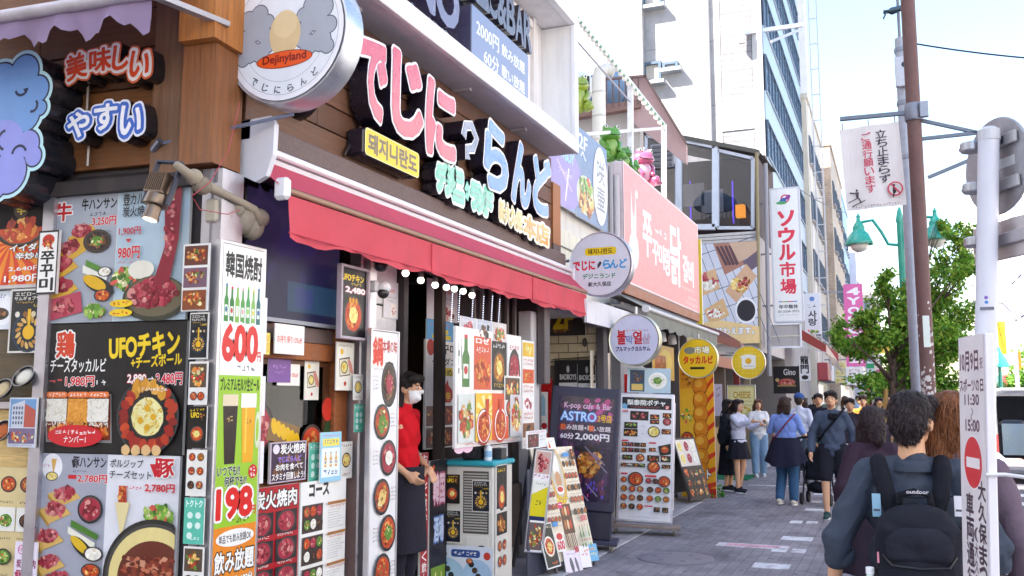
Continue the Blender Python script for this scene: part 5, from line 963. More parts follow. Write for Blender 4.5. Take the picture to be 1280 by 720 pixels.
sheet('pink_scallop_card', 'pink scalloped card under the hanging board', 'card', PF(566, 600, 555, 566, RX+.3), d_scallop, back=None)
def d_pl(p):
    p.r(0, 0, 1, 1, 'f0ece8'); [(p.r(.04, .02+i*.25, .96, .15+i*.25, ('e8b830', 'd8582a', 'f4f2f0', '8a5a3a')[i]), p.blobs(p.x(.5), p.z(.09+i*.25), p.w*.3, p.h*.045, ('cheese', 'stew', 'meat', 'dark')[i], 18, p.w*.07), p.mic(.1, .17+i*.25, .9, .2+i*.25, RED), p.mic(.1, .21+i*.25, .9, .235+i*.25, 'a83a2a')) for i in range(4)]
sheet('pillar_menu_strip', 'narrow white strip of small menus on the end pillar', 'menu strip', PF(651, 666, 426, 560, RX+.17), d_pl, th=.015)
def d_corner(p): p.r(0, 0, 1, 1, 'eef0f4'); p.photo(.06, .2, .6, .94, 'meat', '5a4038', 20); p.mic(.1, .05, .9, .15, 'c83a3a'); p.mic(.65, .3, .95, .4, '5a5a64'); p.mic(.65, .5, .95, .6, '5a5a64')
sheet('curled_leaflet', 'glossy leaflet leaning over the top of the tilted menu easel', 'leaflet', PF(657, 682, 538, 560, RX+.45), d_corner)
# LED strings in the doorway
for i, (x, y0, y1) in enumerate(((566, 365, 402), (575, 362, 402), (592, 360, 398), (605, 368, 408), (616, 368, 402), (625, 372, 406))):
    a, b = hX(x, y0, RX+.12), hX(x-2, y1, RX+.12); m = M(); m.tube([a-b, (0, 0, 0)], .002, '4a4c58', 5)
    n_ = 14
    for k in range(n_): q = (a-b)*(k/n_); m.ell(q, (.005, .005, .005), 'd0d8f0', 6)
    o = m.build('led_string', None, 'glow', b); o['label'] = 'thin string of white LED dots hanging under the red awning'; o['category'] = 'light string'; o['group'] = 'LED strings under the awning'
sheet('purple_sheet', 'purple sheet stuck inside the top of the restaurant window', 'sheet', PF(334, 362, 447, 478, RX-.07), lambda p: (p.r(0, 0, 1, 1, '7a4a9a'), p.mic(.2, .3, .8, .45, 'b890d0'), p.mic(.3, .55, .7, .65, 'b890d0')))
# food decal on the window
f = PF(312, 424, 495, 582, RX-.068); p = Pr(f.w, f.h, 0)
p.dish(.08, .45, .16, 'meat', '2a2422', 1.1, 30); p.p([(.2, .3), (.52, .45), (.5, .75), (.16, .6)], '8a6a40'); [p.e(.24+i*.05, .42+i*.045, .03, .12, 'e8b818', 12, .2) for i in range(6)]
p.c(.66, .7, .13, '3a2a24'); p.c(.66, .7, .11, 'c8401c'); p.blobs(p.x(.66), p.z(.7), p.w*.08, p.h*.16, 'stew', 40, p.w*.02); p.p([(.75, .7), (.9, .1), (.98, .2), (.97, .75), (.8, .95)], '2a4a2a'); p.e(.84, .2, .07, .18, 'd8382a', 16); p.p([(.8, .9), (.92, .35), (.99, .4), (.99, .9)], 'e8c8a0'); p.e(.97, .25, .03, .25, 'e0c090', 12); [p.p([(.82+i*.035, .85), (.9+i*.02, .5), (.92+i*.02, .52), (.845+i*.035, .87)], 'f4e4c8') for i in range(4)]
o = p.build('food_decal', None, 'print', f.loc, f.rot); o['label'] = 'cut out food pictures stuck along the bottom of the restaurant window'; o['category'] = 'decal'

# inside the restaurant, seen through the window and the doorway
for k, (y, z, w_, h_, l_, dr) in enumerate(((7.7, 1.5, .5, .7, 'pink and white poster on the back wall, left one seen through the window', d_otoku), (8.3, 1.55, .45, .62, 'dark dumpling poster on the back wall in the middle of the room', d_gyoza), (8.85, 1.5, .5, .7, 'orange octopus poster on the back wall, right one seen through the window', d_orange))):
    sheet('wall_poster', l_, 'poster', FR((-6.47, y, z), 90, w_, h_), dr)
for y, z, l_ in ((7.2, 2.3, 'added warm fill lamp over the bar, nearer to the window'), (8.4, 2.35, 'added warm fill lamp over the bar, nearer to the doorway')):  # lamps added to brighten the dark interior
    t = thing('fill_pendant', l_, 'lamp', (-5.3, y, z)); m = M(); m.lathe([(.13, 0), (.1, .08), (.03, .14)], 'b04a6a', 16, cap=False); m.build('lamp_shade', t, 'plastic', smooth=True); m = M(); m.ell((0, 0, .02), (.06, .06, .06), 'ffd9a0', 12); m.build('bulb', t, 'lamp', smooth=2); m = M(); m.tube([(0, 0, .14), (0, 0, .6)], .006, '2a2426', 6); m.build('cord', t, 'plastic')
for xl, xr, yt, yb, X, n_, l_, dr in ((441, 453, 468, 500, RX+.075, 'column_leaflet', 'small white leaflet stuck on the metal column at shoulder height', d_pan), (442, 454, 505, 540, RX+.075, 'column_card', 'teal circle card on the metal column under the white leaflet', d_toktok), (479, 497, 352, 398, RX-.075, 'panel_notice', 'faded notice on the pale wall panel above the hotpot board', d_film),
    (346, 374, 455, 482, RX-.072, 'window_sheet', 'small cream sheet stuck inside the window right of the purple sheet', d_take), (380, 398, 448, 500, RX-.072, 'window_menu', 'narrow menu sheet hanging inside the right half of the window', d_hang), (610, 634, 556, 572, RX+.28, 'clipped_card', 'white clipped card under the right end of the hanging board', d_corner), (630, 650, 470, 520, RX+.33, 'edge_leaflet', 'loose meat leaflet curling off the right edge of the hanging board', d_small1)):
    sheet(n_, l_, 'leaflet', PF(xl, xr, yt, yb, X), dr, th=.004)
# ------------------------------------------------------------------ things standing in front of the shops
f = PY(556, 616, 588, 742, 7.1); f.loc.z = 0.006; MW, MH = f.w, 1.03; MD = .45
t = thing('chiller_unit', 'white louvred chiller unit with turquoise top covered in leaflets', 'chiller unit', f.loc, (0, 0, R(2)))
m = M(); m.box(-MW/2, MW/2, 0, MD, .02, MH, 'd8d2c8', bev=.012); m.build('casing', t, 'plastic')
m = M(); m.box(-MW/2-.02, MW/2+.02, -.03, MD+.02, MH+.002, MH+.045, '2fa5b4', bev=.012); m.build('top_lid', t, 'plastic')
m = M()
for i in range(22): m.box(-.04, MW/2-.05, -.012, -.002, .5+i*.022, .511+i*.022, 'bab4aa', bev=.002)
m.box(-.05, MW/2-.04, -.0015, -.0005, .48, .99, '5a554e'); m.build('louvre', t, 'plastic')
m = M(); m.box(-.02, MW/2-.04, -.008, -.001, .22, .46, 'ded8ce', bev=.004); m.lathe([(.06, -.011), (.05, -.012), (.03, -.02)], '33302e', 20, (.12, 0, .33), 'y'); m.build('control_panel', t, 'plastic')
def sub(loc, w, h, al=0, tilt=0, roll=0): return FR(Matrix.Translation(t.location) @ Euler((0, 0, R(2))).to_matrix().to_4x4() @ Vector(loc), al+2, w, h, tilt, roll)
sheet('chicken_leaflet', 'black chicken pan leaflet at the upper left of the chiller front', 'leaflet', sub((-.14, -.016, .72), .14, .24), d_small2)
sheet('dumpling_leaflet', 'white edged dumpling leaflet at the upper right of the chiller front', 'leaflet', sub((.12, -.016, .66), .16, .26), d_gyoza)
sheet('black_dumpling_leaflet', 'black dumpling leaflet in the middle left of the chiller front', 'leaflet', sub((-.13, -.016, .4), .14, .27), d_gyoza)
def d_roll(p): p.r(0, 0, 1, 1, 'd8dce6'); p.e(.25, .62, .28, .33, 'a8c4dc', 24, -.5); p.e(.74, .62, .25, .33, 'a8c4dc', 24, -.5); [(p.e(.16+k*.06, .4+k*.13, .05, .07, ('20242a', '3a3a34')[k % 2], 12), p.e(.63+k*.06, .4+k*.13, .05, .07, ('2a2422', '4a3a2a')[k % 2], 12)) for k in range(5)]; p.rr(.28, .08, .78, .25, '2a4a8a', .02); p.mic(.32, .12, .74, .21, WH); p.c(.9, .2, .06, 'c83a2a'); p.mic(.1, .86, .4, .93, '5a5a6a'); p.dish(.15, .2, .06, 'fried', '3a3430', .8, 8); p.dish(.6, .33, .06, 'mix', '3a3430', .8, 8)
sheet('seaweed_roll_poster', 'pale blue seaweed roll poster across the foot of the chiller', 'poster', sub((-.03, -.02, .02), .52, .36), d_roll)
def d_side(p): p.r(0, 0, 1, 1, 'd9d4cc'); p.r(.05, .01, .95, .4, '1a1716'); p.dish(.5, .3, .34, 'stew', '3a3430', 1.3, 24, 'cheese'); p.mic(.1, .03, .8, .07, 'f0cc20'); p.photo(.05, .44, .95, .64, 'fried', '201c18', 30); [p.dish(.3+(i % 2)*.4, .74+(i//2)*.14, .17, 'mix', n=10) for i in range(4)]
sheet('side_poster_strip', 'strip of food posters on the street side of the chiller', 'poster', sub((MW/2+.006, .16, .14), .26, .9, 90), d_side)
c = sub((-.02, .1, MH+.046), 1, 1).loc
t2 = thing('small_fan', 'small black square fan standing on the turquoise chiller top', 'fan', c, (0, 0, R(8))); m = M(); m.box(-.085, .085, 0, .06, 0, .18, '28262a', bev=.012); m.build('housing', t2, 'plastic')
m = M()
for r_ in (.015, .03, .045, .06, .072): m.lathe([(r_, -.006), (r_+.004, -.009), (r_+.008, -.006)], '3c3a40', 20, (0, 0, .09), 'y', cap=False)
m.build('grille', t2, 'plastic'); m = M()
for k in range(5): a = k*1.2566; m.add([(0, -.003, .09), (.07*math.cos(a), -.003, .09+.07*math.sin(a)), (.07*math.cos(a+.7), -.004, .09+.07*math.sin(a+.7))], [(0, 1, 2)], '4a484e')
m.build('blades', t2, 'plastic')
c = sub((.14, .08, MH+.046), 1, 1).loc; t2 = thing('sanitizer_bottle', 'white pump bottle next to the small fan on the chiller', 'bottle', c); m = M(); m.lathe([(.032, 0), (.034, .02), (.034, .1), (.02, .125), (.012, .13)], 'dfe6ee', 14); m.lathe([(.0345, .03), (.0345, .08)], '8ab4d8', 14, cap=False); m.build('bottle_body', t2, 'plastic', smooth=True); m = M(); m.lathe([(.013, .13), (.013, .15)], 'f0f0f2', 10); m.tube([(0, 0, .15), (0, 0, .17), (-.04, 0, .172)], .006, 'f0f0f2', 6); m.build('pump', t2, 'plastic')
c = sub((.05, .22, MH+.046), 1, 1).loc; t2 = thing('black_basket', 'low black box behind the fan on the chiller', 'box', c); m = M(); m.box(-.03, .16, 0, .12, 0, .09, '2a282c', bev=.006); m.build('box_shell', t2, 'plastic'); m = M(); m.box(-.025, .155, .004, .116, .0905, .094, '3a383c'); m.build('box_lid', t2, 'plastic')
# keg by the doorway
t = thing('steel_keg', 'dull steel beer keg low inside the doorway by the worker', 'keg', (-3.62, 7.28, .14)); m = M(); m.lathe([(.19, 0), (.2, .03), (.185, .06), (.185, .2), (.2, .22), (.2, .26), (.185, .28), (.185, .42), (.2, .45), (.19, .5)], 'b8b6b4', 24); m.build('barrel', t, 'metal', smooth=True); m = M(); m.lathe([(.13, .5), (.13, .56), (.12, .56), (.12, .5)], 'a8a6a4', 20, cap=False); m.build('collar', t, 'metal')
# slim leaning board of three posters
def d_long(p): p.r(0, 0, 1, 1, 'f0ecec'); p.photo(.06, .02, .94, .24, 'meat', 'c8a8a0', 30); p.mic(.05, .25, .95, .29, 'b03a8a'); p.r(.04, .31, .96, .7, 'e6e6de'); p.p([(.04, .45), (.96, .36), (.96, .66), (.04, .66)], 'd8c81e'); p.mic(.2, .33, .8, .35, '4a4a4a'); p.mic(.3, .5, .7, .56, '3a3a2a'); p.r(.04, .66, .96, .7, '1c2a5a'); p.r(.04, .72, .96, .985, '6a5a5a'); p.blobs(p.x(.5), p.z(.85), p.w*.4, p.h*.1, 'mix', 60, p.w*.08)
sheet('slim_leaning_board', 'slim tilted board of three stacked posters between the chiller and the easel', 'poster board', FR((-3.1, 7.95, .22), 52, .2, .93, 0, 8), d_long, th=.015, frm='c9c6ca', fw=.01)
# tilted easel of tiny menu pictures
t = thing('menu_easel', 'tilted cream menu easel crowded with tiny dish pictures and a gold oval', 'menu easel', (-2.87, 8.45, .1), (0, 0, R(72)))
EW, EH = .66, 1.06; p = Pr(EW, EH, -.012); p.box(-EW/2, EW/2, -.012, .006, 0, EH, 'e0d2bc')
p.r(0, 0, 1, 1, 'e6d8c2'); p.e(.5, .27, .17, .27, 'd8a850', 26); p.e(.5, .24, .14, .22, 'c8bfae', 26); p.e(.5, .17, .08, .11, 'eee8e2', 18); p.e(.5, .3, .07, .08, 'c8946a', 16); p.e(.5, .39, .09, .04, 'f0ece6', 16); p.e(.5, .385, .07, .025, 'c83020', 16); p.t('メニュー', .37, .44, .64, .5, 'f0d820', .05, '6a3a10', .04)
p.r(.38, .52, .64, .78, '5a3624'); [p.e(.45+(i % 3)*.06, .58+(i//3)*.12, .025, .045, ('b86a2a', 'e8c090', 'c83a20')[i % 3], 12) for i in range(6)]; p.r(.36, .5, .46, .55, 'd8307a'); p.mic(.37, .51, .45, .54, WH)
for j in range(5):
    for i in range(4):
        p.dish(.07+i*.075, .2+j*.11, .035, ('meat', 'mix', 'stew', 'fried')[(i+j) % 4], '2a2220', 1.2, 7); p.dish(.7+i*.078, .16+j*.11, .037, ('dark', 'stew', 'fried', 'mix')[(i*2+j) % 4], '1e1818', 1.25, 7)
    p.mic(.05, .255+j*.11, .34, .265+j*.11, '6a5a4a'); p.mic(.67, .215+j*.11, .96, .225+j*.11, '6a5a4a')
p.rr(.02, .07, .2, .13, '3a9a6a', .01); p.dish(.28, .08, .05, 'salad', '3a4a2a', 1.2, 8); p.rr(.67, .06, .82, .1, '3a8ac8', .01); p.photo(.86, .03, .97, .13, 'stew', '2a1a14', 14); p.rr(.1, .66, .22, .7, '3a8ac8', .01)
p.r(.1, .76, .3, .92, 'f2ece2'); p.e(.2, .79, .07, .03, 'c8282a'); p.t('600', .12, .83, .28, .9, 'c83050', .05); [p.p([(.34+i*.04, .78), (.36+i*.04, .78), (.38+i*.04, .9), (.36+i*.04, .9)], ('5a3a2a', '8a5a3a', 'c8a080', '3a5a3a', '7a2a2a')[i % 5]) for i in range(6)]; p.t('300', .48, .9, .6, .95, 'c83050', .04); [bottle2d(p, .7+i*.065, .72, .92, .03, ('2a6a3a', '3a8a4a', 'c8d8d0', '5a9a5a')[i], 'd8304a') for i in range(4)]; p.t('500', .78, .64, .92, .69, 'd8304a', .03); p.mic(.68, .94, .95, .97, 'd8702a')
pn = p.build('menu_panel', t, 'print'); pn.rotation_euler = (R(-15), 0, 0)
m = M(); m.bar((-EW/2+.03, .0, 0), (-EW/2+.03, .29, EH*.95), .03, .02, '4a464c'); m.bar((EW/2-.03, .0, 0), (EW/2-.03, .29, EH*.95), .03, .02, '4a464c'); m.bar((-EW/2+.03, .5, -.09), (-EW/2+.03, .28, EH*.93), .03, .02, '4a464c'); m.bar((EW/2-.03, .5, -.09), (EW/2-.03, .28, EH*.93), .03, .02, '4a464c'); m.bar((-EW/2+.03, .0, 0), (-EW/2+.03, -.03, -.09), .03, .02, '4a464c'); m.bar((EW/2-.03, 0, 0), (EW/2-.03, -.03, -.09), .03, .02, '4a464c'); m.build('easel_leg', t, 'paint')
m = M(); m.box(-EW/2-.28, -EW/2-.01, .06, .085, -.09, .86, '4b4c5a', bev=.004); m.build('side_board', t, 'paint')
def e2(lx, lz, w, h, roll=0, off=.02): return FR(Vector(t.location)+Euler((0, 0, R(72))).to_matrix() @ (Euler((R(-15), 0, 0)).to_matrix() @ Vector((lx, -off-.012, lz))), 72, w, h, -15, roll)
def d_bowl(p): p.r(0, 0, 1, 1, 'eceae6'); p.r(.05, .03, .95, .97, '1c2422'); p.dish(.5, .52, .36, 'stew', 'd8c8a8', 1.3, 36, 'noodle'); p.mic(.2, .06, .9, .12, 'e8e0c8'); p.mic(.4, .86, .85, .94, 'e8702a')
sheet('bowl_poster', 'dark framed poster of one noodle bowl pinned at the lower left of the easel', 'poster', e2(-.36, -.04, .2, .4, -3), d_bowl)
def d_wp(p): p.r(0, 0, 1, 1, 'e8ddea'); p.mic(.2, .1, .7, .18, '7a5a9a'); p.e(.4, .55, .1, .3, '5a5a6a', 14, .2); p.e(.7, .55, .08, .3, '6a6a7a', 14, .25)
sheet('lilac_paper', 'lilac paper sheet hanging from the bottom edge of the easel', 'paper', e2(-.08, -.16, .26, .24, 4), d_wp)
def d_wq(p): p.r(0, 0, 1, 1, 'f0eaee'); p.mic(.15, .3, .85, .5, 'd88aa0')
sheet('white_paper', 'small white paper with pink print beside the lilac sheet under the easel', 'paper', e2(.12, -.1, .16, .2, 4), d_wq)
def d_bq(p): p.r(0, 0, 1, 1, '5aa8d8'); p.mic(.1, .2, .9, .35, 'f0e050'); p.mic(.1, .5, .9, .7, 'f0e050')
sheet('blue_card', 'small blue card with yellow print at the lower right of the easel', 'card', e2(.27, -.06, .13, .16, 2), d_bq)
def d_tq(p): p.r(0, 0, 1, 1, '5fb8a0'); p.mic(.2, .1, .8, .9, 'e0f0ea')
sheet('teal_strip', 'teal strip peeping out from the left edge of the easel', 'card', e2(-.345, .42, .06, .3, 0, -.02), d_tq)
def d_tag(p): p.r(0, 0, 1, 1, 'f2eee8'); p.mic(.3, .3, .9, .4, '7a6a6a'); p.p([(.1, .9), (.25, .2), (.4, .9)], 'd8502a')
sheet('price_tag_card', 'small white tag card clipped on top of the easel', 'card', e2(-.03, EH-.02, .13, .11), d_tag)
# ASTRO light box stand
t = thing('cafe_bar_stand', 'tall dark light box stand of a cafe bar with blue glowing name', 'stand sign', (-3.2, 9.5, 0), (0, R(4), R(12)))
AW, AH = .74, 1.72
m = M(); m.box(-AW/2, AW/2, 0, .16, .42, AH, '35334a', bev=.015); m.build('cabinet', t, 'paint'); m = M(); m.box(-AW/2+.04, AW/2-.02, .02, .14, .13, .418, '2c2a3e', bev=.008); m.build('lower_case', t, 'paint')
m = M(); m.box(-AW/2-.06, AW/2+.06, -.08, .3, .09, .128, '3a3850', bev=.008); m.build('base_plate', t, 'paint')
for cx in (-AW/2, AW/2):
    for cy in (-.05, .26):
        m = M(); m.lathe([(.035, -.012), (.038, 0), (.035, .012)], '6a6458', 14, (cx, cy, .038), 'x'); m.box(cx-.02, cx+.02, cy-.02, cy+.02, .06, .088, '8a8880'); m.build('castor', t, 'galv')
p = Pr(AW-.14, AH-.62, -.004); p.r(0, 0, 1, 1, '2c1c3c')
for k in range(70): u, v = random.random(), random.random(); p.e(u*.9+.05, v*.9+.04, .05, .04, lin(random.choice(['4a2a5a', '3a2048', '5a2a50', '2a1a3a', '6a3050'])), 9, 0, .3)
for k in range(26): p.e(random.uniform(.5, .95), random.uniform(.03, .22), .05, .025, lin(random.choice(['b83a80', '8a2a70', 'c04a90'])), 9, 0, .3)
p.e(.6, .62, .22, .16, '5a2a18', 20); p.blobs(p.x(.6), p.z(.62), p.w*.2, p.h*.14, 'fried', 70, p.w*.05); p.e(.55, .5, .24, .03, '1a1420', 18)
for a, b in ((.7, .5), (.85, .55), (.9, .62), (.3, .8), (.75, .85), (.6, .9)): p.p([(a-.2, b-.02), (a-.18, b-.025), (a+.04, b+.09), (a+.02, b+.1)], '8a7a9a')
for k in range(12): p.e(random.uniform(.6, .9), random.uniform(.72, .95), .012, .02, lin(random.choice(['7a4ac8', 'c84a90', '4a5ad8'])), 8)
p.t('K-pop cafe & Bar', .1, .06, .95, .13, 'e8b8dc', .02); p.t('ASTRO', .05, .15, .68, .235, 'c8e4ff', .02, '3a7ae0', .05); p.t('2号店', .71, .165, .96, .235, 'e8b820', .04)
p.t('飲み放題+歌い放題', .05, .275, .95, .325, 'e8dce4', .02, '5a2a3a', .03); p.t('飲', .05, .272, .15, .33, 'e8601c', .05); p.t('歌', .56, .272, .66, .33, 'e8601c', .05)
p.t('60分', .06, .36, .3, .415, 'e4dcea', .03); p.t('2,000円', .33, .35, .93, .42, 'f0e8f2', .04); p.t('く', .4, .56, .45, .6, WH, .01); p.mic(.1, .78, .35, .83, 'c8c0d8')
p.build('sign_face', t, 'gloss', (0.02, 0, .52))
# tall white menu stand
t = thing('white_menu_stand', 'tall white menu stand with rows of small dish photos on a wooden wheeled base', 'stand sign', (-2.83, 10.9, 0), (0, R(2.3), R(12)))
SW, SH = .66, 1.66
m = M(); m.box(-SW/2, SW/2, .0, .09, .135, SH, 'c9c6d4', bev=.01); m.build('cabinet', t, 'metal')
m = M(); m.box(-SW/2-.08, SW/2+.1, -.1, .2, .085, .115, '8c7a72', bev=.006); m.box(-SW/2, SW/2, .0, .09, .116, .134, '9c98a4'); m.build('base_board', t, 'wood')
for cx in (-SW/2, SW/2+.02):
    for cy in (-.07, .15):
        m = M(); m.lathe([(.036, -.012), (.04, 0), (.036, .012)], '5a5450', 14, (cx, cy, .04), 'x'); m.box(cx-.02, cx+.02, cy-.02, cy+.02, .06, .084, '9a968e'); m.build('castor', t, 'galv')
p = Pr(SW-.05, SH-.2, -.003); p.r(0, 0, 1, 1, 'ece9f0'); p.r(0.02, .01, .98, .105, '1c1822'); p.t('梨泰院ポチャ', .12, .03, .86, .075, WH, .05); p.mic(.25, .014, .7, .024, 'c8b040'); p.mic(.2, .083, .75, .096, 'c85a5a'); p.c(.9, .085, .04, 'd02a3a'); p.t('2F', .875, .075, .925, .095, WH, .02); p.p([(.02, .1), (.02, .075), (.06, .06), (.12, .075), (.12, .105)], '7ab4dc')
def pic(u, v, w, h, k, round_=False):
    if round_: p.dish(u, v, w/2, k, '2a221e', .9, 14)
    else: p.photo(u-w/2, v-h/2, u+w/2, v+h/2, k, '2c201c', 16, .16)
pic(.36, .16, .36, .075, 'meat'); pic(.66, .165, .18, .04, 'stew'); pic(.9, .15, .17, .04, 'stew'); pic(.66, .205, .18, .035, 'stew'); pic(.9, .2, .17, .05, 'meat', True); p.r(.03, .12, .14, .13, 'd03040'); p.mic(.03, .135, .14, .142, '7a7480')
pic(.2, .24, .26, .05, 'salad'); pic(.2, .3, .27, .06, 'stew'); pic(.65, .285, .24, .07, 'cheese', True); pic(.89, .28, .18, .04, 'stew'); p.mic(.4, .24, .5, .25, '8a8490'); p.mic(.4, .3, .5, .31, '8a8490')
p.r(.03, .36, .16, .372, 'd03040'); p.r(.56, .37, .7, .382, 'd03040'); [pic(.09+(i % 4)*.12, .395+(i//4)*.045, .11, .033, ('stew', 'meat', 'dark', 'fried')[i % 4]) for i in range(8)]; pic(.63, .43, .13, .03, 'stew'); p.p([(.74, .4), (.98, .375), (.99, .46), (.78, .475)], '26201e'); pic(.87, .425, .17, .05, 'stew', True); p.mic(.7, .44, .76, .45, '3a3030')
pic(.15, .5, .2, .04, 'salad'); pic(.4, .5, .17, .04, 'mix', True); pic(.65, .5, .23, .05, 'stew'); pic(.89, .5, .19, .05, 'salad'); [pic(.08+i*.12, .56, .115, .03, ('mix', 'white', 'fried', 'salad')[i]) for i in range(4)]; pic(.66, .57, .25, .07, 'stew', True); pic(.9, .56, .17, .03, 'fried')
p.r(.03, .625, .16, .638, 'd03040'); p.r(.5, .635, .72, .65, 'd03040'); pic(.32, .67, .3, .075, 'stew', True); pic(.09, .68, .12, .04, 'stew', True); pic(.57, .68, .12, .035, 'meat', True); pic(.7, .68, .12, .035, 'dark', True); pic(.87, .68, .24, .07, 'stew', True)
for j, v in enumerate((.75, .82, .89)):
    for i in range(6 if j < 2 else 3): pic(.1+i*.157+(.03 if i > 2 else 0), v, .13, .04, ('fried', 'stew', 'mix', 'dark', 'stew', 'salad')[(i+j) % 6], True); p.mic(.05+i*.157, v+.028, .14+i*.157, v+.034, '8a8490')
pic(.74, .905, .12, .04, 'dark'); pic(.9, .905, .12, .04, 'dark'); p.r(.5, .875, .66, .885, 'd03040'); p.mic(.2, .965, .8, .975, '9a94a0')
p.build('sign_face', t, 'print', (0, 0, .165))
m = M(); m.box(SW/2+.002, SW/2+.012, .015, .08, .3, SH-.1, 'f0e8ea'); m.build('side_strip', t, 'print')
def d_leaf(p): p.r(0, 0, 1, 1, 'b8ccd8'); p.r(.06, .08, .4, .95, '3a4a5a'); p.photo(.08, .12, .38, .6, 'dark', '2a3a5a', 14); p.r(.1, .65, .36, .9, 'd8b860'); p.dish(.7, .5, .22, 'white', 'e8e4d8', .9, 20, 'salad')
sheet('menu_leaflet', 'glossy blue leaflet with one pale dish on top of the white menu stand', 'leaflet', FR((-2.76, 10.98, 1.665), 12, .52, .3, -4, 1.6), d_leaf)
# small folding board farther on
t = thing('folding_board', 'small black folding board of dish photos beside the yellow banner', 'folding board', (-2.88, 14.55, .04), (0, 0, R(70)))
p = Pr(.62, .98, -.02); p.box(-.31, .31, -.02, 0, 0, .98, '26242c'); p.r(.05, .03, .95, .46, 'e8dcd4'); [p.dish(.2+(i % 3)*.3, .14+(i//3)*.2, .13, ('cheese', 'meat', 'white')[i % 3], 'e0d8d0', 1.2, 14) for i in range(6)]; p.r(.05, .48, .95, .97, '3a2c2a'); [p.photo(.07+(i % 4)*.22, .5+(i//4)*.155, .27+(i % 4)*.22, .64+(i//4)*.155, ('stew', 'fried', 'mix', 'dark')[(i*3) % 4], '2a201c', 10, .2) for i in range(12)]
pn = p.build('menu_panel', t, 'print'); pn.rotation_euler = (R(-17), 0, 0)
m = M(); m.bar((-.28, .62, -.03), (-.28, .28, .9), .03, .02, '2a2830'); m.bar((.28, .62, -.03), (.28, .28, .9), .03, .02, '2a2830'); m.box(-.29, .29, .3, .315, .1, .8, '2e2c36'); m.build('rear_leg', t, 'paint')
m = M(); [m.lathe([(.03, -.01), (.034, 0), (.03, .01)], '6a6870', 12, (sx*.28, .6, .0), 'x') for sx in (-1, 1)]; m.build('castor', t, 'galv')

# ------------------------------------------------------------------ the pink signed shop next door
PB = thing('pink_sign_building', 'low shop building with pink sign, banners and a roof terrace', 'shop building', (-3.6, 9.8, 0))
def pp(m, name, mats='paint', parent=None, smooth=False): m.v = [(v[0]+3.6, v[1]-9.8, v[2]) for v in m.v]; return m.build(name, parent or PB, mats, smooth=smooth)
m = M(); m.box(-8, -3.62, 12.4, 17.9, 2.9, 4.85, 'cfc8c6'); m.box(-8, -3.62, 9.8, 12.39, 2.62, 4.85, 'ddd8d2'); m.box(-9, -7.6, 9.8, 17.9, 0, 2.9, '5a5050'); pp(m, 'wall', 'plaster')
m = M(); m.box(-3.62, -3.58, 9.82, 12.35, 2.66, 3.6, 'e4decd'); m.box(-3.575, -3.565, 9.82, 12.35, 3.38, 3.395, '8a8480'); m.box(-3.575, -3.565, 10.9, 10.915, 2.66, 3.6, '8a8480'); pp(m, 'cream_cladding', 'plaster')
m = M(); m.box(-3.6, -3.2, 9.85, 11.9, 2.60, 2.66, 'c8c4cc'); m.box(-3.2, -3.17, 9.85, 11.9, 2.45, 2.72, 'e2dfe4'); m.box(-3.58, -3.5, 9.85, 10.3, 2.67, 3.1, '9fa6ba'); pp(m, 'porch_fascia', 'plaster')
m = M(); m.box(-4.6, -3.45, 11.2, 11.4, 0, 2.6, 'd0c2a4'); pp(m, 'tiled_wall', 'whitetile')
m = M(); m.box(-3.46, -3.36, 11.12, 11.3, 0, 2.5, '5f5a60', bev=.01); m.box(-3.35, -3.22, 11.4, 11.55, 1.6, 2.5, '8a868a', bev=.01); pp(m, 'corner_post', 'paint')
m = M(); m.box(-4.6, -3.99, 11.15, 11.198, 0, 2.02, '5d534c'); df = pp(m, 'door_frame'); m = M(); m.box(-4.55, -4.06, 11.12, 11.149, 0, 1.85, 'b81e24'); pp(m, 'door', 'gloss', parent=df)
m = M(); m.box(-6.5, -3.64, 11.5, 17.8, 2.88, 2.9, '4a4444'); m.box(-6.5, -6.4, 11.5, 17.8, 0, 2.88, '6a5850'); m.box(-6.4, -3.7, 17.7, 17.8, 0, 2.88, '6a605c'); pp(m, 'shop_interior', 'matte')
m = M(); m.box(-3.8, -3.6, 12.2, 14.2, .0, 1.0, '8a8280'); m.box(-3.82, -3.58, 12.2, 14.2, 1.0, 1.05, '5a4a40'); pp(m, 'counter', 'plaster')
for y in (11.9, 14.3, 16.2): m = M(); m.box(-3.64, -3.52, y, y+.1, 0, 2.88, '6a6466'); pp(m, 'shop_post')
m = M(); m.tube([(-3.5, 12.22, 2.9), (-3.5, 12.22, 4.7)], .06, 'aaa6ac', 10); m.tube([(-3.52, 12.05, 3.1), (-3.52, 12.05, 4.8)], .035, '9a969c', 8); pp(m, 'drainpipe', 'galv', smooth=True)
def d_pocha(p): p.r(0, 0, 1, 1, '3a3430'); p.blobs(p.x(.45), p.z(.65), p.w*.42, p.h*.3, 'dark', 90, p.w*.04); p.t('DINING', -.0, -.02, .5, .2, 'd8c890', .04); p.t('POCHA', .18, .3, .6, .4, 'c8bca8', .01); p.t('2F', .5, .45, .8, .85, 'e0b81e', .05); p.p([(.8, .2), (.99, .1), (.99, .8)], 'a89888'); p.r(0, 0, .03, 1, '6a3a2a')
sheet('upstairs_bar_sign', 'dark photo sign reading POCHA 2F high on the white tiles', 'sign', PY(655, 732, 358, 420, 11.14), d_pocha, th=.02)
def d_bad(p): p.r(0, 0, 1, 1, 'd8d4d8'); p.r(0, 0, 1, .36, '28262a'); p.t('BADBOYS', .06, .2, .94, .3, 'd8d4d8', .02); p.e(.5, .1, .08, .07, 'b8b4b8'); [p.mic(.08, .45+k*.1, .8, .5+k*.1, '6a666a') for k in range(5)]; [p.mic(.08, .48+k*.2, .3, .51+k*.2, '2a282a') for k in range(3)]
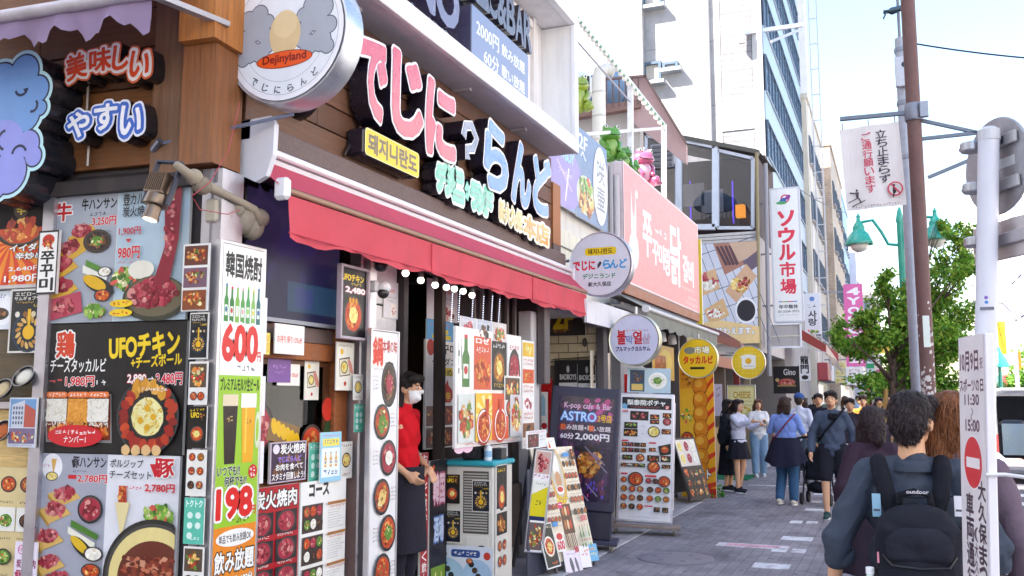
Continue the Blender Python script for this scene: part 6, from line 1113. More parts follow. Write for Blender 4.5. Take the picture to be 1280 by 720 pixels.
f = PY(696, 745, 450, 520, 11.14); t = thing('poster_case', 'black topped notice case on the white tiles holding two band posters', 'notice case', f.loc, f.rot); m = M(); m.box(-f.w/2-.02, f.w/2+.02, -.02, .03, 0, f.h, '1e1c20'); m.add([(-f.w/2-.05, -.06, f.h+.002), (f.w/2+.03, -.06, f.h+.03), (f.w/2+.03, .03, f.h+.05), (-f.w/2-.05, .03, f.h+.022)], [(0, 1, 2, 3)], '242228'); m.build('case', t, 'paint')
sheet('band_poster', 'black and white band poster, left one in the notice case', 'poster', PY(699, 722, 455, 520, 11.1), d_bad); sheet('band_poster', 'black and white band poster, right one in the notice case', 'poster', PY(723, 745, 456, 520, 11.1), d_bad)
def d_tya(p): p.r(0, 0, 1, 1, 'f0eef0'); p.t('チャ', .1, .1, .75, .45, '2a2628', .03); p.c(.85, .5, .12, 'c8303a'); p.r(0, .6, 1, 1, 'c83038'); p.mic(.1, .68, .9, .8, WH); p.p([(.7, .1), (.8, .02), (.9, .1), (.9, .35), (.7, .35)], '9ac0d8')
sheet('door_poster', 'white and red poster at the foot of the red door', 'poster', PY(655, 685, 490, 575, 11.08), d_tya)
o = M(); o.ell((0, 0, 0), (.03, .03, .06), '2a2624', 8); o = o.build('wall_lamp', None, 'plastic', hY(731, 428, 11.15)); o['label'] = 'tiny black fitting on the white tiles below the dark sign'; o['category'] = 'wall fitting'
# pink sign and banners
f = Fr(); f.loc = Vector((-3.44, 15.12, 3.23)); f.rot = (0, 0, R(90)); f.w, f.h = 5.38, 1.74
t = thing('pink_shop_sign', 'long pink sign with white brush style Korean letters', 'sign', f.loc, f.rot)
m = M(); m.box(-f.w/2, f.w/2, .004, .16, -.02, f.h, 'd8c8cc', bev=.02); m.box(-f.w/2, f.w/2, .004, .14, -.16, -.021, '9a5a3a'); m.build('sign_box', t, 'paint')
p = Pr(f.w, f.h); p.r(0, 0, 1, 1, 'f0c8c8'); p.r(.006, .015, .994, .985, 'e08a88')
p.e(.1, .42, .028, .3, 'f4dcd8', 20); p.e(.1, .7, .05, .16, 'f4dcd8', 20); p.e(.1, .25, .018, .16, 'e08a88', 20); p.c(.135, .2, .012, 'f4dcd8')
for st, a, b, c_, d in (('쭈', .2, .3, .3, .68), ('꾸', .31, .5, .385, .72), ('미', .39, .5, .455, .72), ('랑', .465, .5, .54, .76), ('닭', .55, .22, .7, .8), ('갈', .73, .45, .81, .72), ('비', .82, .47, .9, .74)): p.t(st, a, b, c_, d, 'f8eeee', .055)
p.mic(.34, .36, .5, .44, 'f8e4e4', 3); p.mic(.7, .78, .9, .82, 'f4d8d8'); p.mic(.8, .86, .97, .9, 'f4d8d8'); p.mic(.76, .92, .97, .96, 'f4d8d8')
p.build('sign_face', t, 'print')
def d_b1(p): p.r(0, 0, 1, 1, '7f98c8'); p.e(.6, .5, .7, .5, '9a8ac8', 24); p.t('COWBOY', .1, .08, .95, .25, '8fd8e0', .03); [p.e(.3+.1*k, .35+.06*k, .07, .03, 'c8b0e8', 10, -.5) for k in range(6)]; p.mic(.3, .42, .85, .5, 'dcd0f0'); p.p([(.7, .35), (.76, .35), (.6, .9), (.56, .88)], 'e8dcf4')
sheet('blue_violet_banner', 'blue violet banner beside the timber front, under the white surround', 'banner', PF(686, 717, 178, 258, -3.55), d_b1, th=.02)
def d_b2(p):
    p.r(0, 0, 1, 1, '6a84a8'); p.t('2F', .1, .06, .35, .22, 'eef0f4', .02); p.vt('へ', .15, .24, .3, .34, 'eef0f4'); p.e(.3, .72, .28, .22, 'c8d0b8', 24); p.blobs(p.x(.3), p.z(.78), p.w*.22, p.h*.14, 'noodle', 70, p.w*.05); p.blobs(p.x(.3), p.z(.62), p.w*.18, p.h*.07, 'salad', 40, p.w*.05)
    p.e(.76, .5, .24, .46, 'f0eef0', 30); p.vt('咲壷', .64, .18, .9, .8, '8a9098', .02); p.mic(.6, .84, .9, .88, 'b05a5a')
sheet('noodle_banner', 'slate blue banner with a noodle dish and a white oval of grey brush writing', 'banner', PF(718, 757, 172, 280, -3.55), d_b2, th=.02)
c = hY(873, 448, 14.6)
round_sign('white_round_sign', 'white round sign with red restaurant letters over the timber edge, yellow pill on top', (-3.03, 10.0, 3.11), .37, .14, lambda p: (p.rr(.26, .24, .76, .36, 'f0cc1c', .03), p.t('돼지니란도', .31, .26, .7, .34, '3a2a14', .03), p.t('でじに', .07, .44, .42, .58, 'd8283c', .05), p.t('ら', .55, .44, .66, .57, '3a9ad8', .05), p.t('んど', .66, .44, .92, .57, '3a9ad8', .05), p.p([(.46, .5), (.5, .45), (.53, .48), (.5, .53), (.46, .57)], '3a3a4a'), p.t('デジニランド', .22, .64, .74, .72, '1f8a62', .03), p.t('新大久保店', .31, .77, .67, .84, '2a2a3a', .03)), 'c4c2d0', bracket=[((-.35, .05, .45), (-.6, .05, .45))], face='dddce6')
def d_r2(p):
    p.t('불', .17, .31, .34, .58, 'c8202a', .06); p.t('막', .35, .42, .48, .58, '8a90c8', .02, '4a4a8a', .015); p.t('열', .49, .34, .66, .58, 'c8202a', .06); p.t('삼', .67, .4, .82, .58, 'd8b8c8', .02, '5a4a8a', .02)
    for i in range(4): p.mic(.34+i*.12, .3, .44+i*.12, .345, ('c87a2a', '8a2a3a')[i % 2], 3)
    p.t('プルマックヨルサム', .14, .63, .82, .72, '3a2a6a', .04)
round_sign('round_grill_sign', 'round lilac white sign with red Korean syllables above the white menu stand', (-2.88, 10.85, 2.3), .31, .13, d_r2, 'd8d4bc', bracket=[((-.28, .05, .5), (-.62, .05, .5)), ((0, .05, .62), (0, .05, .72))], face='d6d4ec')
round_sign('round_yellow_sign', 'round yellow sign with orange red katakana over the yellow banner', (hY(873, 448, 14.6).x, 14.6, hY(873, 448, 14.6).z), .31, .1, lambda p: (p.e(.3, .3, .14, .09, '8a8a7a'), p.t('市場', .42, .2, .8, .38, 'f4f0d8', .06, '8a5a1a', .05), p.t('タッカルビ', .14, .45, .88, .64, 'd8401c', .06), p.rr(.3, .72, .68, .78, '3a2a14', .02)), 'e8e0b8', bracket=[((0, .04, .62), (0, .04, .7))], face='f0c41c')
c = hY(936, 453, 19.5)
round_sign('egg_toast_sign', 'round yellow sign with a white toast and egg yolk', (c.x, c.y, c.z), .34, .1, lambda p: ([p.c(.12+.1*i, .12+.1*j, .03, 'f4d85a', 8) for i in range(9) for j in range(9) if (i-3.8)**2+(j-3.8)**2 < 17], p.rr(.3, .3, .72, .7, 'f6f2e8', .06), p.e(.5, .34, .24, .08, 'f6f2e8'), p.c(.5, .46, .09, 'f0b81e'), p.mic(.36, .6, .66, .64, '6a5a3a')), 'e8e0d0', bracket=[((-.3, .04, .5), (-.6, .04, .5))], face='f0c820')
# awning of the pink shop
t = thing('grey_awning', 'grey green awning with short valance under the pink sign', 'awning', (-3.4, 14, 2.5))
def ap(m, name, mats='awning', smooth=False): m.v = [(v[0]+3.4, v[1]-14, v[2]-2.5) for v in m.v]; return m.build(name, t, mats, smooth=smooth)
m = M(); vs = []; N = 60
for i in range(N+1):
    y = 11.75+5.1*i/N
    for j in range(4): q = j/3; vs.append((-2.95+.02*math.sin(i*1.1)*q, y, 2.74-(.19+.02*math.sin(i*.9))*q))
m.add(vs, [(i*4+j, i*4+j+1, (i+1)*4+j+1, (i+1)*4+j) for i in range(N) for j in range(3)], '9a9a92'); ap(m, 'valance', smooth=2)
m = M(); m.add([(-3.42, 11.75, 3.02), (-2.95, 11.75, 2.76), (-2.95, 16.85, 2.76), (-3.42, 16.85, 3.02)], [(0, 1, 2, 3)], 'a8a8a0'); ap(m, 'canopy')
m = M(); m.tube([(-2.95, 11.7, 2.76), (-2.95, 16.9, 2.76)], .035, 'c8c6c8', 10); m.tube([(-3.36, 11.3, 2.95), (-3.36, 16.9, 2.95)], .05, '2e2a2c', 10); ap(m, 'front_bar', 'galv', True)
m = M(); m.lathe([(.05, -.03), (.05, .03)], 'dcdadc', 14, (-2.95, 11.68, 2.76), 'y'); ap(m, 'end_cap', 'galv')
for y_ in (12.25, 15.9): m = M(); m.bar((-3.4, y_, 2.9), (-2.97, y_, 2.72), .03, .03, 'c8c6c8'); ap(m, 'arm', 'galv')
for i, y in enumerate((12.9, 13.6, 14.3)):
    t2 = thing('shop_spot', 'small white cup shaped lamp in the row under the grey awning', 'lamp', (-3.2, y, 2.45), (R(15), 0, 0), 'cup lamps under the grey awning'); m = M(); m.lathe([(.07, 0), (.06, .12), (.03, .15)], 'c8c4c2', 14); m.build('shade', t2, 'plastic', smooth=True); m = M(); m.tube([(0, 0, .15), (0, 0, .42)], .008, '4a4648', 6); m.build('stem', t2, 'paint')
# octopus board, yellow banners and sheets of that shop
f = PY(762, 815, 455, 560, 11.9); t = thing('octopus_board', 'white rounded board with a big plain red blob behind the menu stand', 'sign', f.loc, f.rot); p = Pr(f.w, f.h, 0)
p.prism([(f.w*.5*x, f.h*z) for x, z in ((-1, 0), (1, 0), (1, .8), (.8, .93), (.4, 1), (-.4, 1), (-.8, .93), (-1, .8))], 0, .05, 'ece8ea'); p.e(.4, .5, .33, .38, 'd0202a', 26); p.e(.2, .85, .08, .12, 'd0202a', 14); p.e(.42, .9, .08, .1, 'd0202a', 14); p.e(.64, .85, .08, .12, 'd0202a', 14); p.build('board', t, 'print'); m = M(); m.box(-f.w*.4, f.w*.4, .01, .05, -.9, -.002, '2a262c'); m.build('base', t, 'paint')
def d_fish(p): p.r(0, 0, 1, 1, 'e8dccc'); p.photo(.05, .1, .95, .6, 'mix', 'd8c8b0', 20); p.mic(.1, .7, .9, .85, 'b84a2a')
sheet('shop_sheet', 'pale food sheet leaning in the shop behind the white menu stand', 'sheet', PF(738, 762, 440, 560, -3.5), d_fish)
sheet('yellow_wall_poster', 'slanted yellow poster on the wall of the shop under the grey awning', 'poster', PF(815, 842, 432, 475, -3.48), lambda p: (p.r(0, 0, 1, 1, 'd8a820'), p.e(.6, .5, .3, .4, 'e8c840'), p.photo(.1, .3, .6, .8, 'stew', 'a85a20', 16)))
def d_corn(p):
    p.r(0, 0, 1, 1, 'f0a81c'); p.r(0, 0, .42, 1, 'f0b830'); p.photo(.02, .03, .4, .2, 'fried', 'e8a030', 20); p.blobs(p.x(.2), p.z(.4), p.w*.17, p.h*.05, 'salad', 20, p.w*.04); p.dish(.2, .58, .2, 'stew', '6a2a14', 1.2, 24)
    for k in range(9): p.p([(.7, .1+k*.1), (1, .0+k*.11), (1, .03+k*.11), (.72, .14+k*.1)], 'd8381c')
    for k in range(8): p.e(.6, .08+k*.105, .22, .075, '9a4a12', 16); p.e(.6, .075+k*.105, .2, .066, 'e0861c', 16, 0, .04); p.e(.56, .06+k*.105, .12, .03, 'f0b040', 12)
    p.t('ポテト', .3, .79, .85, .86, WH, .05, '5a2a10', .05); p.r(.3, .93, 1, 1, 'c8281c')
sheet('corn_dog_banner', 'tall yellow and red banner of stacked golden corn dogs', 'banner', PY(851, 894, 452, 622, 15.3), d_corn, th=.03)
sheet('yellow_blade_sign', 'yellow blade sign with a grey oval at the far end of the pink sign', 'sign', PY(861, 878, 300, 406, 17.95), lambda p: (p.r(0, 0, 1, 1, 'e8d040'), p.e(.5, .38, .3, .25, '8a8470', 20), p.e(.5, .38, .25, .21, 'b8a888', 20), p.blobs(p.x(.5), p.z(.38), p.w*.15, p.h*.13, 'dark', 20, p.w*.06), p.mic(.2, .7, .8, .76, '8a6a2a'), p.mic(.2, .8, .8, .85, '8a6a2a')), th=.06)

# ------------------------------------------------------------------ roof terrace: pergola, frogs, railing, duct
t = thing('terrace_pergola', 'white steel frame with a sloping string of bulbs over the roof terrace', 'pergola', (-3.75, 14, 4.85)); XP = -3.75
def tg(m, name, mats='galv', smooth=False): m.v = [(v[0]-XP, v[1]-14, v[2]-4.85) for v in m.v]; return m.build(name, t, mats, smooth=smooth)
q = lambda x, y: hX(x, y, XP)
m = M(); m.bar(q(788, 104), q(788, 222), .08, .08, 'e8e6ea'); tg(m, 'post'); m = M(); m.bar(q(830, 156), q(830, 262), .08, .08, 'e8e6ea'); tg(m, 'post')
m = M(); m.bar(q(690, -20), q(831, 158), .06, .06, 'dfe4e0'); tg(m, 'rail'); m = M(); m.bar(q(728, 168), q(831, 160), .05, .05, 'cfcdd2'); m.bar(q(720, 50), q(790, 130), .02, .02, '9a98a0'); tg(m, 'crossbar')
for k in range(26): m = M(); c = q(705+k*4.9, 1+k*6.15); m.ell((c.x+.03, c.y, c.z-.06), (.045, .045, .05), 'f4efe6', 8); tg(m, 'bulb', 'gloss', 2)
m = M(); m.tube([q(700, 0)+Vector((.03, 0, 0)), q(829, 157)+Vector((.03, 0, 0))], .025, '6a9a82', 6); tg(m, 'cable', 'plastic')
t = thing('terrace_wall', 'grey rendered wall and stair side at the back of the roof terrace', 'wall', hY(765, 250, 19.4))
def tq(m, name, mats): m.v = [tuple(Vector(v)-t.location) for v in m.v]; return m.build(name, t, mats)
def poly_px(m, pts, Y, d, col):
    w = [hY(x, y, Y) for x, y in pts]; m.prism([(v.x, v.z) for v in w], Y, Y+d, col)
m = M(); poly_px(m, [(700, 142), (800, 128), (800, 300), (700, 300)], 19.4, .3, 'bdb6b2'); tq(m, 'wall_panel', 'plaster')
m = M(); poly_px(m, [(786, 96), (806, 96), (858, 182), (858, 205), (786, 150)], 19.2, .12, 'b89a98'); tq(m, 'stair_side', 'plaster'); m = M(); poly_px(m, [(702, 138), (800, 124), (800, 134), (702, 150)], 19.1, .2, '8a6a62'); tq(m, 'coping', 'paint')
m = M(); [m.bar(hY(x, 99-(x-720)*.02, 19.1), hY(x, 140-(x-720)*.12, 19.1), .03, .03, '6a5a58') for x in range(718, 806, 8)]; m.bar(hY(716, 102, 19.1), hY(808, 95, 19.1), .05, .05, '7a625e'); m.bar(hY(806, 95, 19.1), hY(858, 180, 19.1), .05, .05, '7a625e'); tq(m, 'railing', 'rust')
t = thing('terrace_tarpaulin', 'blue grey tarpaulin bundled behind the terrace railing', 'tarpaulin', hY(757, 130, 19.8)); m = M(); m.ell((0, 0, .35), (.7, .3, .42), '7f98b4', 14); m.ell((.5, .1, .25), (.4, .25, .3), '6a88aa', 12); m.build('cloth', t, 'cloth', smooth=2)
c = hY(749, 165, 17.5); t = thing('vent_duct', 'fat pale vertical vent duct with a bent hood on the terrace', 'duct', (c.x, c.y, c.z-.6)); m = M(); m.tube([(0, 0, 0), (0, 0, 1.7), (.03, .0, 1.86), (.16, .1, 1.95), (.3, .15, 1.88)], .14, 'd8d4cc', 16); m.build('duct_pipe', t, 'plastic', smooth=True)
for z in (.4, .9, 1.4): m = M(); m.lathe([(.143, z), (.15, z+.02), (.143, z+.04)], 'c4c0b8', 16, cap=False); m.build('joint_ring', t, 'galv')
c = hY(722, 100, 18.0); t = thing('vent_hood', 'round white vent hood half behind the white surround', 'vent', c); m = M(); m.ell((-.1, .2, -.1), (.4, .3, .38), 'e0dedc', 16); m.build('hood', t, 'plastic', smooth=2); m = M(); m.box(-.1, .3, -.15, -.1, -.3, .0, '2a282c'); m.build('opening', t, 'paint')
def frog(c, s, col, belly, yaw, label, dy=0):
    t = thing('frog_statue', label, 'statue', c, (0, 0, R(yaw))); m = M()
    m.ell((0, 0, .24), (.19, .16, .24), col, 16); m.ell((0, -.05, .5), (.2, .17, .14), col, 16); m.ell((0, -.12, .47), (.17, .12, .08), col, 14)
    for sx in (-1, 1):
        m.ell((sx*.16, -.12, .1), (.09, .17, .1), col, 12); m.ell((sx*.17, -.26, .03), (.07, .1, .035), col, 10); m.cap((sx*.17, -.05, .36), .055, (sx*.1, -.2, .2), .04, 8, col=L(col))
        m.ell((sx*.1, -.08, .62), (.06, .06, .06), col, 12)
    b = m.build('body', t, 'gloss', smooth=2); m = M(); m.ell((0, -.07, .26), (.14, .12, .19), belly, 14); m.build('belly', t, 'gloss', smooth=2)
    for sx in (-1, 1): m = M(); m.ell((sx*.11, -.125, .635), (.035, .025, .035), 'f4f4ee', 10); m.ell((sx*.115, -.147, .635), (.017, .01, .02), '1a1a1a', 8); m.build('eye', t, 'gloss', smooth=2)
    m = M(); m.tube([(-.16, -.17, .5), (-.1, -.225, .465), (0, -.245, .455), (.1, -.225, .465), (.16, -.17, .5)], .008, '2a3a1a' if col < 'c' else '8a3a5a', 6); m.build('mouth', t, 'gloss'); t.scale = (s, s, s); return t
frog(hX(762, 203, -3.8), .82, '5c9632', '88ac50', 40, 'largest green frog statue peering over the noodle banner'); frog(hX(779, 218, -3.8), .66, '558c2e', '80a448', 50, 'middle green frog statue behind the pink sign'); frog(hX(789, 233, -3.8), .66, '589030', '80a448', 60, 'lowest green frog statue beside the white pergola post')
frog(hX(803, 234, -3.8), .95, 'bc5c80', 'd0a0b4', 45, 'pink frog statue sitting above the pink sign'); frog(hY(722, 142, 16.5), 1.1, '869c34', '9cac50', 30, 'yellow green frog statue mostly hidden by the white surround')

# ------------------------------------------------------------------ building with the glazed room and food billboard
YG = 26.5
G = thing('glazed_room_building', 'dark glazed upstairs room with a sloping roof over a food billboard', 'building', (-3.4, YG, 0))
def gp(m, name, mats='paint', parent=None): m.v = [(v[0]+3.4, v[1]-YG, v[2]) for v in m.v]; return m.build(name, parent or G, mats)
gx = lambda x, y: hY(x, y, YG)
a, b2 = gx(862, 300), gx(947, 300)
m = M(); m.box(-9, -3.42, YG+.05, 32.5, 2.9, 6.25, 'b9b2b0'); m.box(-9, -8.6, YG+.05, 32.5, 0, 2.9, '6a605c'); m.box(-9, -3.42, 32.3, 32.5, 0, 2.9, '8a8280'); m.box(-9, -3.42, YG+.05, YG+.1, 2.7, 2.9, '8a8280'); gp(m, 'wall', 'plaster')
m = M(); m.box(-9, -3.5, 29.5, 31.5, 6.26, 9.3, '5a4e4c'); m.box(-9, -8.8, YG+.1, 29.5, 6.26, 9.3, '4a4242'); m.box(-3.56, -3.45, YG+.1, 29.5, 6.26, 8.7, '5a5050'); m.box(-8.8, -3.6, YG+.3, 29.5, 6.255, 6.28, '4a3c38'); gp(m, 'room_shell', 'plaster')
m = M(); m.bar(gx(735, 150), gx(949, 191), .25, .12, '5a5650'); m.add([gx(735, 149), gx(949, 189), gx(949, 189)+Vector((0, 4.5, .4)), gx(735, 149)+Vector((0, 4.5, .4))], [(0, 1, 2, 3)], '5e5a54'); gp(m, 'roof', 'rust')
m = M(); [m.box(-8.8, -3.42, YG-.02, YG+.04, 5.95+.1*k, 6.03+.1*k, 'c4bebc') for k in range(4)]; gp(m, 'sill_siding', 'paint')
def gwin(px, tint='roomglass', fr_=.09, col='c9ccd8'):
    w = [gx(*p_) for p_ in px]; f_ = M(); n_ = len(w); cx = sum((v for v in w), Vector())/n_
    for i in range(n_): f_.bar(w[i], w[(i+1) % n_], fr_, fr_, col)
    fo = gp(f_, 'window', 'paint'); g_ = M(); g_.add([v+Vector((0, .03, 0)) for v in w], [tuple(range(n_))], '3a3440'); gp(g_, 'pane', tint, parent=fo)
gwin([(808, 170), (846, 179), (846, 283), (808, 283)]); gwin([(849, 174), (894, 183), (894, 284), (849, 284)], fr_=.16, col='d0d4e0'); gwin([(897, 188), (941, 198), (941, 285), (897, 285)])
m = M(); c = gx(830, 194); m.box(c.x-.38, c.x+.3, YG-.08, YG-.02, c.z-.4, c.z+.35, '9a98a0', bev=.01); [m.box(c.x-.33, c.x+.25, YG-.14, YG-.081, c.z-.35+k*.14, c.z-.28+k*.14, '6a686e') for k in range(5)]; gp(m, 'vent_louvre', 'galv')
m = M(); m.tube([gx(944, 192)+Vector((.05, -.1, 0)), gx(948, 440)+Vector((.05, -.1, 0))], .05, '8a7a58', 10); m.tube([gx(950, 205)+Vector((.15, 0, 0)), gx(955, 470)+Vector((.15, 0, 0))], .06, '8a8890', 8); gp(m, 'pipe', 'plastic')
m = M(); c = gx(918, 254); m.box(c.x-.13, c.x+.13, YG+1, YG+1.3, c.z-.2, c.z+.16, 'd88a28'); m.build('room_lamp', G, 'glow', (0, 0, 0)).location = (3.4, -YG, 0)
for x, y in ((856, 236), (880, 244)): m = M(); c = gx(x, y); m.box(c.x-.25, c.x+.4, YG+.9, YG+.92, c.z-.35, c.z+.35, 'd8d4d0'); gp(m, 'paper_notice', 'print')
m = M(); [m.box(gx(x, 220).x-.02, gx(x, 220).x+.02, YG+1.2, YG+1.22, gx(x, 270).z, gx(x, 215).z, '5a3ad8') for x in (852, 907, 936)]; gp(m, 'neon_tube', 'glow')
def d_food(p):
    p.r(0, 0, 1, 1, 'cfd0dc'); [p.p([(k*.12-.2, 0), (k*.12-.192, 0), (k*.12+.308, 1), (k*.12+.3, 1)], '4a5068') for k in range(2, 9)]; [p.p([(0, .15+k*.2), (0, .157+k*.2), (1, k*.2-.05), (1, k*.2-.057)], '4a5068') for k in range(5)]
    p.p([(.4, .0), (.62, 0), (.85, .22), (.55, .32)], 'a87868'); [p.p([(.43+i*.06, .03), (.47+i*.06, .03), (.6+i*.05, .22), (.56+i*.05, .23)], '5a4048') for i in range(4)]; p.p([(.62, 0), (1, 0), (1, .12), (.75, .2)], 'c8a890'); p.p([(.8, .2), (1, .1), (1, .25), (.9, .3)], '6a5a6a')
    p.p([(.2, .3), (.42, .25), (.48, .45), (.24, .52)], 'd8b088'); p.blobs(p.x(.33), p.z(.36), p.w*.12, p.h*.07, 'meat', 30, p.w*.03); p.blobs(p.x(.33), p.z(.42), p.w*.1, p.h*.04, 'white', 20, p.w*.03)
    p.p([(.55, .48), (.85, .22), (.99, .35), (.7, .6)], 'd0a888'); p.blobs(p.x(.77), p.z(.42), p.w*.13, p.h*.07, 'noodle', 36, p.w*.03); p.blobs(p.x(.8), p.z(.4), p.w*.08, p.h*.05, 'meat', 16, p.w*.02); p.p([(.25, .66), (.52, .55), (.6, .72), (.33, .82)], 'd8b080'); p.blobs(p.x(.42), p.z(.68), p.w*.13, p.h*.06, 'white', 30, p.w*.03); p.blobs(p.x(.4), p.z(.7), p.w*.12, p.h*.05, 'meat', 16, p.w*.02)
    p.e(.83, .68, .15, .13, 'e8e6ea', 24); p.e(.83, .68, .125, .105, '2c2830', 24); p.e(.1, .2, .1, .12, 'd8a890', 18); p.blobs(p.x(.1), p.z(.15), p.w*.08, p.h*.06, 'meat', 16, p.w*.03)
    p.p([(0, .8), (.5, .77), (1, .84), (1, 1), (0, 1)], 'e8c890'); p.t('で味わえます。', .32, .84, .93, .91, 'f0eef0', .05, '8a7a7a', .04); p.t('ク', .2, .82, .3, .91, 'd83a4a', .05); p.t('新店', .36, .955, .5, .985, 'c83040', .04); p.t('1階', .54, .955, .66, .985, 'c83040', .04)
sheet('food_billboard', 'wall billboard of toast sandwiches on a grid cloth with white lettering', 'billboard', PY(858, 948, 304, 430, YG-.1), d_food, th=.04)
# low shop row between the two buildings
LS = thing('low_shop_row', 'single storey shopfronts with dark glass under the billboard', 'shopfront', (-3.6, 22, 0))
def lp(m, name, mats='paint'): m.v = [(v[0]+3.6, v[1]-22, v[2]) for v in m.v]; return m.build(name, LS, mats)
m = M(); m.box(-7, -3.7, 18, 26.4, 2.55, 2.68, '8a8480'); m.box(-6.2, -6.1, 18, 26.4, 0, 2.55, '8a6a50'); m.box(-6.1, -3.7, 22, 22.1, 0, 2.55, '7a6a60'); lp(m, 'shell', 'plaster')
for y, c in ((18.1, '8a847c'), (19.6, '6a6460'), (23.4, '7a2a2a'), (25.2, '8a7a60')): m = M(); m.box(-3.72, -3.58, y, y+.14, 0, 2.55, c); lp(m, 'post')
m = M(); m.box(-3.9, -3.7, 20.2, 23.2, 0, .95, '9a7a50'); m.box(-3.9, -3.7, 24, 26, 0, .9, '6a5a50'); m.box(-6, -5.6, 19, 26, .1, 1.9, 'c89a5a'); lp(m, 'counter', 'wood')
m = M(); m.box(-3.68, -3.6, 18, 26.4, 2.3, 2.54, '9a5a40'); lp(m, 'fascia')
def d_menu2(p): p.r(0, 0, 1, 1, 'e8dc8a'); p.r(.05, .06, .95, .94, 'f2e8b0'); p.t('CHEESE', .2, .2, .85, .42, 'c8a020', .03); p.mic(.1, .5, .9, .56, 'b08a2a'); p.mic(.1, .64, .9, .7, 'b08a2a'); p.blobs(p.x(.5), p.z(.82), p.w*.35, p.h*.08, 'cheese', 20, p.w*.05)
sheet('cheese_menu_board', 'pale yellow backlit menu board behind the girl in the black skirt', 'menu board', PY(909, 945, 481, 520, 20.5), d_menu2, frm='c9c6ca', th=.02)
sheet('small_wall_sheet', 'lilac sheet on the post beside the cheese menu board', 'sheet', PY(893, 903, 480, 520, 19), lambda p: (p.r(0, 0, 1, 1, 'd8c8d8'), p.mic(.2, .1, .8, .2, '7a4a6a'), p.mic(.2, .3, .8, .4, '7a4a6a')))
t = thing('brown_awning', 'dark red brown awning edge with a pale cloth end below the billboard', 'awning', hX(895, 418, -3.2)); a_, b_ = hX(892, 417, -3.2)-t.location, hX(925, 427, -3.2)-t.location
m = M(); m.add([a_, b_, b_+Vector((-.4, 0, .25)), a_+Vector((-.4, 0, .25))], [(0, 1, 2, 3)], '6a3a34'); m.add([a_, b_, b_+Vector((0, 0, -.16)), a_+Vector((0, 0, -.16))], [(3, 2, 1, 0)], '7a443a'); m.build('fabric', t, 'awning'); m = M(); m.add([b_+Vector((.0, .02, 0)), b_+Vector((.25, .1, -.25)), b_+Vector((.3, .2, -.5)), b_+Vector((.05, .1, -.2))], [(0, 1, 2, 3)], 'd8a8a8'); m.build('cloth_end', t, 'awning')
# signs farther down the left side
def d_soul(p):
    p.rr(0, 0, 1, 1, 'c8c8d0', .04); p.rr(.06, .012, .94, .988, 'e8e6e6', .04); p.c(.52, .085, .15, 'c83050'); p.c(.52, .085, .1, 'e8e6e6'); p.e(.45, .1, .14, .02, '3a5aa0', 14, .6); p.e(.62, .075, .1, .015, '8a3a8a', 14, .8); p.e(.4, .115, .18, .012, '4a9a5a', 14)
    p.vt('ソウル市場', .28, .17, .78, .8, 'd8304a', .05, gap=.16); [p.r(.2+i*.1, .845, .3+i*.1, .852, ('3a6ac8', 'c8a020', '3a9a5a', 'c83050', '8a3a8a', '3a6ac8')[i]) for i in range(6)]; p.t('年中無休', .2, .87, .82, .9, '3a3a44', .03); p.t('03-3208-3072', .16, .912, .86, .928, '5a5a64', .01); p.mic(.16, .94, .86, .95, '8a8a94')
f = PY(964, 1002, 234, 403, 27); t = thing('market_blade_sign', 'tall white vertical sign with red katakana and kanji for a market', 'sign', f.loc, f.rot); m = M(); m.box(-f.w/2, f.w/2, .004, .25, 0, f.h, 'b8b8c2', bev=.05); m.build('sign_box', t, 'paint'); p = Pr(f.w, f.h, 0); d_soul(p); p.build('sign_face', t, 'print'); m = M(); [m.bar((-f.w/2, .1, z), (-f.w/2-.5, .1, z), .05, .05, '8a8890') for z in (.5, 2, 3.5)]; m.build('bracket', t, 'galv')
f = PY(958, 1001, 405, 434, 27); t = thing('glass_sign_box', 'empty white framed glass box under the market sign', 'sign box', f.loc, f.rot); m = M(); w = f.w/2; m.box(-w, w, .02, .2, 0, f.h, 'b0a8a8'); m.box(-w, w, .0, .019, .3, .33, 'd8cfc0'); m.build('box_back', t, 'paint'); m = M(); [m.bar(*e, .05, .05, 'e8e8ee') for e in (((-w, 0, 0), (w, 0, 0)), ((-w, 0, f.h), (w, 0, f.h)), ((-w, 0, 0), (-w, 0, f.h)), ((w, 0, 0), (w, 0, f.h)))]; m.build('frame', t, 'paint')
sheet('heart_blade_sign', 'small white vertical Korean sign behind the market sign', 'sign', PY(1006, 1026, 367, 418, 36), lambda p: (p.r(0, 0, 1, 1, 'e0e2ea'), p.c(.5, .14, .16, '6a8ac8'), p.vt('사랑', .25, .42, .75, .8, '3a3a44', .03), p.mic(.2, .28, .8, .36, '5a5a64'), p.blobs(p.x(.5), p.z(.93), p.w*.35, p.h*.04, 'salad', 10, p.w*.1)), th=.15)
sheet('dragon_sign', 'narrow white sign with a black dragon kanji under the red awning', 'sign', PY(999, 1013, 441, 476, 33), lambda p: (p.r(0, 0, 1, 1, 'eceaf0'), p.vt('龍門', .15, .1, .85, .75, '2a2a30', .03), p.e(.5, .88, .3, .08, '2a2a30')), th=.08)
sheet('burger_sign', 'black square sign with a sausage sandwich picture and white script', 'sign', PY(967, 1000, 458, 492, 30), lambda p: (p.r(0, 0, 1, 1, '1c1a20'), p.t('Gino', .4, .1, .85, .32, 'd8d4d8', .02), p.e(.5, .58, .34, .13, 'b86a5a', 18), p.r(.15, .68, .85, .74, 'a08050'), p.blobs(p.x(.5), p.z(.58), p.w*.28, p.h*.08, 'meat', 20, p.w*.05), p.c(.15, .5, .07, 'c8a878')), th=.08)
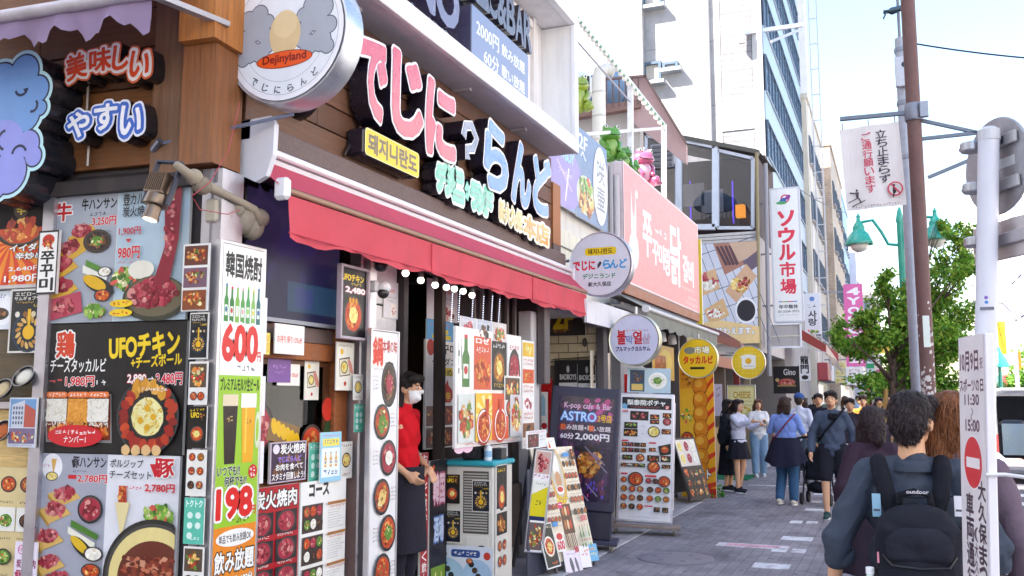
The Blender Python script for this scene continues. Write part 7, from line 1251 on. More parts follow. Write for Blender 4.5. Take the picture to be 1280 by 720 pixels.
t = thing('maroon_awning', 'maroon striped awning with a drooping pale side farther down the pavement', 'awning', hX(1005, 410, -3.0)); a_, b_ = hX(998, 404, -3.1)-t.location, hX(1032, 444, -3.1)-t.location
m = M(); yA, yB = 32.5, 40; pz = lambda y, x, z: Vector((x, y, z))-t.location
m.add([pz(yA, -3.4, 4.3), pz(yB, -3.4, 4.3), pz(yB, -2.1, 3.4), pz(yA, -2.1, 3.4)], [(3, 2, 1, 0)], '8a3034'); m.add([pz(yA, -2.1, 3.4), pz(yB, -2.1, 3.4), pz(yB, -2.1, 3.05), pz(yA, -2.1, 3.05)], [(0, 1, 2, 3)], '9a383a'); m.add([pz(yA, -3.4, 4.3), pz(yA, -2.1, 3.4), pz(yA, -2.1, 3.1), pz(yA, -3.4, 3.9)], [(0, 1, 2, 3)], 'a8504c'); m.build('fabric', t, 'awning')
m = M(); m.add([pz(yA+.1, -2.08, 3.4), pz(yA+1, -1.8, 2.9), pz(yA+1.4, -1.6, 2.4), pz(yA+1.2, -1.9, 2.7), pz(yA+.2, -2.1, 3.1)], [(0, 1, 2, 3, 4)], 'd8ccc4'); m.build('side_cloth', t, 'awning')
m = M(); m.bar(pz(yA, -3.4, 3.5), pz(yA, -2.1, 3.12), .04, .04, 'c8c4c8'); m.build('arm', t, 'galv')
f = PY(1056, 1080, 355, 458, 42); t = thing('pink_vertical_banner', 'pink vertical banner sign with white capital letters behind the leaves', 'banner', f.loc, f.rot); p = Pr(f.w, f.h, 0); p.box(-f.w/2, f.w/2, .0, .2, 0, f.h, 'd8589c'); p.r(0, 0, 1, 1, 'e06aa8'); p.vt('4YOUCOME', .22, .03, .8, .97, 'f6eef4', .05, gap=.3); p.build('banner_panel', t, 'print'); m = M(); [m.bar((-f.w/2, .1, z), (-f.w/2-.9, .1, z), .06, .06, '9a98a0') for z in (.3, f.h-.3)]; m.build('bracket', t, 'galv')
sheet('white_text_sign', 'white sign with small red writing below the pink vertical banner', 'sign', PY(1058, 1079, 459, 481, 42), lambda p: (p.r(0, 0, 1, 1, 'ece8e8'), [p.mic(.15, .12+k*.2, .85, .24+k*.2, 'b86a6a') for k in range(4)]), th=.15)
for k, (y0, y1) in enumerate(((453, 461), (462, 470), (471, 479))):
    sheet('yellow_direction_plate', ('top', 'middle', 'lowest')[k]+' of three small yellow plates stacked on a post left of the pink banner', 'plate', PY(1044, 1057, y0, y1, 38), lambda p: (p.r(0, 0, 1, 1, 'd8cc90'), p.mic(.1, .3, .9, .7, '7a7040')), th=.05)
sheet('red_white_shop_sign', 'small white sign with red marks low beside the far trees', 'sign', PY(1083, 1093, 477, 493, 44), lambda p: (p.r(0, 0, 1, 1, 'e8e8f0'), [p.r(.15, .1+k*.22, .5, .25+k*.22, 'd83048') for k in range(4)], p.r(.6, .1, .9, .9, '4a6ab0')), th=.1)
sheet('green_white_sign', 'tall pale sign with green bands right of the pink banner', 'sign', PY(1082, 1092, 400, 476, 48), lambda p: (p.r(0, 0, 1, 1, 'dfe4ea'), p.r(0, .2, 1, .32, '3aa870'), p.r(0, .72, 1, .8, '3aa870'), [p.mic(.1, .4+k*.08, .9, .45+k*.08, '6a7a8a') for k in range(4)]), th=.2)
sheet('yellow_hoarding', 'yellow hoarding glimpsed through the street tree', 'sign', PY(1092, 1120, 428, 442, 40), lambda p: (p.r(0, 0, 1, 1, 'e8d050'), p.mic(.1, .5, .9, .85, 'b0502a')), th=.1)
sheet('pink_far_flag', 'magenta flag far down the pavement near the trees', 'flag', PY(1096, 1104, 462, 500, 50), lambda p: (p.r(0, 0, 1, 1, 'd8489c'), p.vt('セール', .2, .1, .8, .9, WH, .03)), th=.03)
# bracket and white duct on the tower
t = thing('sign_bracket', 'white steel arm bracket sticking out of the office tower corner', 'bracket', hY(928, 42, 32.6)); o0 = t.location.copy(); g = lambda x, y, Y=32.6: hY(x, y, Y)-o0
m = M(); m.bar(g(926, 42), g(1003, 31, 34), .14, .14, 'd4d2d6'); m.bar(g(964, 52), g(1003, 36, 34), .1, .1, 'c0bec2'); m.build('arm', t, 'galv'); m = M(); m.bar(g(927, 30), g(927, 54), .2, .2, 'c8c6ca'); m.build('wall_plate', t, 'galv')
c = hY(1010, 300, 50); t = thing('white_duct', 'tall white square duct running up beside the office tower', 'duct', (c.x, 50, 3)); m = M(); m.box(-.32, .32, -.3, .3, 0, 34, 'f0eef2', bev=.03); m.build('duct_shaft', t, 'paint'); m = M(); [m.bar((.5, -.2, z), (.9, -.2, z), .05, .05, 'c8c6cc') for z in np.arange(2, 33, 1.4)]; m.bar((.5, -.2, 0), (.5, -.2, 34), .06, .06, 'd0ced4'); m.bar((.9, -.2, 0), (.9, -.2, 34), .06, .06, 'd0ced4'); m.build('ladder', t, 'galv')

# ------------------------------------------------------------------ poles, lamps, wires, trees, vehicles on the kerb side
t = thing('brown_pole', 'brown painted steel pole with worn paint and grey sign arms', 'pole', (.27, 9, 0))
m = M(); m.tube([(0, 0, 0), (0, 0, 7.2)], .062, '6b4c4a', 20); m.build('shaft', t, 'rust', smooth=True)
m = M()
for k in range(90): a = random.uniform(3.4, 5.9); z = random.choice([random.gauss(1.72, .1), random.gauss(1.62, .06), random.uniform(1.2, 2.6)]); s_ = random.uniform(.006, .02); m.add([(.0632*math.cos(a-s_*12), .0632*math.sin(a-s_*12), z-s_), (.0632*math.cos(a+s_*12), .0632*math.sin(a+s_*12), z-s_*.6), (.0632*math.cos(a+s_*8), .0632*math.sin(a+s_*8), z+s_), (.0632*math.cos(a-s_*9), .0632*math.sin(a-s_*9), z+s_*.7)], [(0, 1, 2, 3)], 'cfc8c8')
m.build('worn_paint', t, 'matte'); m = M(); c = hY(1150, 415, 9); m.box(-.02, .035, -.068, -.063, c.z-.14, c.z+.14, 'dce4e0'); m.build('sticker', t, 'print')
m = M(); m.lathe([(.075, -.08), (.08, -.07), (.08, .07), (.075, .08)], '8a8e9c', 20, (0, 0, hY(1140, 141, 9).z)); m.box(.05, .12, -.1, -.04, hY(1140, 141, 9).z-.07, hY(1140, 141, 9).z+.07, '9a9eac'); m.build('clamp', t, 'galv', smooth=True)
w = lambda x, y, Y=9: hY(x, y, Y)-Vector((.27, 9, 0))
m = M(); m.bar(w(1050, 149), w(1136, 141), .04, .035, '6f7684'); m.build('banner_arm', t, 'galv')
for a_, b_ in (((1149, 150), (1232, 168)), ((1149, 174), (1222, 166)), ((1160, 222), (1222, 196))): m = M(); m.bar(w(*a_), w(*b_), .035, .03, '6f7684'); m.build('side_arm', t, 'galv')
f = PY(1056, 1131, 156, 260, 8.98); f.rot = (0, R(-2.5), 0)
t = thing('street_banner', 'white cloth banner asking passers by not to stop, hung on the brown pole', 'banner', f.loc, f.rot); p = Pr(f.w, f.h, 0); NX = 16; vs = []; w2 = lambda u: .012*math.sin(u*9)+.006*math.sin(u*23)
p.add([((i/NX-.5)*f.w, .004+.012*math.sin(i*.6), z) for i in range(NX+1) for z in (0, f.h)], [(i*2, i*2+2, i*2+3, i*2+1) for i in range(NX)], 'e2dcdc'); p.y0 = -.012
p.vt('立ち止まらず', .6, .07, .78, .72, '4a4450', .02); p.vt('ご通行願います', .36, .08, .52, .82, 'd05a70', .02); p.c(.84, .8, .13, 'd04a60', 26); p.c(.84, .8, .105, 'e2dcdc', 26); p.e(.82, .76, .022, .018, '3a3a40', 10); p.p([(.8, .78), (.86, .79), (.85, .85), (.79, .85)], '3a3a40'); p.p([(.8, .85), (.83, .85), (.8, .9), (.78, .9)], '3a3a40'); p.p([(.76, .74), (.78, .73), (.93, .86), (.91, .875)], 'd04a60')
p.e(.2, .77, .02, .016, '5a5058', 10); p.p([(.17, .79), (.23, .79), (.22, .86), (.18, .86)], '5a5058'); p.p([(.08, .78), (.18, .8), (.18, .815), (.08, .8)], '5a5058'); p.p([(.2, .86), (.23, .86), (.27, .92), (.25, .925)], '5a5058'); p.p([(.04, .9), (.22, .855), (.22, .865), (.04, .915)], '5a5058'); p.p([(.1, .95), (.33, .89), (.33, .9), (.1, .965)], '5a5058'); p.mic(.1, .955, .9, .985, '9a8a90')
p.build('cloth', t, 'awning'); m = M(); [m.tube([(x, 0, f.h), (x, .01, f.h+.06)], .006, '8a8a92', 6) for x in (-f.w/2+.03, 0, f.w/2-.03)]; m.build('ring', t, 'metal')
t = thing('utility_pole', 'grey utility pole with clamps and a number box just behind the brown pole', 'utility pole', (.29, 13.2, 0)); zt = hY(1130, 48, 13.2).z
m = M(); m.lathe([(.11, 0), (.085, zt)], 'a4a6b2', 18); m.build('shaft', t, 'galv', smooth=True)
for z in (zt-.2, zt-.5, zt-.95, zt-1.7): m = M(); m.lathe([(.095, z), (.1, z+.02), (.1, z+.05), (.095, z+.07)], '8a8e9a', 18); m.build('clamp', t, 'galv')
m = M(); zb_ = hY(1130, 112, 13.2).z; m.box(-.1, .1, -.16, -.1, zb_, zb_+.42, 'b8b8c0', bev=.01); m.lathe([(.04, -.163), (.04, -.161)], '3a3a44', 14, (.02, 0, zb_+.3), 'y'); m.build('number_box', t, 'galv')
m = M(); m.tube([(-.02, 0, zt), (-.02, 0, zt+1.9)], .022, '7a7c88', 6); m.build('top_rod', t, 'galv')
t = thing('pole_lamp_head', 'small dark fish shaped lamp head at the top of the photo by the brown pole', 'lamp head', hY(1120, 13, 13.0)); m = M(); m.cap((-.05, 0, 0), .05, (.16, 0, .04), .03, 10, L('4a5a66')); m.bar((-.16, 0, .0), (-.05, 0, .0), .1, .02, '4a5a66'); m.bar((-.12, 0, -.01), (-.16, 0, -.09), .05, .02, '4a5a66'); m.build('head', t, 'metal', smooth=True); m = M(); m.bar((.14, .05, .04), (.2, .2, .04), .03, .03, '5a6472'); m.build('arm', t, 'metal')
# two headed teal street lamp
t = thing('teal_street_lamp', 'teal double headed street lamp with bell shaped shades', 'street lamp', (.2, 17, 0)); TL = '2aa08e'
m = M(); m.lathe([(.11, 0), (.1, .5), (.07, .6), (.055, 4.6), (.07, 4.65), (.03, 4.85), (.001, 4.9)], TL, 16); m.build('post', t, 'gloss', smooth=True)
for sx, hx_ in ((-1, hY(1074, 300, 17).x-.2), (1, hY(1170, 296, 17).x-.2)):
    z0 = hY(1074, 306, 17).z
    m = M(); m.tube([(0, 0, z0-.05), (hx_*.3, 0, z0-.02), (hx_*.45, 0, z0+.2), (hx_*.65, 0, z0+.42), (hx_*.9, 0, z0+.4), (hx_, 0, z0+.36)], .028, TL, 8); m.build('arm', t, 'gloss', smooth=True)
    m = M(); m.lathe([(.235, 0), (.24, .03), (.22, .07), (.17, .18), (.11, .24), (.1, .27), (.105, .3), (.09, .34), (.04, .42), (.03, .48), (.04, .5), (.015, .54), (.001, .58)], TL, 22, (hx_, 0, z0)); h_ = m.build('lamp_shade', t, 'gloss', smooth=True); m = M(); m.ell((hx_, 0, z0-.02), (.15, .15, .11), 'e4dcd8', 14); m.build('globe', h_, 'plastic', smooth=2)
m = M(); c = hY(1124, 425, 17); m.box(-.15, .1, -.22, -.08, c.z-.2, c.z+.1, 'a8aab4', bev=.01); m.build('control_box', t, 'galv')
# white post with sign backs and the traffic notice board
PT0 = hY(1236, 165, 3.3); q_ = hY(1232, 440, 3.3); PB0 = PT0+(q_-PT0)*(PT0.z/(PT0.z-q_.z))
t = thing('white_sign_post', 'white steel sign post near the camera', 'sign post', (PB0.x, PB0.y, 0)); m = M(); m.tube([(0, 0, 0), PT0-PB0], .032, 'd4d4e0', 22); m.build('shaft', t, 'paint', smooth=True); m = M(); m.lathe([(.034, 0), (.034, .035), (.02, .045)], 'c4c4cc', 20, tuple(PT0-PB0-Vector((0, 0, .03)))); m.build('cap', t, 'plastic'); m = M(); c = hY(1232, 377, 3.3)-PB0; [m.ell((c.x+x, -.031, c.z+dz), (.006, .002, .006), cc, 8) for x, dz, cc in ((.0, .01, '7a5ab0'), (.0, -.005, '3a7ac0'))]; m.box(c.x-.02, c.x+.02, -.0335, -.032, c.z-.03, c.z-.02, '6a6a78'); m.build('sticker', t, 'print')
c = hY(1245, 208, 3.37); t = thing('round_sign_back', 'grey back of a round traffic sign clamped to the white post', 'traffic sign', (c.x, c.y, c.z), (0, 0, R(-60))); t.scale = (.8, .8, .8)
m = M(); m.lathe([(.2, -.002), (.204, .006), (.2, .014)], 'a2a0a6', 48, axis='y'); m.build('disc', t, 'galv'); 
for z in (.09, -.09): m = M(); m.box(-.1, .15, -.02, -.004, z-.025, z+.025, 'b4b2b6', bev=.004); m.build('rail', t, 'galv')
m = M(); m.box(.02, .12, -.0035, -.0025, -.02, .02, 'c8ccd0'); m.build('sticker', t, 'paint')
for k in range(2): m = M(); m.box(.04+.03*k, .055+.03*k, -.0215, -.0205, .075, .105, '4a4850'); m.build('slot', t, 'paint')
for z in (.09, -.085): m = M(); m.lathe([(.04, -.02), (.043, -.014), (.043, .014), (.04, .02)], 'b0b0b8', 20, (-.045+.0, -.075, z)); m.ell((-.085, -.09, z), (.013, .013, .013), '3a3a42', 8); m.build('clamp', t, 'metal')
c = hY(1247, 303, 3.36); t = thing('plate_sign_back', 'grey back of a small rectangular plate under the round sign back', 'traffic sign', (c.x, c.y, c.z), (0, 0, R(-60))); t.scale = (.8, .8, .8); m = M(); m.box(-.16, .2, 0, .012, -.075, .085, 'c0b8b8', bev=.01); m.build('plate', t, 'galv'); m = M(); m.box(-.14, .18, -.016, -.001, -.02, .03, 'b0aab0', bev=.004); m.build('rail', t, 'galv'); m = M(); m.lathe([(.04, -.02), (.043, -.014), (.043, .014), (.04, .02)], 'b0b0b8', 20, (-.035, -.075, .005)); m.build('clamp', t, 'metal')
f = frame(1195, 1226, 417, 800, (.2, 3.15, 0), -77.5); f.rot = (R(-2), 0, f.rot[2])
t = thing('traffic_notice_board', 'white upright notice board with event hours and a red no entry disc', 'notice board', f.loc, f.rot); m = M(); m.box(-f.w/2, f.w/2, .002, .03, 0, f.h, 'e2dee6', bev=.004); m.build('board', t, 'plastic'); print('BOARD', f.w, f.h, f.loc)
p = Pr(f.w, f.h, 0); p.r(0, 0, 1, 1, 'e6e0e4'); HH = f.h; s = lambda px: (px-417)/383*(1.0 if True else 1)
f2 = frame(1195, 1226, 417, 720, (.2, 3.15, 0), -77.5); sc_ = f2.h/f.h/303
v = lambda y: (y-417)*sc_
p.t('10月9日', .06, v(437), .78, v(462), '5a3a50', .04); p.t('祝', .84, v(446), .95, v(460), '7a5a70', .01); p.t('スポーツの日', .03, v(472), .95, v(488), '5a3a50', .03); p.t('11:30', .22, v(492), .78, v(505), '5a3a50', .03); p.t('〜', .42, v(512), .58, v(522), '7a6a78', .0, rot=math.pi/2); p.t('15:00', .24, v(524), .78, v(538), '5a3a50', .03)
p.e(.5, v(577), .36, v(577)-v(543), 'f0eaee', 36); p.e(.5, v(577), .345, v(577)-v(545), 'd8303c', 36); p.r(.24, v(571), .76, v(584), 'f4eef0'); p.vt('車両通行止', .2, v(615), .48, v(770), '4a3a48', .03); p.vt('大久保まつり', .68, v(597), .95, v(750), '4a3a48', .03); p.vt('(大久保通り)', .5, v(655), .64, v(790), '6a5a68', .01)
p.build('notice', t, 'print'); m = M(); zz = f.h*(1-v(588)); m.tube([(f.w/2+.004, -.004, zz), (f.w/2+.006, .05, zz+.003), (f.w/2+.04, .09, zz)], .006, 'd8d6da', 6); m.build('tie_wire', t, 'plastic')
# overhead wires
def wire(a, b, sag, label, r=.012):
    m = M(); m.tube([a.lerp(b, i/14)-Vector((0, 0, sag*4*(i/14)*(1-i/14))) for i in range(15)], r, '2e2c3a', 5); o = m.build('overhead_wire', None, 'plastic'); o['label'] = label; o['category'] = 'wire'
wire(hY(1140, 54, 13.2), hY(1330, 76, 13.6), .03, 'thin dark wire running from the utility pole to the right edge of the sky'); wire(hY(985, 226, 30), hY(1068, 268, 44), .2, 'faint wire strung beyond the market sign towards the far buildings', .015)
# trees
def leafmesh(name, parent, clumps, n, size, cols, loc=(0, 0, 0), droop=.3):
    v = np.zeros((n*4, 3)); c = np.zeros((n, 3)); tot = sum(k[2] for k in clumps); i = 0
    for cx0, r0, w0 in clumps:
      for sub_ in range(9):
        d0 = rng.normal(size=3); d0 /= np.linalg.norm(d0); cx = np.array(cx0)+d0*r0*rng.uniform(.2, .95); r = r0*rng.uniform(.35, .62); k = int(n*w0/tot/9)
        for _ in range(k):
            if i >= n: break
            d = rng.normal(size=3); d /= np.linalg.norm(d); q = r*rng.uniform(.1, 1.25)**.6*np.array([1, 1, .7]); P = np.array(cx)+d*q
            a = rng.normal(size=3); a[2] -= droop; a /= np.linalg.norm(a); b = np.cross(a, rng.normal(size=3)); b /= np.linalg.norm(b); s_ = size*rng.uniform(.6, 1.3)
            v[i*4] = P; v[i*4+1] = P+a*s_*.5+b*s_*.26; v[i*4+2] = P+a*s_; v[i*4+3] = P+a*s_*.5-b*s_*.26; c[i] = np.array(L(cols[rng.integers(len(cols))]))*rng.uniform(.75, 1.25); i += 1
    m = M(); m.v = [tuple(x) for x in v[:i*4]]; m.f = [(j*4, j*4+1, j*4+2, j*4+3) for j in range(i)]; m.cs = [tuple(x) for x in c[:i]]; m.mi = [0]*i; return m.build(name, parent, 'leaf', loc)
GR = ['5a8a2c', '6a9a32', '7aa63a', '4e7c24', '8aaa3c', '9cb046']
def tree(x, y, label, h, branches, n, size, trunk=.09, cols=GR, stakes=False):
    t = thing('street_tree', label, 'tree', (x, y, 0)); m = M(); m.tube([(0, 0, -.02), (.03, 0, h*.25), (-.02, .02, h*.5), (.02, 0, h*.72)], [trunk*1.25, trunk, trunk*.8, trunk*.5], '5a4a40', 12); m.build('trunk', t, 'bark', smooth=2); m = M()
    for (bx, by, bz), r, w_ in branches:
        z0 = min(h*.7, bz*.72); m.tube([(0, 0, z0), (bx*.4, by*.4, z0+(bz-z0)*.45), (bx*.85, by*.85, bz-.05)], [trunk*.45, trunk*.28, trunk*.08], '5a4a40', 7)
        for _ in range(4): d = Vector((random.uniform(-1, 1), random.uniform(-1, 1), random.uniform(-.4, 1)))*r*.8; m.tube([(bx*.7, by*.7, z0+(bz-z0)*.7), Vector((bx, by, bz))+d], [trunk*.16, trunk*.04], '54443a', 5)
    m.build('limb', t, 'bark', smooth=2); leafmesh('crown', t, branches, n, size, cols)
    if stakes: m = M(); [m.tube([(sx*.3, .1, 0), (sx*.12, 0, 1.75)], .035, 'b08a4a', 8) for sx in (-1, 1)]; m.bar((-.25, .02, 1.5), (.25, .02, 1.5), .05, .05, 'b08a4a'); m.build('stake', t, 'woodv')
    return t
random.seed(11)
def br(px, Y, x0, y0): return [((hY(a, b, Y).x-x0, random.uniform(-.7, .7), hY(a, b, Y).z), r, w_) for a, b, r, w_ in px]
tree(-.02, 16.2, 'leafy street tree behind the brown pole with long branches over the pavement', 3.2, br([(1100, 415, .4, 3), (1120, 385, .42, 3), (1150, 400, .45, 3), (1175, 370, .4, 2.6), (1190, 330, .32, 1.6), (1198, 292, .26, 1.2), (1190, 430, .45, 3), (1160, 450, .45, 2.6), (1125, 440, .42, 2.6), (1075, 432, .3, 1.6), (1052, 420, .22, 1), (1085, 395, .25, 1), (1108, 360, .24, .9), (1140, 360, .3, 1.2), (1170, 405, .4, 2), (1206, 345, .24, .8), (1200, 400, .35, 1.6), (1180, 272, .14, .35), (1150, 475, .4, 1.6), (1185, 470, .4, 1.6)], 16.2, -.02, 16.2), 24000, .08, .07, stakes=True)
tree(-.1, 30, 'second street tree farther along the kerb with a yellow stake', 4.2, [((0, 0, 2.2), .8, 3), ((.6, .2, 2.5), .7, 2), ((-.5, 0, 2.0), .6, 2), ((.2, 0, 1.4), .6, 1.4), ((.9, .3, 1.9), .6, 1.4)], 3500, .17, .1, stakes=True)
tree(.6, 45, 'third street tree small with distance along the kerb', 4.5, [((0, 0, 2.6), 1.0, 3), ((.8, .2, 2.0), .8, 2), ((-.8, 0, 1.9), .8, 2), ((.3, 0, 3.4), .8, 2)], 2600, .24, .1)
tree(8.4, 52, 'bright green tree across the road behind the van', 4.5, [((0, 0, 3.0), 1.3, 3), ((-1.1, .2, 2.2), .9, 2), ((1, 0, 2.4), 1, 2), ((-.6, 0, 1.3), .8, 1.6)], 3000, .26, .12, ['6a9a3a', '7aa848', '5a8a34', '8ab050'])
tree(8.3, 70, 'small pale green tree across the road in the distance', 5, [((0, 0, 3.4), 1.5, 3), ((-1.1, .2, 2.4), 1, 2), ((1, 0, 2.8), 1.1, 2)], 2000, .32, .12, ['6a9a3a', '7aa848', '8ab050'])
t = thing('planter_hedge', 'low green hedge along the kerb beneath the street trees', 'hedge', (.25, 24, 0)); leafmesh('foliage', t, [((0, y, .45), .38, 1) for y in np.arange(-5, 12, .45)], 6500, .09, ['4a7a2a', '5a8a30', '6a9434', '7aa03a']); m = M(); [m.tube([(random.uniform(-.1, .1), y, 0), (random.uniform(-.2, .2), y+.1, .6)], .01, '5a4a3a', 5) for y in np.arange(-5, 12, .6)]; m.build('stem', t, 'bark')
t = thing('kerb_weed', 'little tuft of green weeds by the foot of the yellow banner', 'weed', (-2.85, 15.35, 0)); leafmesh('foliage', t, [((0, 0, .08), .12, 1), ((.15, .1, .05), .09, .6)], 160, .06, ['4a8a2a', '5a9a34'])
# yellow signal-like signs across the road
for k, (x0, x1, y0, y1, Y) in enumerate(((1247, 1257, 402, 443, 40), (1268, 1276, 440, 462, 45))):
    sheet('yellow_roadside_sign', ('upper yellow sign hanging across the road above the van', 'lower orange sign box farther right across the road')[k], 'sign', PY(x0, x1, y0, y1, Y), (lambda p: (p.r(0, 0, 1, 1, 'f0b830'), p.mic(.2, .2, .8, .5, 'c87a1a'))), th=.15)
t = thing('far_lamp_post', 'thin lilac lamp post across the road with a curved arm', 'street lamp', (hY(1272, 480, 36).x, 36, 0)); m = M(); m.lathe([(.09, 0), (.06, 4.6)], 'a8a4b8', 10); m.build('post', t, 'galv'); m = M(); m.tube([(0, 0, 4.5), (-.3, 0, 4.9), (-1.1, 0, 5.0)], .04, '8a8698', 7); m.build('arm', t, 'galv'); m = M(); m.ell((-1.2, 0, 4.97), (.22, .1, .06), 'c8c8d2', 10); m.build('lamp_shade', t, 'plastic')
t = thing('teal_lamp_far', 'small teal bell lamp post seen above the van', 'street lamp', (hY(1251, 480, 32).x, 32, 0)); m = M(); m.lathe([(.1, 0), (.05, 2.6)], TL, 10); m.build('post', t, 'gloss'); m = M(); m.lathe([(.3, 2.55), (.2, 2.8), (.08, 3.0), (.02, 3.2)], TL, 14); m.build('lamp_shade', t, 'gloss')
# white van with open tailgate
t = thing('white_van', 'white box van seen from behind with its tailgate raised over green crates', 'van', (2.6, 21.2, -.12)); VW, VH, VL = .78, 1.85, 3.4; WHV = 'd6d6de'
m = M(); m.box(-VW, -VW+.06, 0, VL, .3, VH, WHV, bev=.03); m.box(VW-.06, VW, 0, VL, .3, VH, WHV, bev=.03); m.box(-VW+.06, VW-.06, 0, VL, VH-.08, VH, WHV, bev=.02); m.box(-VW+.06, VW-.06, .02, VL, .3, .55, 'b8b8c2'); m.box(-VW+.06, VW-.06, VL-.1, VL, .55, VH-.08, WHV); m.build('body', t, 'gloss')
m = M(); m.box(-VW-.02, VW+.02, -.1, .04, .35, .62, 'c8c8d2', bev=.03); m.build('bumper', t, 'plastic')
m = M(); m.box(-VW+.02, VW-.02, -1.15, .02, VH+.0, VH+.07, 'e0e0e8', bev=.03); tg_ = m.build('tailgate', t, 'gloss'); m = M(); m.box(-VW+.15, VW-.15, -1.0, -.35, VH-.012, VH-.003, '3a4048'); m.build('rear_window', tg_, 'gloss')
for sx in (-1, 1): m = M(); m.box(sx*VW-.06 if sx > 0 else -VW-.0, sx*VW if sx > 0 else -VW+.06, -.02, -.005, .64, 1.0, 'c83a3a', bev=.005); m.build('tail_light', t, 'gloss')
m = M(); m.box(-VW+.3, VW-.05, -.115, -.102, .42, .56, 'e0a8a0', bev=.005); m.build('reflector', t, 'gloss')
for sx in (-1, 1):
    for yy in (.55, VL-.6): m = M(); m.lathe([(.2, -.09), (.28, -.09), (.3, -.06), (.3, .06), (.28, .09), (.2, .09)], '232228', 22, (sx*(VW-.12), yy, .3), 'x'); w_ = m.build('wheel', t, 'matte', smooth=True); m = M(); m.lathe([(.19, -.07), (.19, .07)], '8a8a92', 16, (sx*(VW-.12), yy, .3), 'x'); m.build('rim', w_, 'metal')
m = M(); m.box(-VW+.06, VW-.06, .5, .53, 1.3, VH-.1, '2a2c34'); m.box(-.6, -.1, .6, 1.1, .56, 1.4, '3c3e48', bev=.1); m.box(.1, .6, .6, 1.1, .56, 1.4, '3c3e48', bev=.1); m.build('seat', t, 'cloth')
for k, (dx, dz, c_) in enumerate(((-.36, 0, '2a8a7a'), (.2, 0, '2f9a86'), (-.3, .31, '258070'))):
    t2 = thing('green_crate', ('left lower green plastic crate in the open van', 'right lower green plastic crate in the open van', 'upper green plastic crate stacked in the open van')[k], 'crate', (2.6+dx, 21.35, .435+dz)); m = M(); m.box(-.24, .24, 0, .02, 0, .29, c_, bev=.006); m.box(-.24, .24, .32, .34, 0, .29, c_); m.box(-.24, -.22, .02, .32, 0, .29, c_); m.box(.22, .24, .02, .32, 0, .29, c_); m.box(-.22, .22, .02, .32, 0, .02, c_); m.build('crate_shell', t2, 'plastic'); m = M(); [m.box(-.22+.09*i, -.15+.09*i, -.006, -.001, .04+.12*j, .12+.12*j, '1d6a5c') for i in range(5) for j in range(2)]; m.build('side_ribs', t2, 'plastic')
# nearer car at the right edge
t = thing('silver_car', 'silver lilac car cut by the right edge with its door mirror showing', 'car', (2.02, 10.6, -.12))
m = M(); prof = [(-4.0, .35), (-4.05, .8), (-3.9, 1.05), (-3.6, 1.75), (-1.6, 1.8), (-.75, 1.2), (-.1, .98), (.0, .7), (0, .35)]
def strip(prof, x0, x1, col): vs = [(x0, y, z) for y, z in prof]+[(x1, y, z) for y, z in prof]; n_ = len(prof); m.add(vs, [tuple(range(n_)), tuple(range(n_, 2*n_))[::-1]]+[(i+n_, (i+1) % n_+n_, (i+1) % n_, i) for i in range(n_)], col)
strip(prof, -.8, .8, 'b4aec0'); m.build('body', t, 'gloss')
m = M(); [m.add([(sx*.803, -3.5, 1.1), (sx*.803, -1.0, 1.15), (sx*.803, -1.65, 1.68), (sx*.803, -3.4, 1.66)], [(0, 1, 2, 3) if sx < 0 else (3, 2, 1, 0)], '2c3038') for sx in (-1, 1)]; m.build('side_window', t, 'gloss')
m = M(); m.box(-.82, -.78, -.5, -.1, .62, .74, 'e88a20', bev=.01); m.build('indicator', t, 'glow')
m = M(); m.add([(-.68, -3.888, 1.12), (.68, -3.888, 1.12), (.64, -3.66, 1.66), (-.64, -3.66, 1.66)], [(0, 1, 2, 3)], '2c3038'); m.build('rear_window', t, 'gloss'); m = M(); m.box(-.8, .8, -4.12, -4.0, .33, .58, '8c8898', bev=.03); m.build('rear_bumper', t, 'plastic')
for sx in (-1, 1): m = M(); m.box(sx*.69-.1, sx*.69+.1, -4.075, -4.02, .66, .9, 'c02a30', bev=.01); m.build('tail_light', t, 'gloss')
m = M(); m.box(-1.2, -.97, -1.42, -1.3, 1.2, 1.53, '2a2c36', bev=.04); m.bar((-1.02, -1.34, 1.22), (-.8, -1.3, 1.1), .04, .05, '22242c'); mr_ = m.build('door_mirror', t, 'plastic'); m = M(); m.box(-1.175, -.995, -1.428, -1.421, 1.23, 1.5, 'a8b8c8'); m.build('mirror_glass', mr_, 'metal')
for sx in (-1, 1):
    for yy in (-3.2, -.75): m = M(); m.lathe([(.2, -.09), (.29, -.09), (.31, -.06), (.31, .06), (.29, .09), (.2, .09)], '232228', 22, (sx*.72, yy, .31), 'x'); w_ = m.build('wheel', t, 'matte', smooth=True); m = M(); m.lathe([(.19, -.1), (.19, .1)], 'a0a0aa', 16, (sx*.72, yy, .31), 'x'); m.build('rim', w_, 'metal')
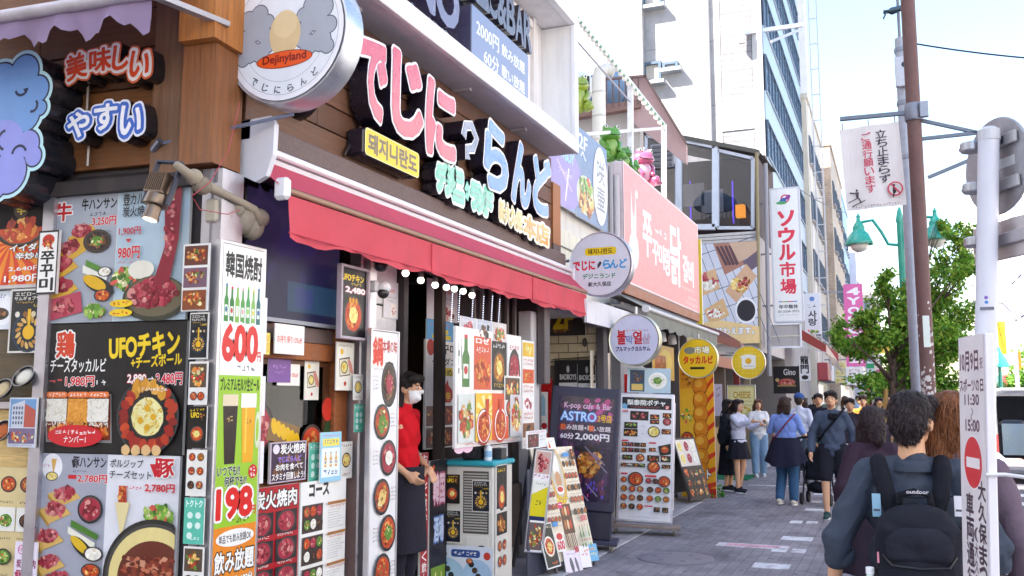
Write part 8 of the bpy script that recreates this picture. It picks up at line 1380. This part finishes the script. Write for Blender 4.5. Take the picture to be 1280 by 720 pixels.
# ------------------------------------------------------------------ people
def fuse(m, voxel, it=6, fac=.5):
    me = bpy.data.meshes.new('tmp'); me.from_pydata([tuple(v) for v in m.v], [], m.f); o = bpy.data.objects.new('tmp', me); TC.objects.link(o)
    r = o.modifiers.new('r', 'REMESH'); r.mode = 'VOXEL'; r.voxel_size = voxel; r.adaptivity = 0
    s = o.modifiers.new('s', 'SMOOTH'); s.factor = fac; s.iterations = it
    e = evaluated(o)
    v = np.zeros(len(e.vertices)*3); e.vertices.foreach_get('co', v); f = [tuple(p.vertices) for p in e.polygons]
    bpy.data.objects.remove(o); bpy.data.meshes.remove(me); bpy.data.meshes.remove(e); return v.reshape(-1, 3), f
def wrinkle(v, amp, fr, seed=0):
    a = np.sin(v[:, 2]*fr+2.1*np.sin(v[:, 0]*fr*.7+seed)+1.3*np.sin(v[:, 1]*fr*.9)); b = np.sin(v[:, 0]*fr*1.3+v[:, 2]*fr*.6+seed*2)
    c = v.mean(0); d = v-c; d[:, 2] = 0; n = np.linalg.norm(d, axis=1, keepdims=True)+1e-6; return v+d/n*((a+.6*b)*amp)[:, None]
def V(*a): return Vector(a)
def hand(m, wr, dr, palm_n, side, k=1., curl=.5, n=7):
    dr = Vector(dr).normalized(); pn = Vector(palm_n); pn = (pn-dr*pn.dot(dr)).normalized(); sx = dr.cross(pn).normalized()*side
    m.cap(wr, .026*k, wr+dr*.05*k, .034*k, n); m.ell(wr+dr*.055*k, (.03*k, .03*k, .045*k), (.5, .5, .5), 10)
    for i, (o, ln) in enumerate(((-.03, .07), (-.01, .08), (.011, .075), (.03, .058))):
        a = wr+dr*.085*k+sx*o*k; d1 = (dr+pn*curl*.5).normalized(); d2 = (dr+pn*curl*1.6).normalized(); b = a+d1*ln*.5*k; c = b+d2*ln*.5*k
        m.cap(a-dr*.02*k, .0105*k, b, .0095*k, n); m.cap(b, .0095*k, c, .0075*k, n)
    a = wr+dr*.035*k-sx*.026*k; b = a+(dr*.7-sx*.8+pn*.5).normalized()*.035*k; m.cap(a, .014*k, b, .0115*k, n); m.cap(b, .0115*k, b+(dr+pn*.6).normalized()*.03*k, .009*k, n)
def person(label, x, y, H, yaw, cl, elb=None, wri=None, knee=None, ank=None, vox=.011, z=0, head=(0, 0), group=None, build=1., shadowless=False, hands=True, skin='d9a684', lean=0.):
    """local front is -y; joints are given in metres for a 1.70 m figure"""
    S_ = H/1.7; t = thing('person', label, 'person', (x, y, z), (0, 0, R(yaw)), group); t.scale = (S_, S_, S_)
    sh = [V(-.155*build, .0, 1.375), V(.155*build, 0, 1.375)]; elb = elb or [V(-.23, .03, 1.11), V(.23, .03, 1.11)]; wri = wri or [V(-.23, -.06, .86), V(.23, -.06, .86)]
    hip = [V(-.09, .0, .9), V(.09, 0, .9)]; knee = knee or [V(-.095, -.02, .49), V(.095, -.02, .49)]; ank = ank or [V(-.095, .03, .085), V(.095, .03, .085)]
    hc = V(0, -.015+lean, 1.585); ry, rx = R(head[0]), R(head[1]); Hm = Euler((rx, 0, ry)).to_matrix(); nk = V(0, .01+lean*.6, 1.47)
    hp = lambda a, b, c: nk+Hm @ (V(a, b, c)+hc-nk-V(0, lean, 0)+V(0, lean, 0)*0+V(0, lean*.4, 0))
    m = M(); g = (.5, .5, .5)
    def he(c, r): 
        k = M(); k.ell((0, 0, 0), r, g, 14); m.add([hp(*c)+Hm @ Vector(q) for q in k.v], k.f, g)
    he((0, .008, .015), (.074, .092, .1)); he((0, -.03, -.045), (.055, .06, .062)); he((0, -.052, -.075), (.032, .03, .03)); he((0, -.085, -.012), (.022, .018, .03))
    m.cap(hp(0, -.088, .012), .01, hp(0, -.106, -.02), .015, 8, g); m.cap(hp(-.018, -.09, -.062), .008, hp(.018, -.09, -.062), .008, 8, g); m.cap(hp(-.018, -.088, -.075), .008, hp(.018, -.088, -.075), .008, 8, g)
    for sx in (-1, 1): he((sx*.076, .008, -.01), (.012, .022, .033))
    m.cap(V(0, .012, 1.36), .062, hp(0, .015, -.07), .05, 12, g); m.cap(V(-.1*build, 0, 1.375), .042, V(.1*build, 0, 1.375), .042, 10, g)
    m.ell((0, 0, 1.25), (.15*build, .095, .16), g, 16); m.ell((0, 0, 1.07), (.125*build, .085, .14), g, 16); m.ell((0, .005, .93), (.15*build, .1, .11), g, 16)
    for i, sx in ((0, -1), (1, 1)):
        m.cap(sh[i], .05, elb[i], .036, 10, g); m.cap(elb[i], .037, wri[i], .025, 10, g); dr = (wri[i]-elb[i]).normalized(); hand(m, wri[i], dr, V(-sx*.7, -.3, 0) if abs(dr.z) > .6 else V(0, .2, -1), sx)
        m.cap(hip[i], .085, knee[i], .054, 12, g); m.cap(knee[i], .056, ank[i], .036, 12, g); m.cap(ank[i]+V(0, .02, -.035), .035, ank[i]+V(0, -.13, -.055), .028, 10, g)
    v, f = fuse(m, vox, 4); b = M(); b.add(v, f, skin)
    lip = hp(0, -.1, -.068); hair_c = cl.get('hc', '1e1816')
    for q, fc in enumerate(b.f):
        p = Vector(b.v[fc[0]])
        if (p-lip).length < .02: b.cs[q] = L('b8685e')
    def put(c, r, col): 
        k = M(); k.ell((0, 0, 0), r, col, 8); b.add([hp(*c)+Hm @ Vector(q) for q in k.v], k.f, col)
    for sx in (-1, 1): put((sx*.031, -.083, .008), (.013, .008, .007), 'eee8e2'); put((sx*.031, -.0895, .008), (.006, .004, .0065), '1a1210'); put((sx*.031, -.088, .03), (.02, .006, .0035), hair_c)
    b.build('body', t, 'skin', smooth=2)
    def garment(name, prims, col, voxel=vox, it=5, amp=0., fr=40, mt='cloth', seed=1, cutz=None, colf=None):
        k = M(); [prims(k)]; vv, ff = fuse(k, voxel, it); vv = wrinkle(vv, amp, fr, seed) if amp else vv
        if cutz is not None: ff = [q for q in ff if all(vv[i][2] > cutz for i in q)]
        o = M(); o.add(vv, ff, col); 
        if colf: o.cs = [L(colf(vv[q[0]])) or c for q, c in zip(o.f, o.cs)]
        return o.build(name, t, mt, smooth=2)
    if 'top' in cl:
        c_, slv, ex = cl['top'][:3]; hem = cl.get('hem', .86)
        def pr(k):
            k.ell((0, 0, 1.23), (.148*build+ex, .105+ex*.8, .18), g, 18); k.ell((0, .0, 1.06), (.14*build+ex, .1+ex, .17), g, 18); k.cap(V(0, 0, hem+.09), .1+ex, V(0, 0, hem+.04), .1+ex, 14, g); k.ell((0, .0, hem+.075), (.158*build+ex, .112+ex, .08), g, 18)
            k.cap(V(-.12*build, .0, 1.375), .05+ex*.4, V(0, .005, 1.40), .056, 10, g); k.cap(V(.12*build, .0, 1.375), .05+ex*.4, V(0, .005, 1.40), .056, 10, g); k.cap(V(0, .012, 1.38), .076, V(0, .012, 1.44+cl.get('collar', 0)), .066, 12, g)
            for i in (0, 1):
                k.cap(sh[i], .05+ex*.5, elb[i] if slv > .5 else sh[i].lerp(elb[i], slv*2), .046+ex*.6, 12, g)
                if slv > .5: k.cap(elb[i], .05+ex*.6, elb[i].lerp(wri[i], (slv-.5)*2), .037+ex*.6, 12, g)
        garment('shirt', pr, c_, amp=cl.get('wr', .004), seed=x)
    if 'pants' in cl:
        c_, ln, ex = cl['pants'][:3]
        def pr(k):
            k.ell((0, .005, .93), (.158*build+ex*.6, .112+ex*.6, .11), g, 18)
            for i in (0, 1):
                k.cap(hip[i], .096+ex, knee[i] if ln > .5 else hip[i].lerp(knee[i], ln*2), .066+ex, 14, g)
                if ln > .5: k.cap(knee[i], .066+ex, knee[i].lerp(ank[i], (ln-.5)*2), .05+ex, 14, g)
        garment('trousers', pr, c_, amp=.003, fr=30, seed=y)
    if 'skirt' in cl:
        c_, z0, z1, r0, r1 = cl['skirt']; k = M(); n_ = 40; vs = []; rows = 9
        for j in range(rows):
            q = j/(rows-1); rr = r0+(r1-r0)*q
            for i in range(n_): a = 2*math.pi*i/n_; w_ = 1+.07*q*math.sin(a*9+x); vs.append((rr*math.cos(a)*1.12*w_, rr*math.sin(a)*.85*w_+.01, z0+(z1-z0)*q))
        k.add(vs, [(j*n_+i, j*n_+(i+1) % n_, (j+1)*n_+(i+1) % n_, (j+1)*n_+i) for j in range(rows-1) for i in range(n_)], c_); k.build('skirt', t, 'cloth', smooth=2)
    if 'shoes' in cl:
        for i in (0, 1):
            k = M(); a = ank[i]; d = V(0, -1, 0); fz = a.z-.085; k.cap(a+V(0, .035, -.03), .045, a+V(0, -.02, -.02), .047, 12, g); k.cap(a+V(0, .02, -.05), .04, a+V(0, -.135, -.055), .036, 12, g)
            vv, ff = fuse(k, .009, 3); vv[:, 2] = np.maximum(vv[:, 2], fz+.012); o = M(); o.add(vv, ff, cl['shoes']); s_ = o.build('shoe', t, 'cloth', smooth=2)
            so_ = M(); so_.lathe([(.044, fz), (.047, fz+.012), (.045, fz+.024)], cl.get('sole', 'e8e6e2'), 18); so_.v = [(p[0]+a.x, p[1]*2.5+a.y-.05, p[2]) for p in so_.v]; so_.build('sole', s_, 'plastic', smooth=True)
    hs = cl.get('hair', 'short'); 
    if hs:
        def pr(k):
            def hh(c, r): q = M(); q.ell((0, 0, 0), r, g, 16); k.add([hp(*c)+Hm @ Vector(p) for p in q.v], q.f, g)
            hh((0, .022, .045), (.086, .1, .085)); hh((0, .055, .005), (.08, .07, .085)); hh((-.045, -.045, .075), (.045, .05, .035)); hh((.04, -.045, .078), (.05, .05, .035))
            if hs == 'short': hh((0, .06, -.045), (.06, .04, .05)); [hh((sx*.07, .0, .03), (.017, .035, .045)) for sx in (-1, 1)]
            else:
                for sx in (-1, 1): hh((sx*.072, .005, -.03), (.026, .05, .1))
                hh((0, .06, -.05), (.08, .05, .1))
                if hs in ('bob', 'long'):
                    e_ = -.13 if hs == 'bob' else -.36
                    for sx in (-1, -.4, .4, 1): k.cap(hp(sx*.07, .045, -.03), .045, hp(sx*.075, .06, e_), .04, 10, g)
                if hs == 'ponytail': k.cap(hp(0, .11, .03), .035, hp(0, .17, -.05), .04, 10, g); k.cap(hp(0, .17, -.05), .042, hp(.0, .14, -.28), .02, 10, g)
        ho = garment('hair', pr, hair_c, voxel=min(vox, .009), it=2, amp=.0025, fr=170, mt='hair')
        ns = cl.get('strands', 260)
        if ns:
            me = ho.data; o = M(); cr = hp(0, .05, .14); dn = Hm @ V(0, .15, -1); ln0 = .04 if hs == 'short' else .09
            for _ in range(ns):
                p_ = me.polygons[random.randrange(len(me.polygons))]; nn = p_.normal; a = p_.center; fl = (a-cr).normalized()*.6+dn.normalized(); fl = (fl-nn*fl.dot(nn)).normalized(); ln = ln0*random.uniform(.4, 1.1); jt = V(random.gauss(0, .16), random.gauss(0, .16), random.gauss(0, .1)); fl = (fl+jt).normalized()
                b_ = a+nn*random.uniform(.002, .006)+fl*ln*.5; c2 = a+nn*random.uniform(-.005, .003)+fl*ln; wv = fl.cross(nn).normalized()*random.uniform(.0012, .003); gsc = random.uniform(.7, 1.6); o.add([a-wv, a+wv, b_+wv*.8, b_-wv*.8, c2], [(0, 1, 2, 3), (3, 2, 4)], tuple(min(1, q*gsc) for q in L(hair_c)))
            o.build('hair_strands', ho, 'hair')
    if 'cap' in cl:
        k = M(); q = M(); q.ell((0, 0, 0), (.096, .112, .085), cl['cap'], 18); k.add([hp(0, .012, .062)+Hm @ Vector(p) for p in q.v], q.f, cl['cap']); q = M(); q.ell((0, 0, 0), (.075, .075, .012), cl['cap'], 14); k.add([hp(0, -.11, .045)+Hm @ Vector(p) for p in q.v], q.f, cl['cap']); k.build('hat', t, 'cloth', smooth=2)
    if 'mask' in cl:
        mc = hp(0, -.085, -.05); k = M(); fr_ = Hm @ V(0, -1, 0); idx = {}
        for q in f:
            c_ = sum((Vector(v[i]) for i in q), Vector())/len(q)-mc; lx = abs((Hm.inverted() @ c_).x); ly = (Hm.inverted() @ c_).y; lz = (Hm.inverted() @ c_).z
            if lx < .062 and -.06 < lz < .046-.25*lx and ly < .055: k.add([Vector(v[i])+(Vector(v[i])-hp(0, 0, -.045)).normalized()*.007 for i in q], [tuple(range(len(q)))], cl['mask'])
        k.build('face_mask', t, 'cloth', smooth=2)
    t['S'] = S_; return t
def strap(t, pts, w, col, name='strap', mt='cloth'): m = M(); m.tube(pts, w, col, 8); return m.build(name, t, mt, smooth=2)
# worker in red by the doorway
pt = hX(505, 600, RX-.04)
w_ = person('worker in a red polo shirt and black apron standing in the restaurant doorway', pt.x, pt.y, 1.74, 92, {'top': ('d21c28', .42, .008), 'pants': ('2a2834', .93, .012), 'shoes': '2e2c34', 'sole': 'd8c832', 'hair': 'short', 'hc': '241a16', 'strands': 900, 'mask': 'f0eeee', 'collar': .015}, elb=[V(-.27, .09, 1.13), V(.27, .08, 1.12)], wri=[V(-.17, -.1, .96), V(.16, -.11, .98)], z=.06, head=(0, 6), vox=.009, lean=-.02)
m = M(); n_ = 30; vs = []
for j in range(10):
    q = j/9; zz = 1.0-.62*q; ra = .185+.035*q
    for i in range(n_): a = 2*math.pi*i/n_; vs.append((ra*1.0*math.cos(a)*(1+.03*q*math.sin(a*7)), ra*.78*math.sin(a)*(1+.03*q*math.sin(a*7)), zz))
m.add(vs, [(j*n_+i, j*n_+(i+1) % n_, (j+1)*n_+(i+1) % n_, (j+1)*n_+i) for j in range(9) for i in range(n_)], '2b2933'); m.build('apron', w_, 'cloth', smooth=2)
# man with backpack in the foreground
MX, MY = .045, 4.0
mn = person('man seen from behind in a dark grey jacket carrying a black backpack', MX, MY, 1.62, 184, {'top': ('3f4654', .64, .026), 'pants': ('2a2c34', .97, .02), 'shoes': '3a3a40', 'hair': 'short', 'hc': '2a2024', 'strands': 2200, 'wr': .007, 'collar': -.03, 'hem': .76}, elb=[V(-.28, .05, 1.1), V(.3, .05, 1.09)], wri=[V(-.28, -.03, .86), V(.33, -.03, .85)], knee=[V(-.095, -.06, .49), V(.095, .0, .49)], ank=[V(-.095, -.1, .085), V(.095, .16, .1)], vox=.0075, head=(-22, 0), build=1.08)
S_ = mn['S']
m = M(); m.lathe([(.088, 1.385), (.08, 1.415), (.072, 1.432), (.066, 1.43), (.07, 1.39)], '3d4452', 24, (0, .016, 0), cap=False); m.build('collar', mn, 'cloth', smooth=2)
m = M(); m.tube([(-.19, .085, 1.3), (-.1, .128, 1.29), (0, .138, 1.287), (.1, .128, 1.29), (.19, .085, 1.3)], .003, '262b35', 5); m.build('back_seam', mn, 'cloth')
for sx in (-1, 1): m = M(); m.lathe([(.052, -.025), (.056, 0), (.052, .025), (.045, .025)], '434a58', 16, cap=False); o = m.build('cuff', mn, 'cloth', smooth=2); o.location = (sx*.29, .025, 1.035); o.rotation_euler = (R(-18), 0, 0)
def mloc(a): return mn.matrix_basis @ Vector(a)
bpy.context.view_layer.update()
bp = thing('backpack', 'black backpack with front pocket and side bottle pocket on the man in the grey jacket', 'backpack', tuple(mn.matrix_basis @ V(.01, .13, .72)), (0, 0, R(184))); bp.scale = (S_,)*3
def bm(fn, col, name, voxel=.008, amp=.004, it=5, par=bp, fr=34): k = M(); fn(k); vv, ff = fuse(k, voxel, it); vv = wrinkle(vv, amp, fr, 3) if amp else vv; o = M(); o.add(vv, ff, col); return o.build(name, par, 'cloth', smooth=2)
g5 = (.5,)*3
def fb(k): k.box(-.15, .15, .0, .15, .03, .5, g5, bev=.04); k.ell((0, .07, .46), (.15, .085, .09), g5, 18); k.ell((0, .09, .2), (.165, .1, .2), g5, 18)
bm(fb, '20212b', 'main_compartment')
bm(lambda k: (k.box(-.125, .125, .14, .2, .05, .27, g5, bev=.035), k.ell((0, .17, .16), (.13, .05, .11), g5, 16)), '23242e', 'front_pocket')
bm(lambda k: (k.ell((0, .125, .42), (.13, .05, .06), g5, 16), k.box(-.12, .12, .12, .165, .33, .42, g5, bev=.02)), '262732', 'upper_flap', amp=.003)
bm(lambda k: (k.box(-.2, -.14, .02, .12, .04, .2, g5, bev=.02)), '1b1c25', 'side_pocket', amp=.003); bm(lambda k: (k.box(.14, .19, .02, .12, .04, .2, g5, bev=.02)), '1b1c25', 'side_pocket', amp=.003)
m = M(); m.tube([(-.06, .06, .53), (-.055, .05, .58), (0, .05, .595), (.055, .05, .58), (.06, .06, .53)], .014, '15161e', 8); m.build('top_handle', bp, 'cloth', smooth=2)
for sx in (-1, 1): m = M(); m.tube([(sx*.075, .03, .5), (sx*.1, .0, .58), (sx*.115, -.04, .66), (sx*.12, -.1, .7), (sx*.125, -.17, .685)], [.03, .034, .036, .034, .03], '191a23', 10); m.build('shoulder_strap', bp, 'cloth', smooth=2)
m = M(); m.tube([(-.13, .13, .36), (-.1, .168, .325), (0, .176, .318), (.1, .168, .325), (.13, .13, .36)], .005, '0e0f14', 6); m.build('zip', bp, 'plastic'); m = M(); m.tube([(-.1, .205, .26), (0, .222, .27), (.1, .205, .26)], .005, '0e0f14', 6); m.build('zip', bp, 'plastic')
m = M(); m.box(-.062, -.052, .205, .212, .2, .25, 'c85a8a'); m.build('zip_pull', bp, 'plastic'); m = M(); m.box(.145, .152, .14, .15, .33, .37, 'd88aa0'); m.build('fabric_tag', bp, 'plastic')
m = M(); m.text('outdoor', -.03, .588, .05, .602, .22, 'd8d4e0', .02); m.v = [(-a, .05+.0155, c) for a, b, c in m.v]; m.build('lettering', bp, 'print')
bt = thing('drink_bottle', 'clear plastic drink bottle with white cap and green label in the backpack side pocket', 'bottle', tuple(bp.matrix_basis @ V(.178, .09, .1)), (0, 0, R(184))); bt.scale = (S_,)*3
m = M(); m.lathe([(.028, 0), (.031, .01), (.031, .1), (.028, .13), (.014, .17), (.013, .18)], 'dfe8e2', 16); m.build('bottle_body', bt, 'gloss', smooth=True); m = M(); m.lathe([(.0318, .05), (.0318, .1)], '9ab83a', 16, cap=False); m.lathe([(.032, .1), (.0315, .112)], '2a8a4a', 16, cap=False); m.build('bottle_label', bt, 'print'); m = M(); m.lathe([(.016, .178), (.016, .2), (.014, .203)], 'f4f4f6', 14); m.build('bottle_cap', bt, 'plastic')
for sx, cc, wz in ((1, '8ab4d0', .1), (-1, 'dcdce6', .07)): m = M(); m.box(sx*.15-.016, sx*.15+.016, .148, .156, 1.25-wz*.4, 1.3, cc); m.box(sx*.15-.012, sx*.15+.012, .1565, .158, 1.262-wz*.3, 1.27-wz*.3, '4a5060'); m.build('jacket_patch', mn, 'print')
m = M(); m.tube([mloc((.27+.03*math.cos(a), .0+.03*math.sin(a), .885)) for a in np.linspace(0, 6.28, 14)], .003, 'd0b890', 5); o = m.build('wrist_chain', None, 'metal'); o['label'] = 'thin pale bracelet on the wrist of the man with the backpack'; o['category'] = 'bracelet'
# woman beside him and the crowd
person('woman with long brown hair walking close beside the man with the backpack', .2, 4.15, 1.62, 176, {'top': ('6a5a68', .9, .02), 'skirt': ('3a3040', .95, .5, .16, .26), 'shoes': '3a3038', 'hair': 'long', 'hc': '7a4a2c', 'strands': 2200}, vox=.009, head=(18, 0))
c = hY(1090, 560, 7.0); person('woman with a dark bob and dark plum top left of the man with the backpack', c.x, 7.0, 1.54, 190, {'top': ('3a2c3a', .9, .025), 'skirt': ('2c2430', .95, .45, .17, .25), 'shoes': '2a2428', 'hair': 'bob', 'hc': '2c1e24', 'strands': 900}, head=(-40, 0), build=.85)
q = hZ(1045, 648); gm = person('man in a slate blue sweater and black shorts walking towards the camera', q.x, q.y, 1.7, -5, {'top': ('4a5468', .95, .022), 'pants': ('23242e', .42, .03), 'shoes': '2f4a4a', 'hair': 'short', 'hc': '241c1c'}, knee=[V(-.1, -.1, .5), V(.1, .02, .5)], ank=[V(-.09, -.14, .085), V(.1, .3, .19)], wri=[V(-.27, -.13, .88), V(.26, .04, .86)], elb=[V(-.27, .0, 1.11), V(.26, .07, 1.11)], build=1.05)
strap(gm, [(.17, -.02, 1.47), (.08, -.135, 1.34), (-.08, -.15, 1.15), (-.19, -.04, 1.02)], .016, '1c1c24', 'bag_strap'); m = M(); m.box(-.03, .1, -.17, -.12, 1.32, 1.4, '1c1c22', bev=.015); m.build('chest_bag', gm, 'cloth')
q = hZ(985, 631); wb = person('woman in light blue top, dark jacket round her waist, pushing a stroller', q.x, q.y, 1.62, 172, {'top': ('7d95d8', .45, .015), 'pants': ('3d5f84', .97, .022), 'shoes': 'd8ccc0', 'sole': 'f0ece6', 'hair': 'bob', 'hc': '3a2620'}, elb=[V(-.26, -.06, 1.12), V(.27, -.06, 1.12)], wri=[V(-.36, -.2, 1.0), V(.1, -.27, 1.02)], knee=[V(-.1, -.02, .49), V(.1, -.1, .5)], ank=[V(-.1, .02, .085), V(.1, .1, .1)], build=1.15, head=(-15, 0))
m = M(); n_ = 44; vs = []
for j in range(9):
    q_ = j/8; ra = .2+.1*q_
    for i in range(n_): a = 2*math.pi*i/n_; dr = 1+.09*q_*math.sin(a*6+1); vs.append((ra*1.05*math.cos(a)*dr, ra*.85*math.sin(a)*dr+.02*q_, 1.06-(.36+.1*max(0, math.sin(a)))*q_))
m.add(vs, [(j*n_+i, j*n_+(i+1) % n_, (j+1)*n_+(i+1) % n_, (j+1)*n_+i) for j in range(8) for i in range(n_)], '262538'); m.build('tied_jacket', wb, 'cloth', smooth=2)
strap(wb, [(-.16, .02, 1.43), (-.06, .135, 1.3), (.1, .15, 1.1), (.2, .08, 1.0)], .012, '7a2a3a', 'bag_strap')
t = thing('stroller', 'black folding stroller with a white cloth bag hanging from its handle', 'stroller', (wb.location.x+.42, wb.location.y+.25, 0), (0, 0, R(172)))
for sx in (-1, 1):
    m = M(); m.tube([(sx*.2, .28, 1.0), (sx*.2, .18, .85), (sx*.19, -.25, .12)], .014, '2a2c34', 8); m.tube([(sx*.2, .12, .1), (sx*.19, -.05, .55)], .013, '2a2c34', 8); m.build('frame_tube', t, 'metal')
    for yy in (.14, -.28): m = M(); m.lathe([(.05, -.02), (.085, -.02), (.09, 0), (.085, .02), (.05, .02)], '1c1c22', 18, (sx*.21, yy, .09), 'x'); w2 = m.build('wheel', t, 'matte', smooth=True); m = M(); m.lathe([(.05, -.015), (.05, .015)], '6a6c74', 12, (sx*.21, yy, .09), 'x'); m.build('hub', w2, 'plastic')
m = M(); m.tube([(-.2, .28, 1.0), (-.1, .32, 1.02), (.1, .32, 1.02), (.2, .28, 1.0)], .017, '15151a', 8); m.build('handle', t, 'cloth')
bm(lambda k: (k.box(-.17, .17, -.25, .05, .36, .44, g5, bev=.03), k.box(-.17, .17, -.02, .06, .4, .8, g5, bev=.03), k.ell((0, -.1, .78), (.19, .2, .14), g5, 14)), '24252e', 'seat', par=t, voxel=.012)
bm(lambda k: k.ell((0, -.02, .25), (.17, .16, .09), g5, 14), '1a1b22', 'basket', par=t, voxel=.014)
bg_ = thing('cloth_bag', 'white cloth bag hanging from the stroller handle', 'bag', (wb.location.x+.64, wb.location.y+.1, .48), (0, 0, R(172))); bm(lambda k: (k.ell((0, 0, .18), (.07, .1, .2), g5, 14), k.ell((0, 0, .36), (.04, .05, .06), g5, 10)), 'd8d4e4', 'bag_body', par=bg_, voxel=.012, amp=.006); m = M(); m.tube([(0, 0, .38), (-.02, .0, .46), (-.03, .02, .52)], .01, 'e070a8', 6); m.build('strap', bg_, 'cloth')
q = hZ(1006, 606); ww = person('man in a white shirt and blue cap walking beside the stroller', q.x-.05, q.y, 1.68, 175, {'top': ('cfd2e6', .9, .025), 'pants': ('5a6474', .95, .02), 'shoes': '4a4a52', 'hair': 'short', 'hc': '3a302c', 'cap': '3f5a96'}, wri=[V(-.2, -.22, 1.05), V(.26, -.02, .88)])
q = hZ(1027, 603); person('man in a black sweater and dark green trousers walking towards the camera', q.x, q.y, 1.69, 4, {'top': ('22252f', .85, .02), 'pants': ('3a4c52', .97, .02), 'shoes': '3a3a44', 'sole': 'e4e4e8', 'hair': 'short', 'hc': '2a221e'}, wri=[V(-.16, -.25, 1.08), V(.25, -.06, .86)], ank=[V(-.095, -.1, .085), V(.095, .12, .09)])
q = hZ(925, 616); gg = person('girl in pale lilac sweater and black skirt with ponytail at the food counter', q.x, q.y, 1.58, 62, {'top': ('c8c8dc', .95, .02), 'skirt': ('1f1f2a', .98, .62, .15, .23), 'shoes': '2a2a34', 'sole': 'f0f0f4', 'hair': 'ponytail', 'hc': '2c2022'}, elb=[V(-.2, -.16, 1.24), V(.2, -.12, 1.2)], wri=[V(-.16, -.4, 1.3), V(.16, -.36, 1.24)], ank=[V(-.1, -.04, .085), V(.12, .1, .085)])
strap(gg, [(-.15, .02, 1.43), (0, .13, 1.25), (.19, .09, .98)], .008, '2a2a34', 'bag_strap'); m = M(); m.box(.16, .28, .02, .14, .82, 1.0, '2a3a4c', bev=.03); m.build('shoulder_bag', gg, 'cloth')
g2 = person('woman in black beside the girl with the ponytail, black bag on her shoulder', gg.location.x-.22, gg.location.y+.3, 1.58, 75, {'top': ('23232d', .95, .025), 'skirt': ('1c1c26', .98, .3, .15, .22), 'shoes': '2a2a32', 'sole': 'e8e8ee', 'hair': 'bob', 'hc': '241c1e'}); bpk = thing('black_bag', 'round black shoulder bag on the woman in black at the food counter', 'bag', (g2.location.x-.04, g2.location.y-.28, .78), (0, 0, R(20))); bm(lambda k: k.ell((0, 0, .15), (.11, .09, .16), g5, 14), '15161e', 'bag_body', par=bpk, voxel=.013); m = M(); m.tube([(-.06, 0, .28), (-.03, .05, .5), (0, .1, .6)], .01, '15161e', 6); m.build('strap', bpk, 'cloth')
person('woman in a tan top and long denim skirt at the counter behind the banner', gg.location.x-.62, gg.location.y+.35, 1.57, 110, {'top': ('c0a070', .95, .02), 'skirt': ('4f7296', 1.0, .14, .16, .24), 'shoes': 'b09070', 'hair': 'bob', 'hc': '6a4a34'})
q = hZ(950, 596); person('woman in a white hoodie and pale jeans looking at her phone by the shops', q.x, q.y, 1.58, 20, {'top': ('e2dfe2', .95, .035), 'pants': ('8aa6c4', .97, .025), 'shoes': 'd8dce4', 'hair': 'long', 'hc': '6a4434'}, elb=[V(-.22, -.02, 1.12), V(.22, -.02, 1.12)], wri=[V(-.1, -.27, 1.2), V(.1, -.27, 1.22)], ank=[V(-.1, -.05, .085), V(.1, .1, .085)])
CR = [(1004, 21.5, 1.62, 'dark haired person in a plum coat half hidden behind the man in the blue cap', '4a3444', '2c2630', 'bob', '2a1e20', 170), (1062, 16.5, 1.6, 'person in white trousers following the man in the slate sweater', '3a3440', 'e0dce0', 'short', '2a2020', 0), (1078, 19.5, 1.66, 'person in an orange brown jacket in the middle of the crowd', 'b8803a', '3a3a44', 'short', '3a2a22', 5),
      (1098, 21, 1.62, 'person in violet grey clothes in the crowd under the street trees', '6a5a7a', '3a3440', 'bob', '2a2024', 10), (1112, 24, 1.7, 'tall person in a navy top in the crowd near the tree stakes', '2c3450', '3a3c48', 'short', '221c1c', -5), (1056, 27, 1.66, 'distant person in a cream top walking past the maroon awning', 'd8cfc4', '4a5060', 'long', '4a3428', 175),
      (1036, 29, 1.7, 'distant person in a grey green coat near the shopfronts', '6a766c', '3a3a40', 'short', '2a2422', 180), (1085, 31, 1.68, 'distant person in a red top far along the pavement', 'b0424a', '3a3c4a', 'bob', '2a2022', 0), (1018, 33, 1.66, 'distant person in black beneath the maroon awning', '2a2a32', '2a2a34', 'short', '1e1a1a', 0), (1072, 38, 1.7, 'farthest person in pale blue in the gap of the crowd', '9ab0cc', '4a4c58', 'short', '2a2422', 10)]
for px, Y, H_, lb, c1, c2, hr, hcol, yw in CR: person(lb, hY(px, 498, Y).x, Y, H_, yw, {'top': (c1, .95, .025), 'pants': (c2, .97, .02), 'shoes': '3a3a42', 'hair': hr, 'hc': hcol}, vox=.014)

for o in list(TC.objects): bpy.data.objects.remove(o)
bpy.data.scenes.remove(TS)
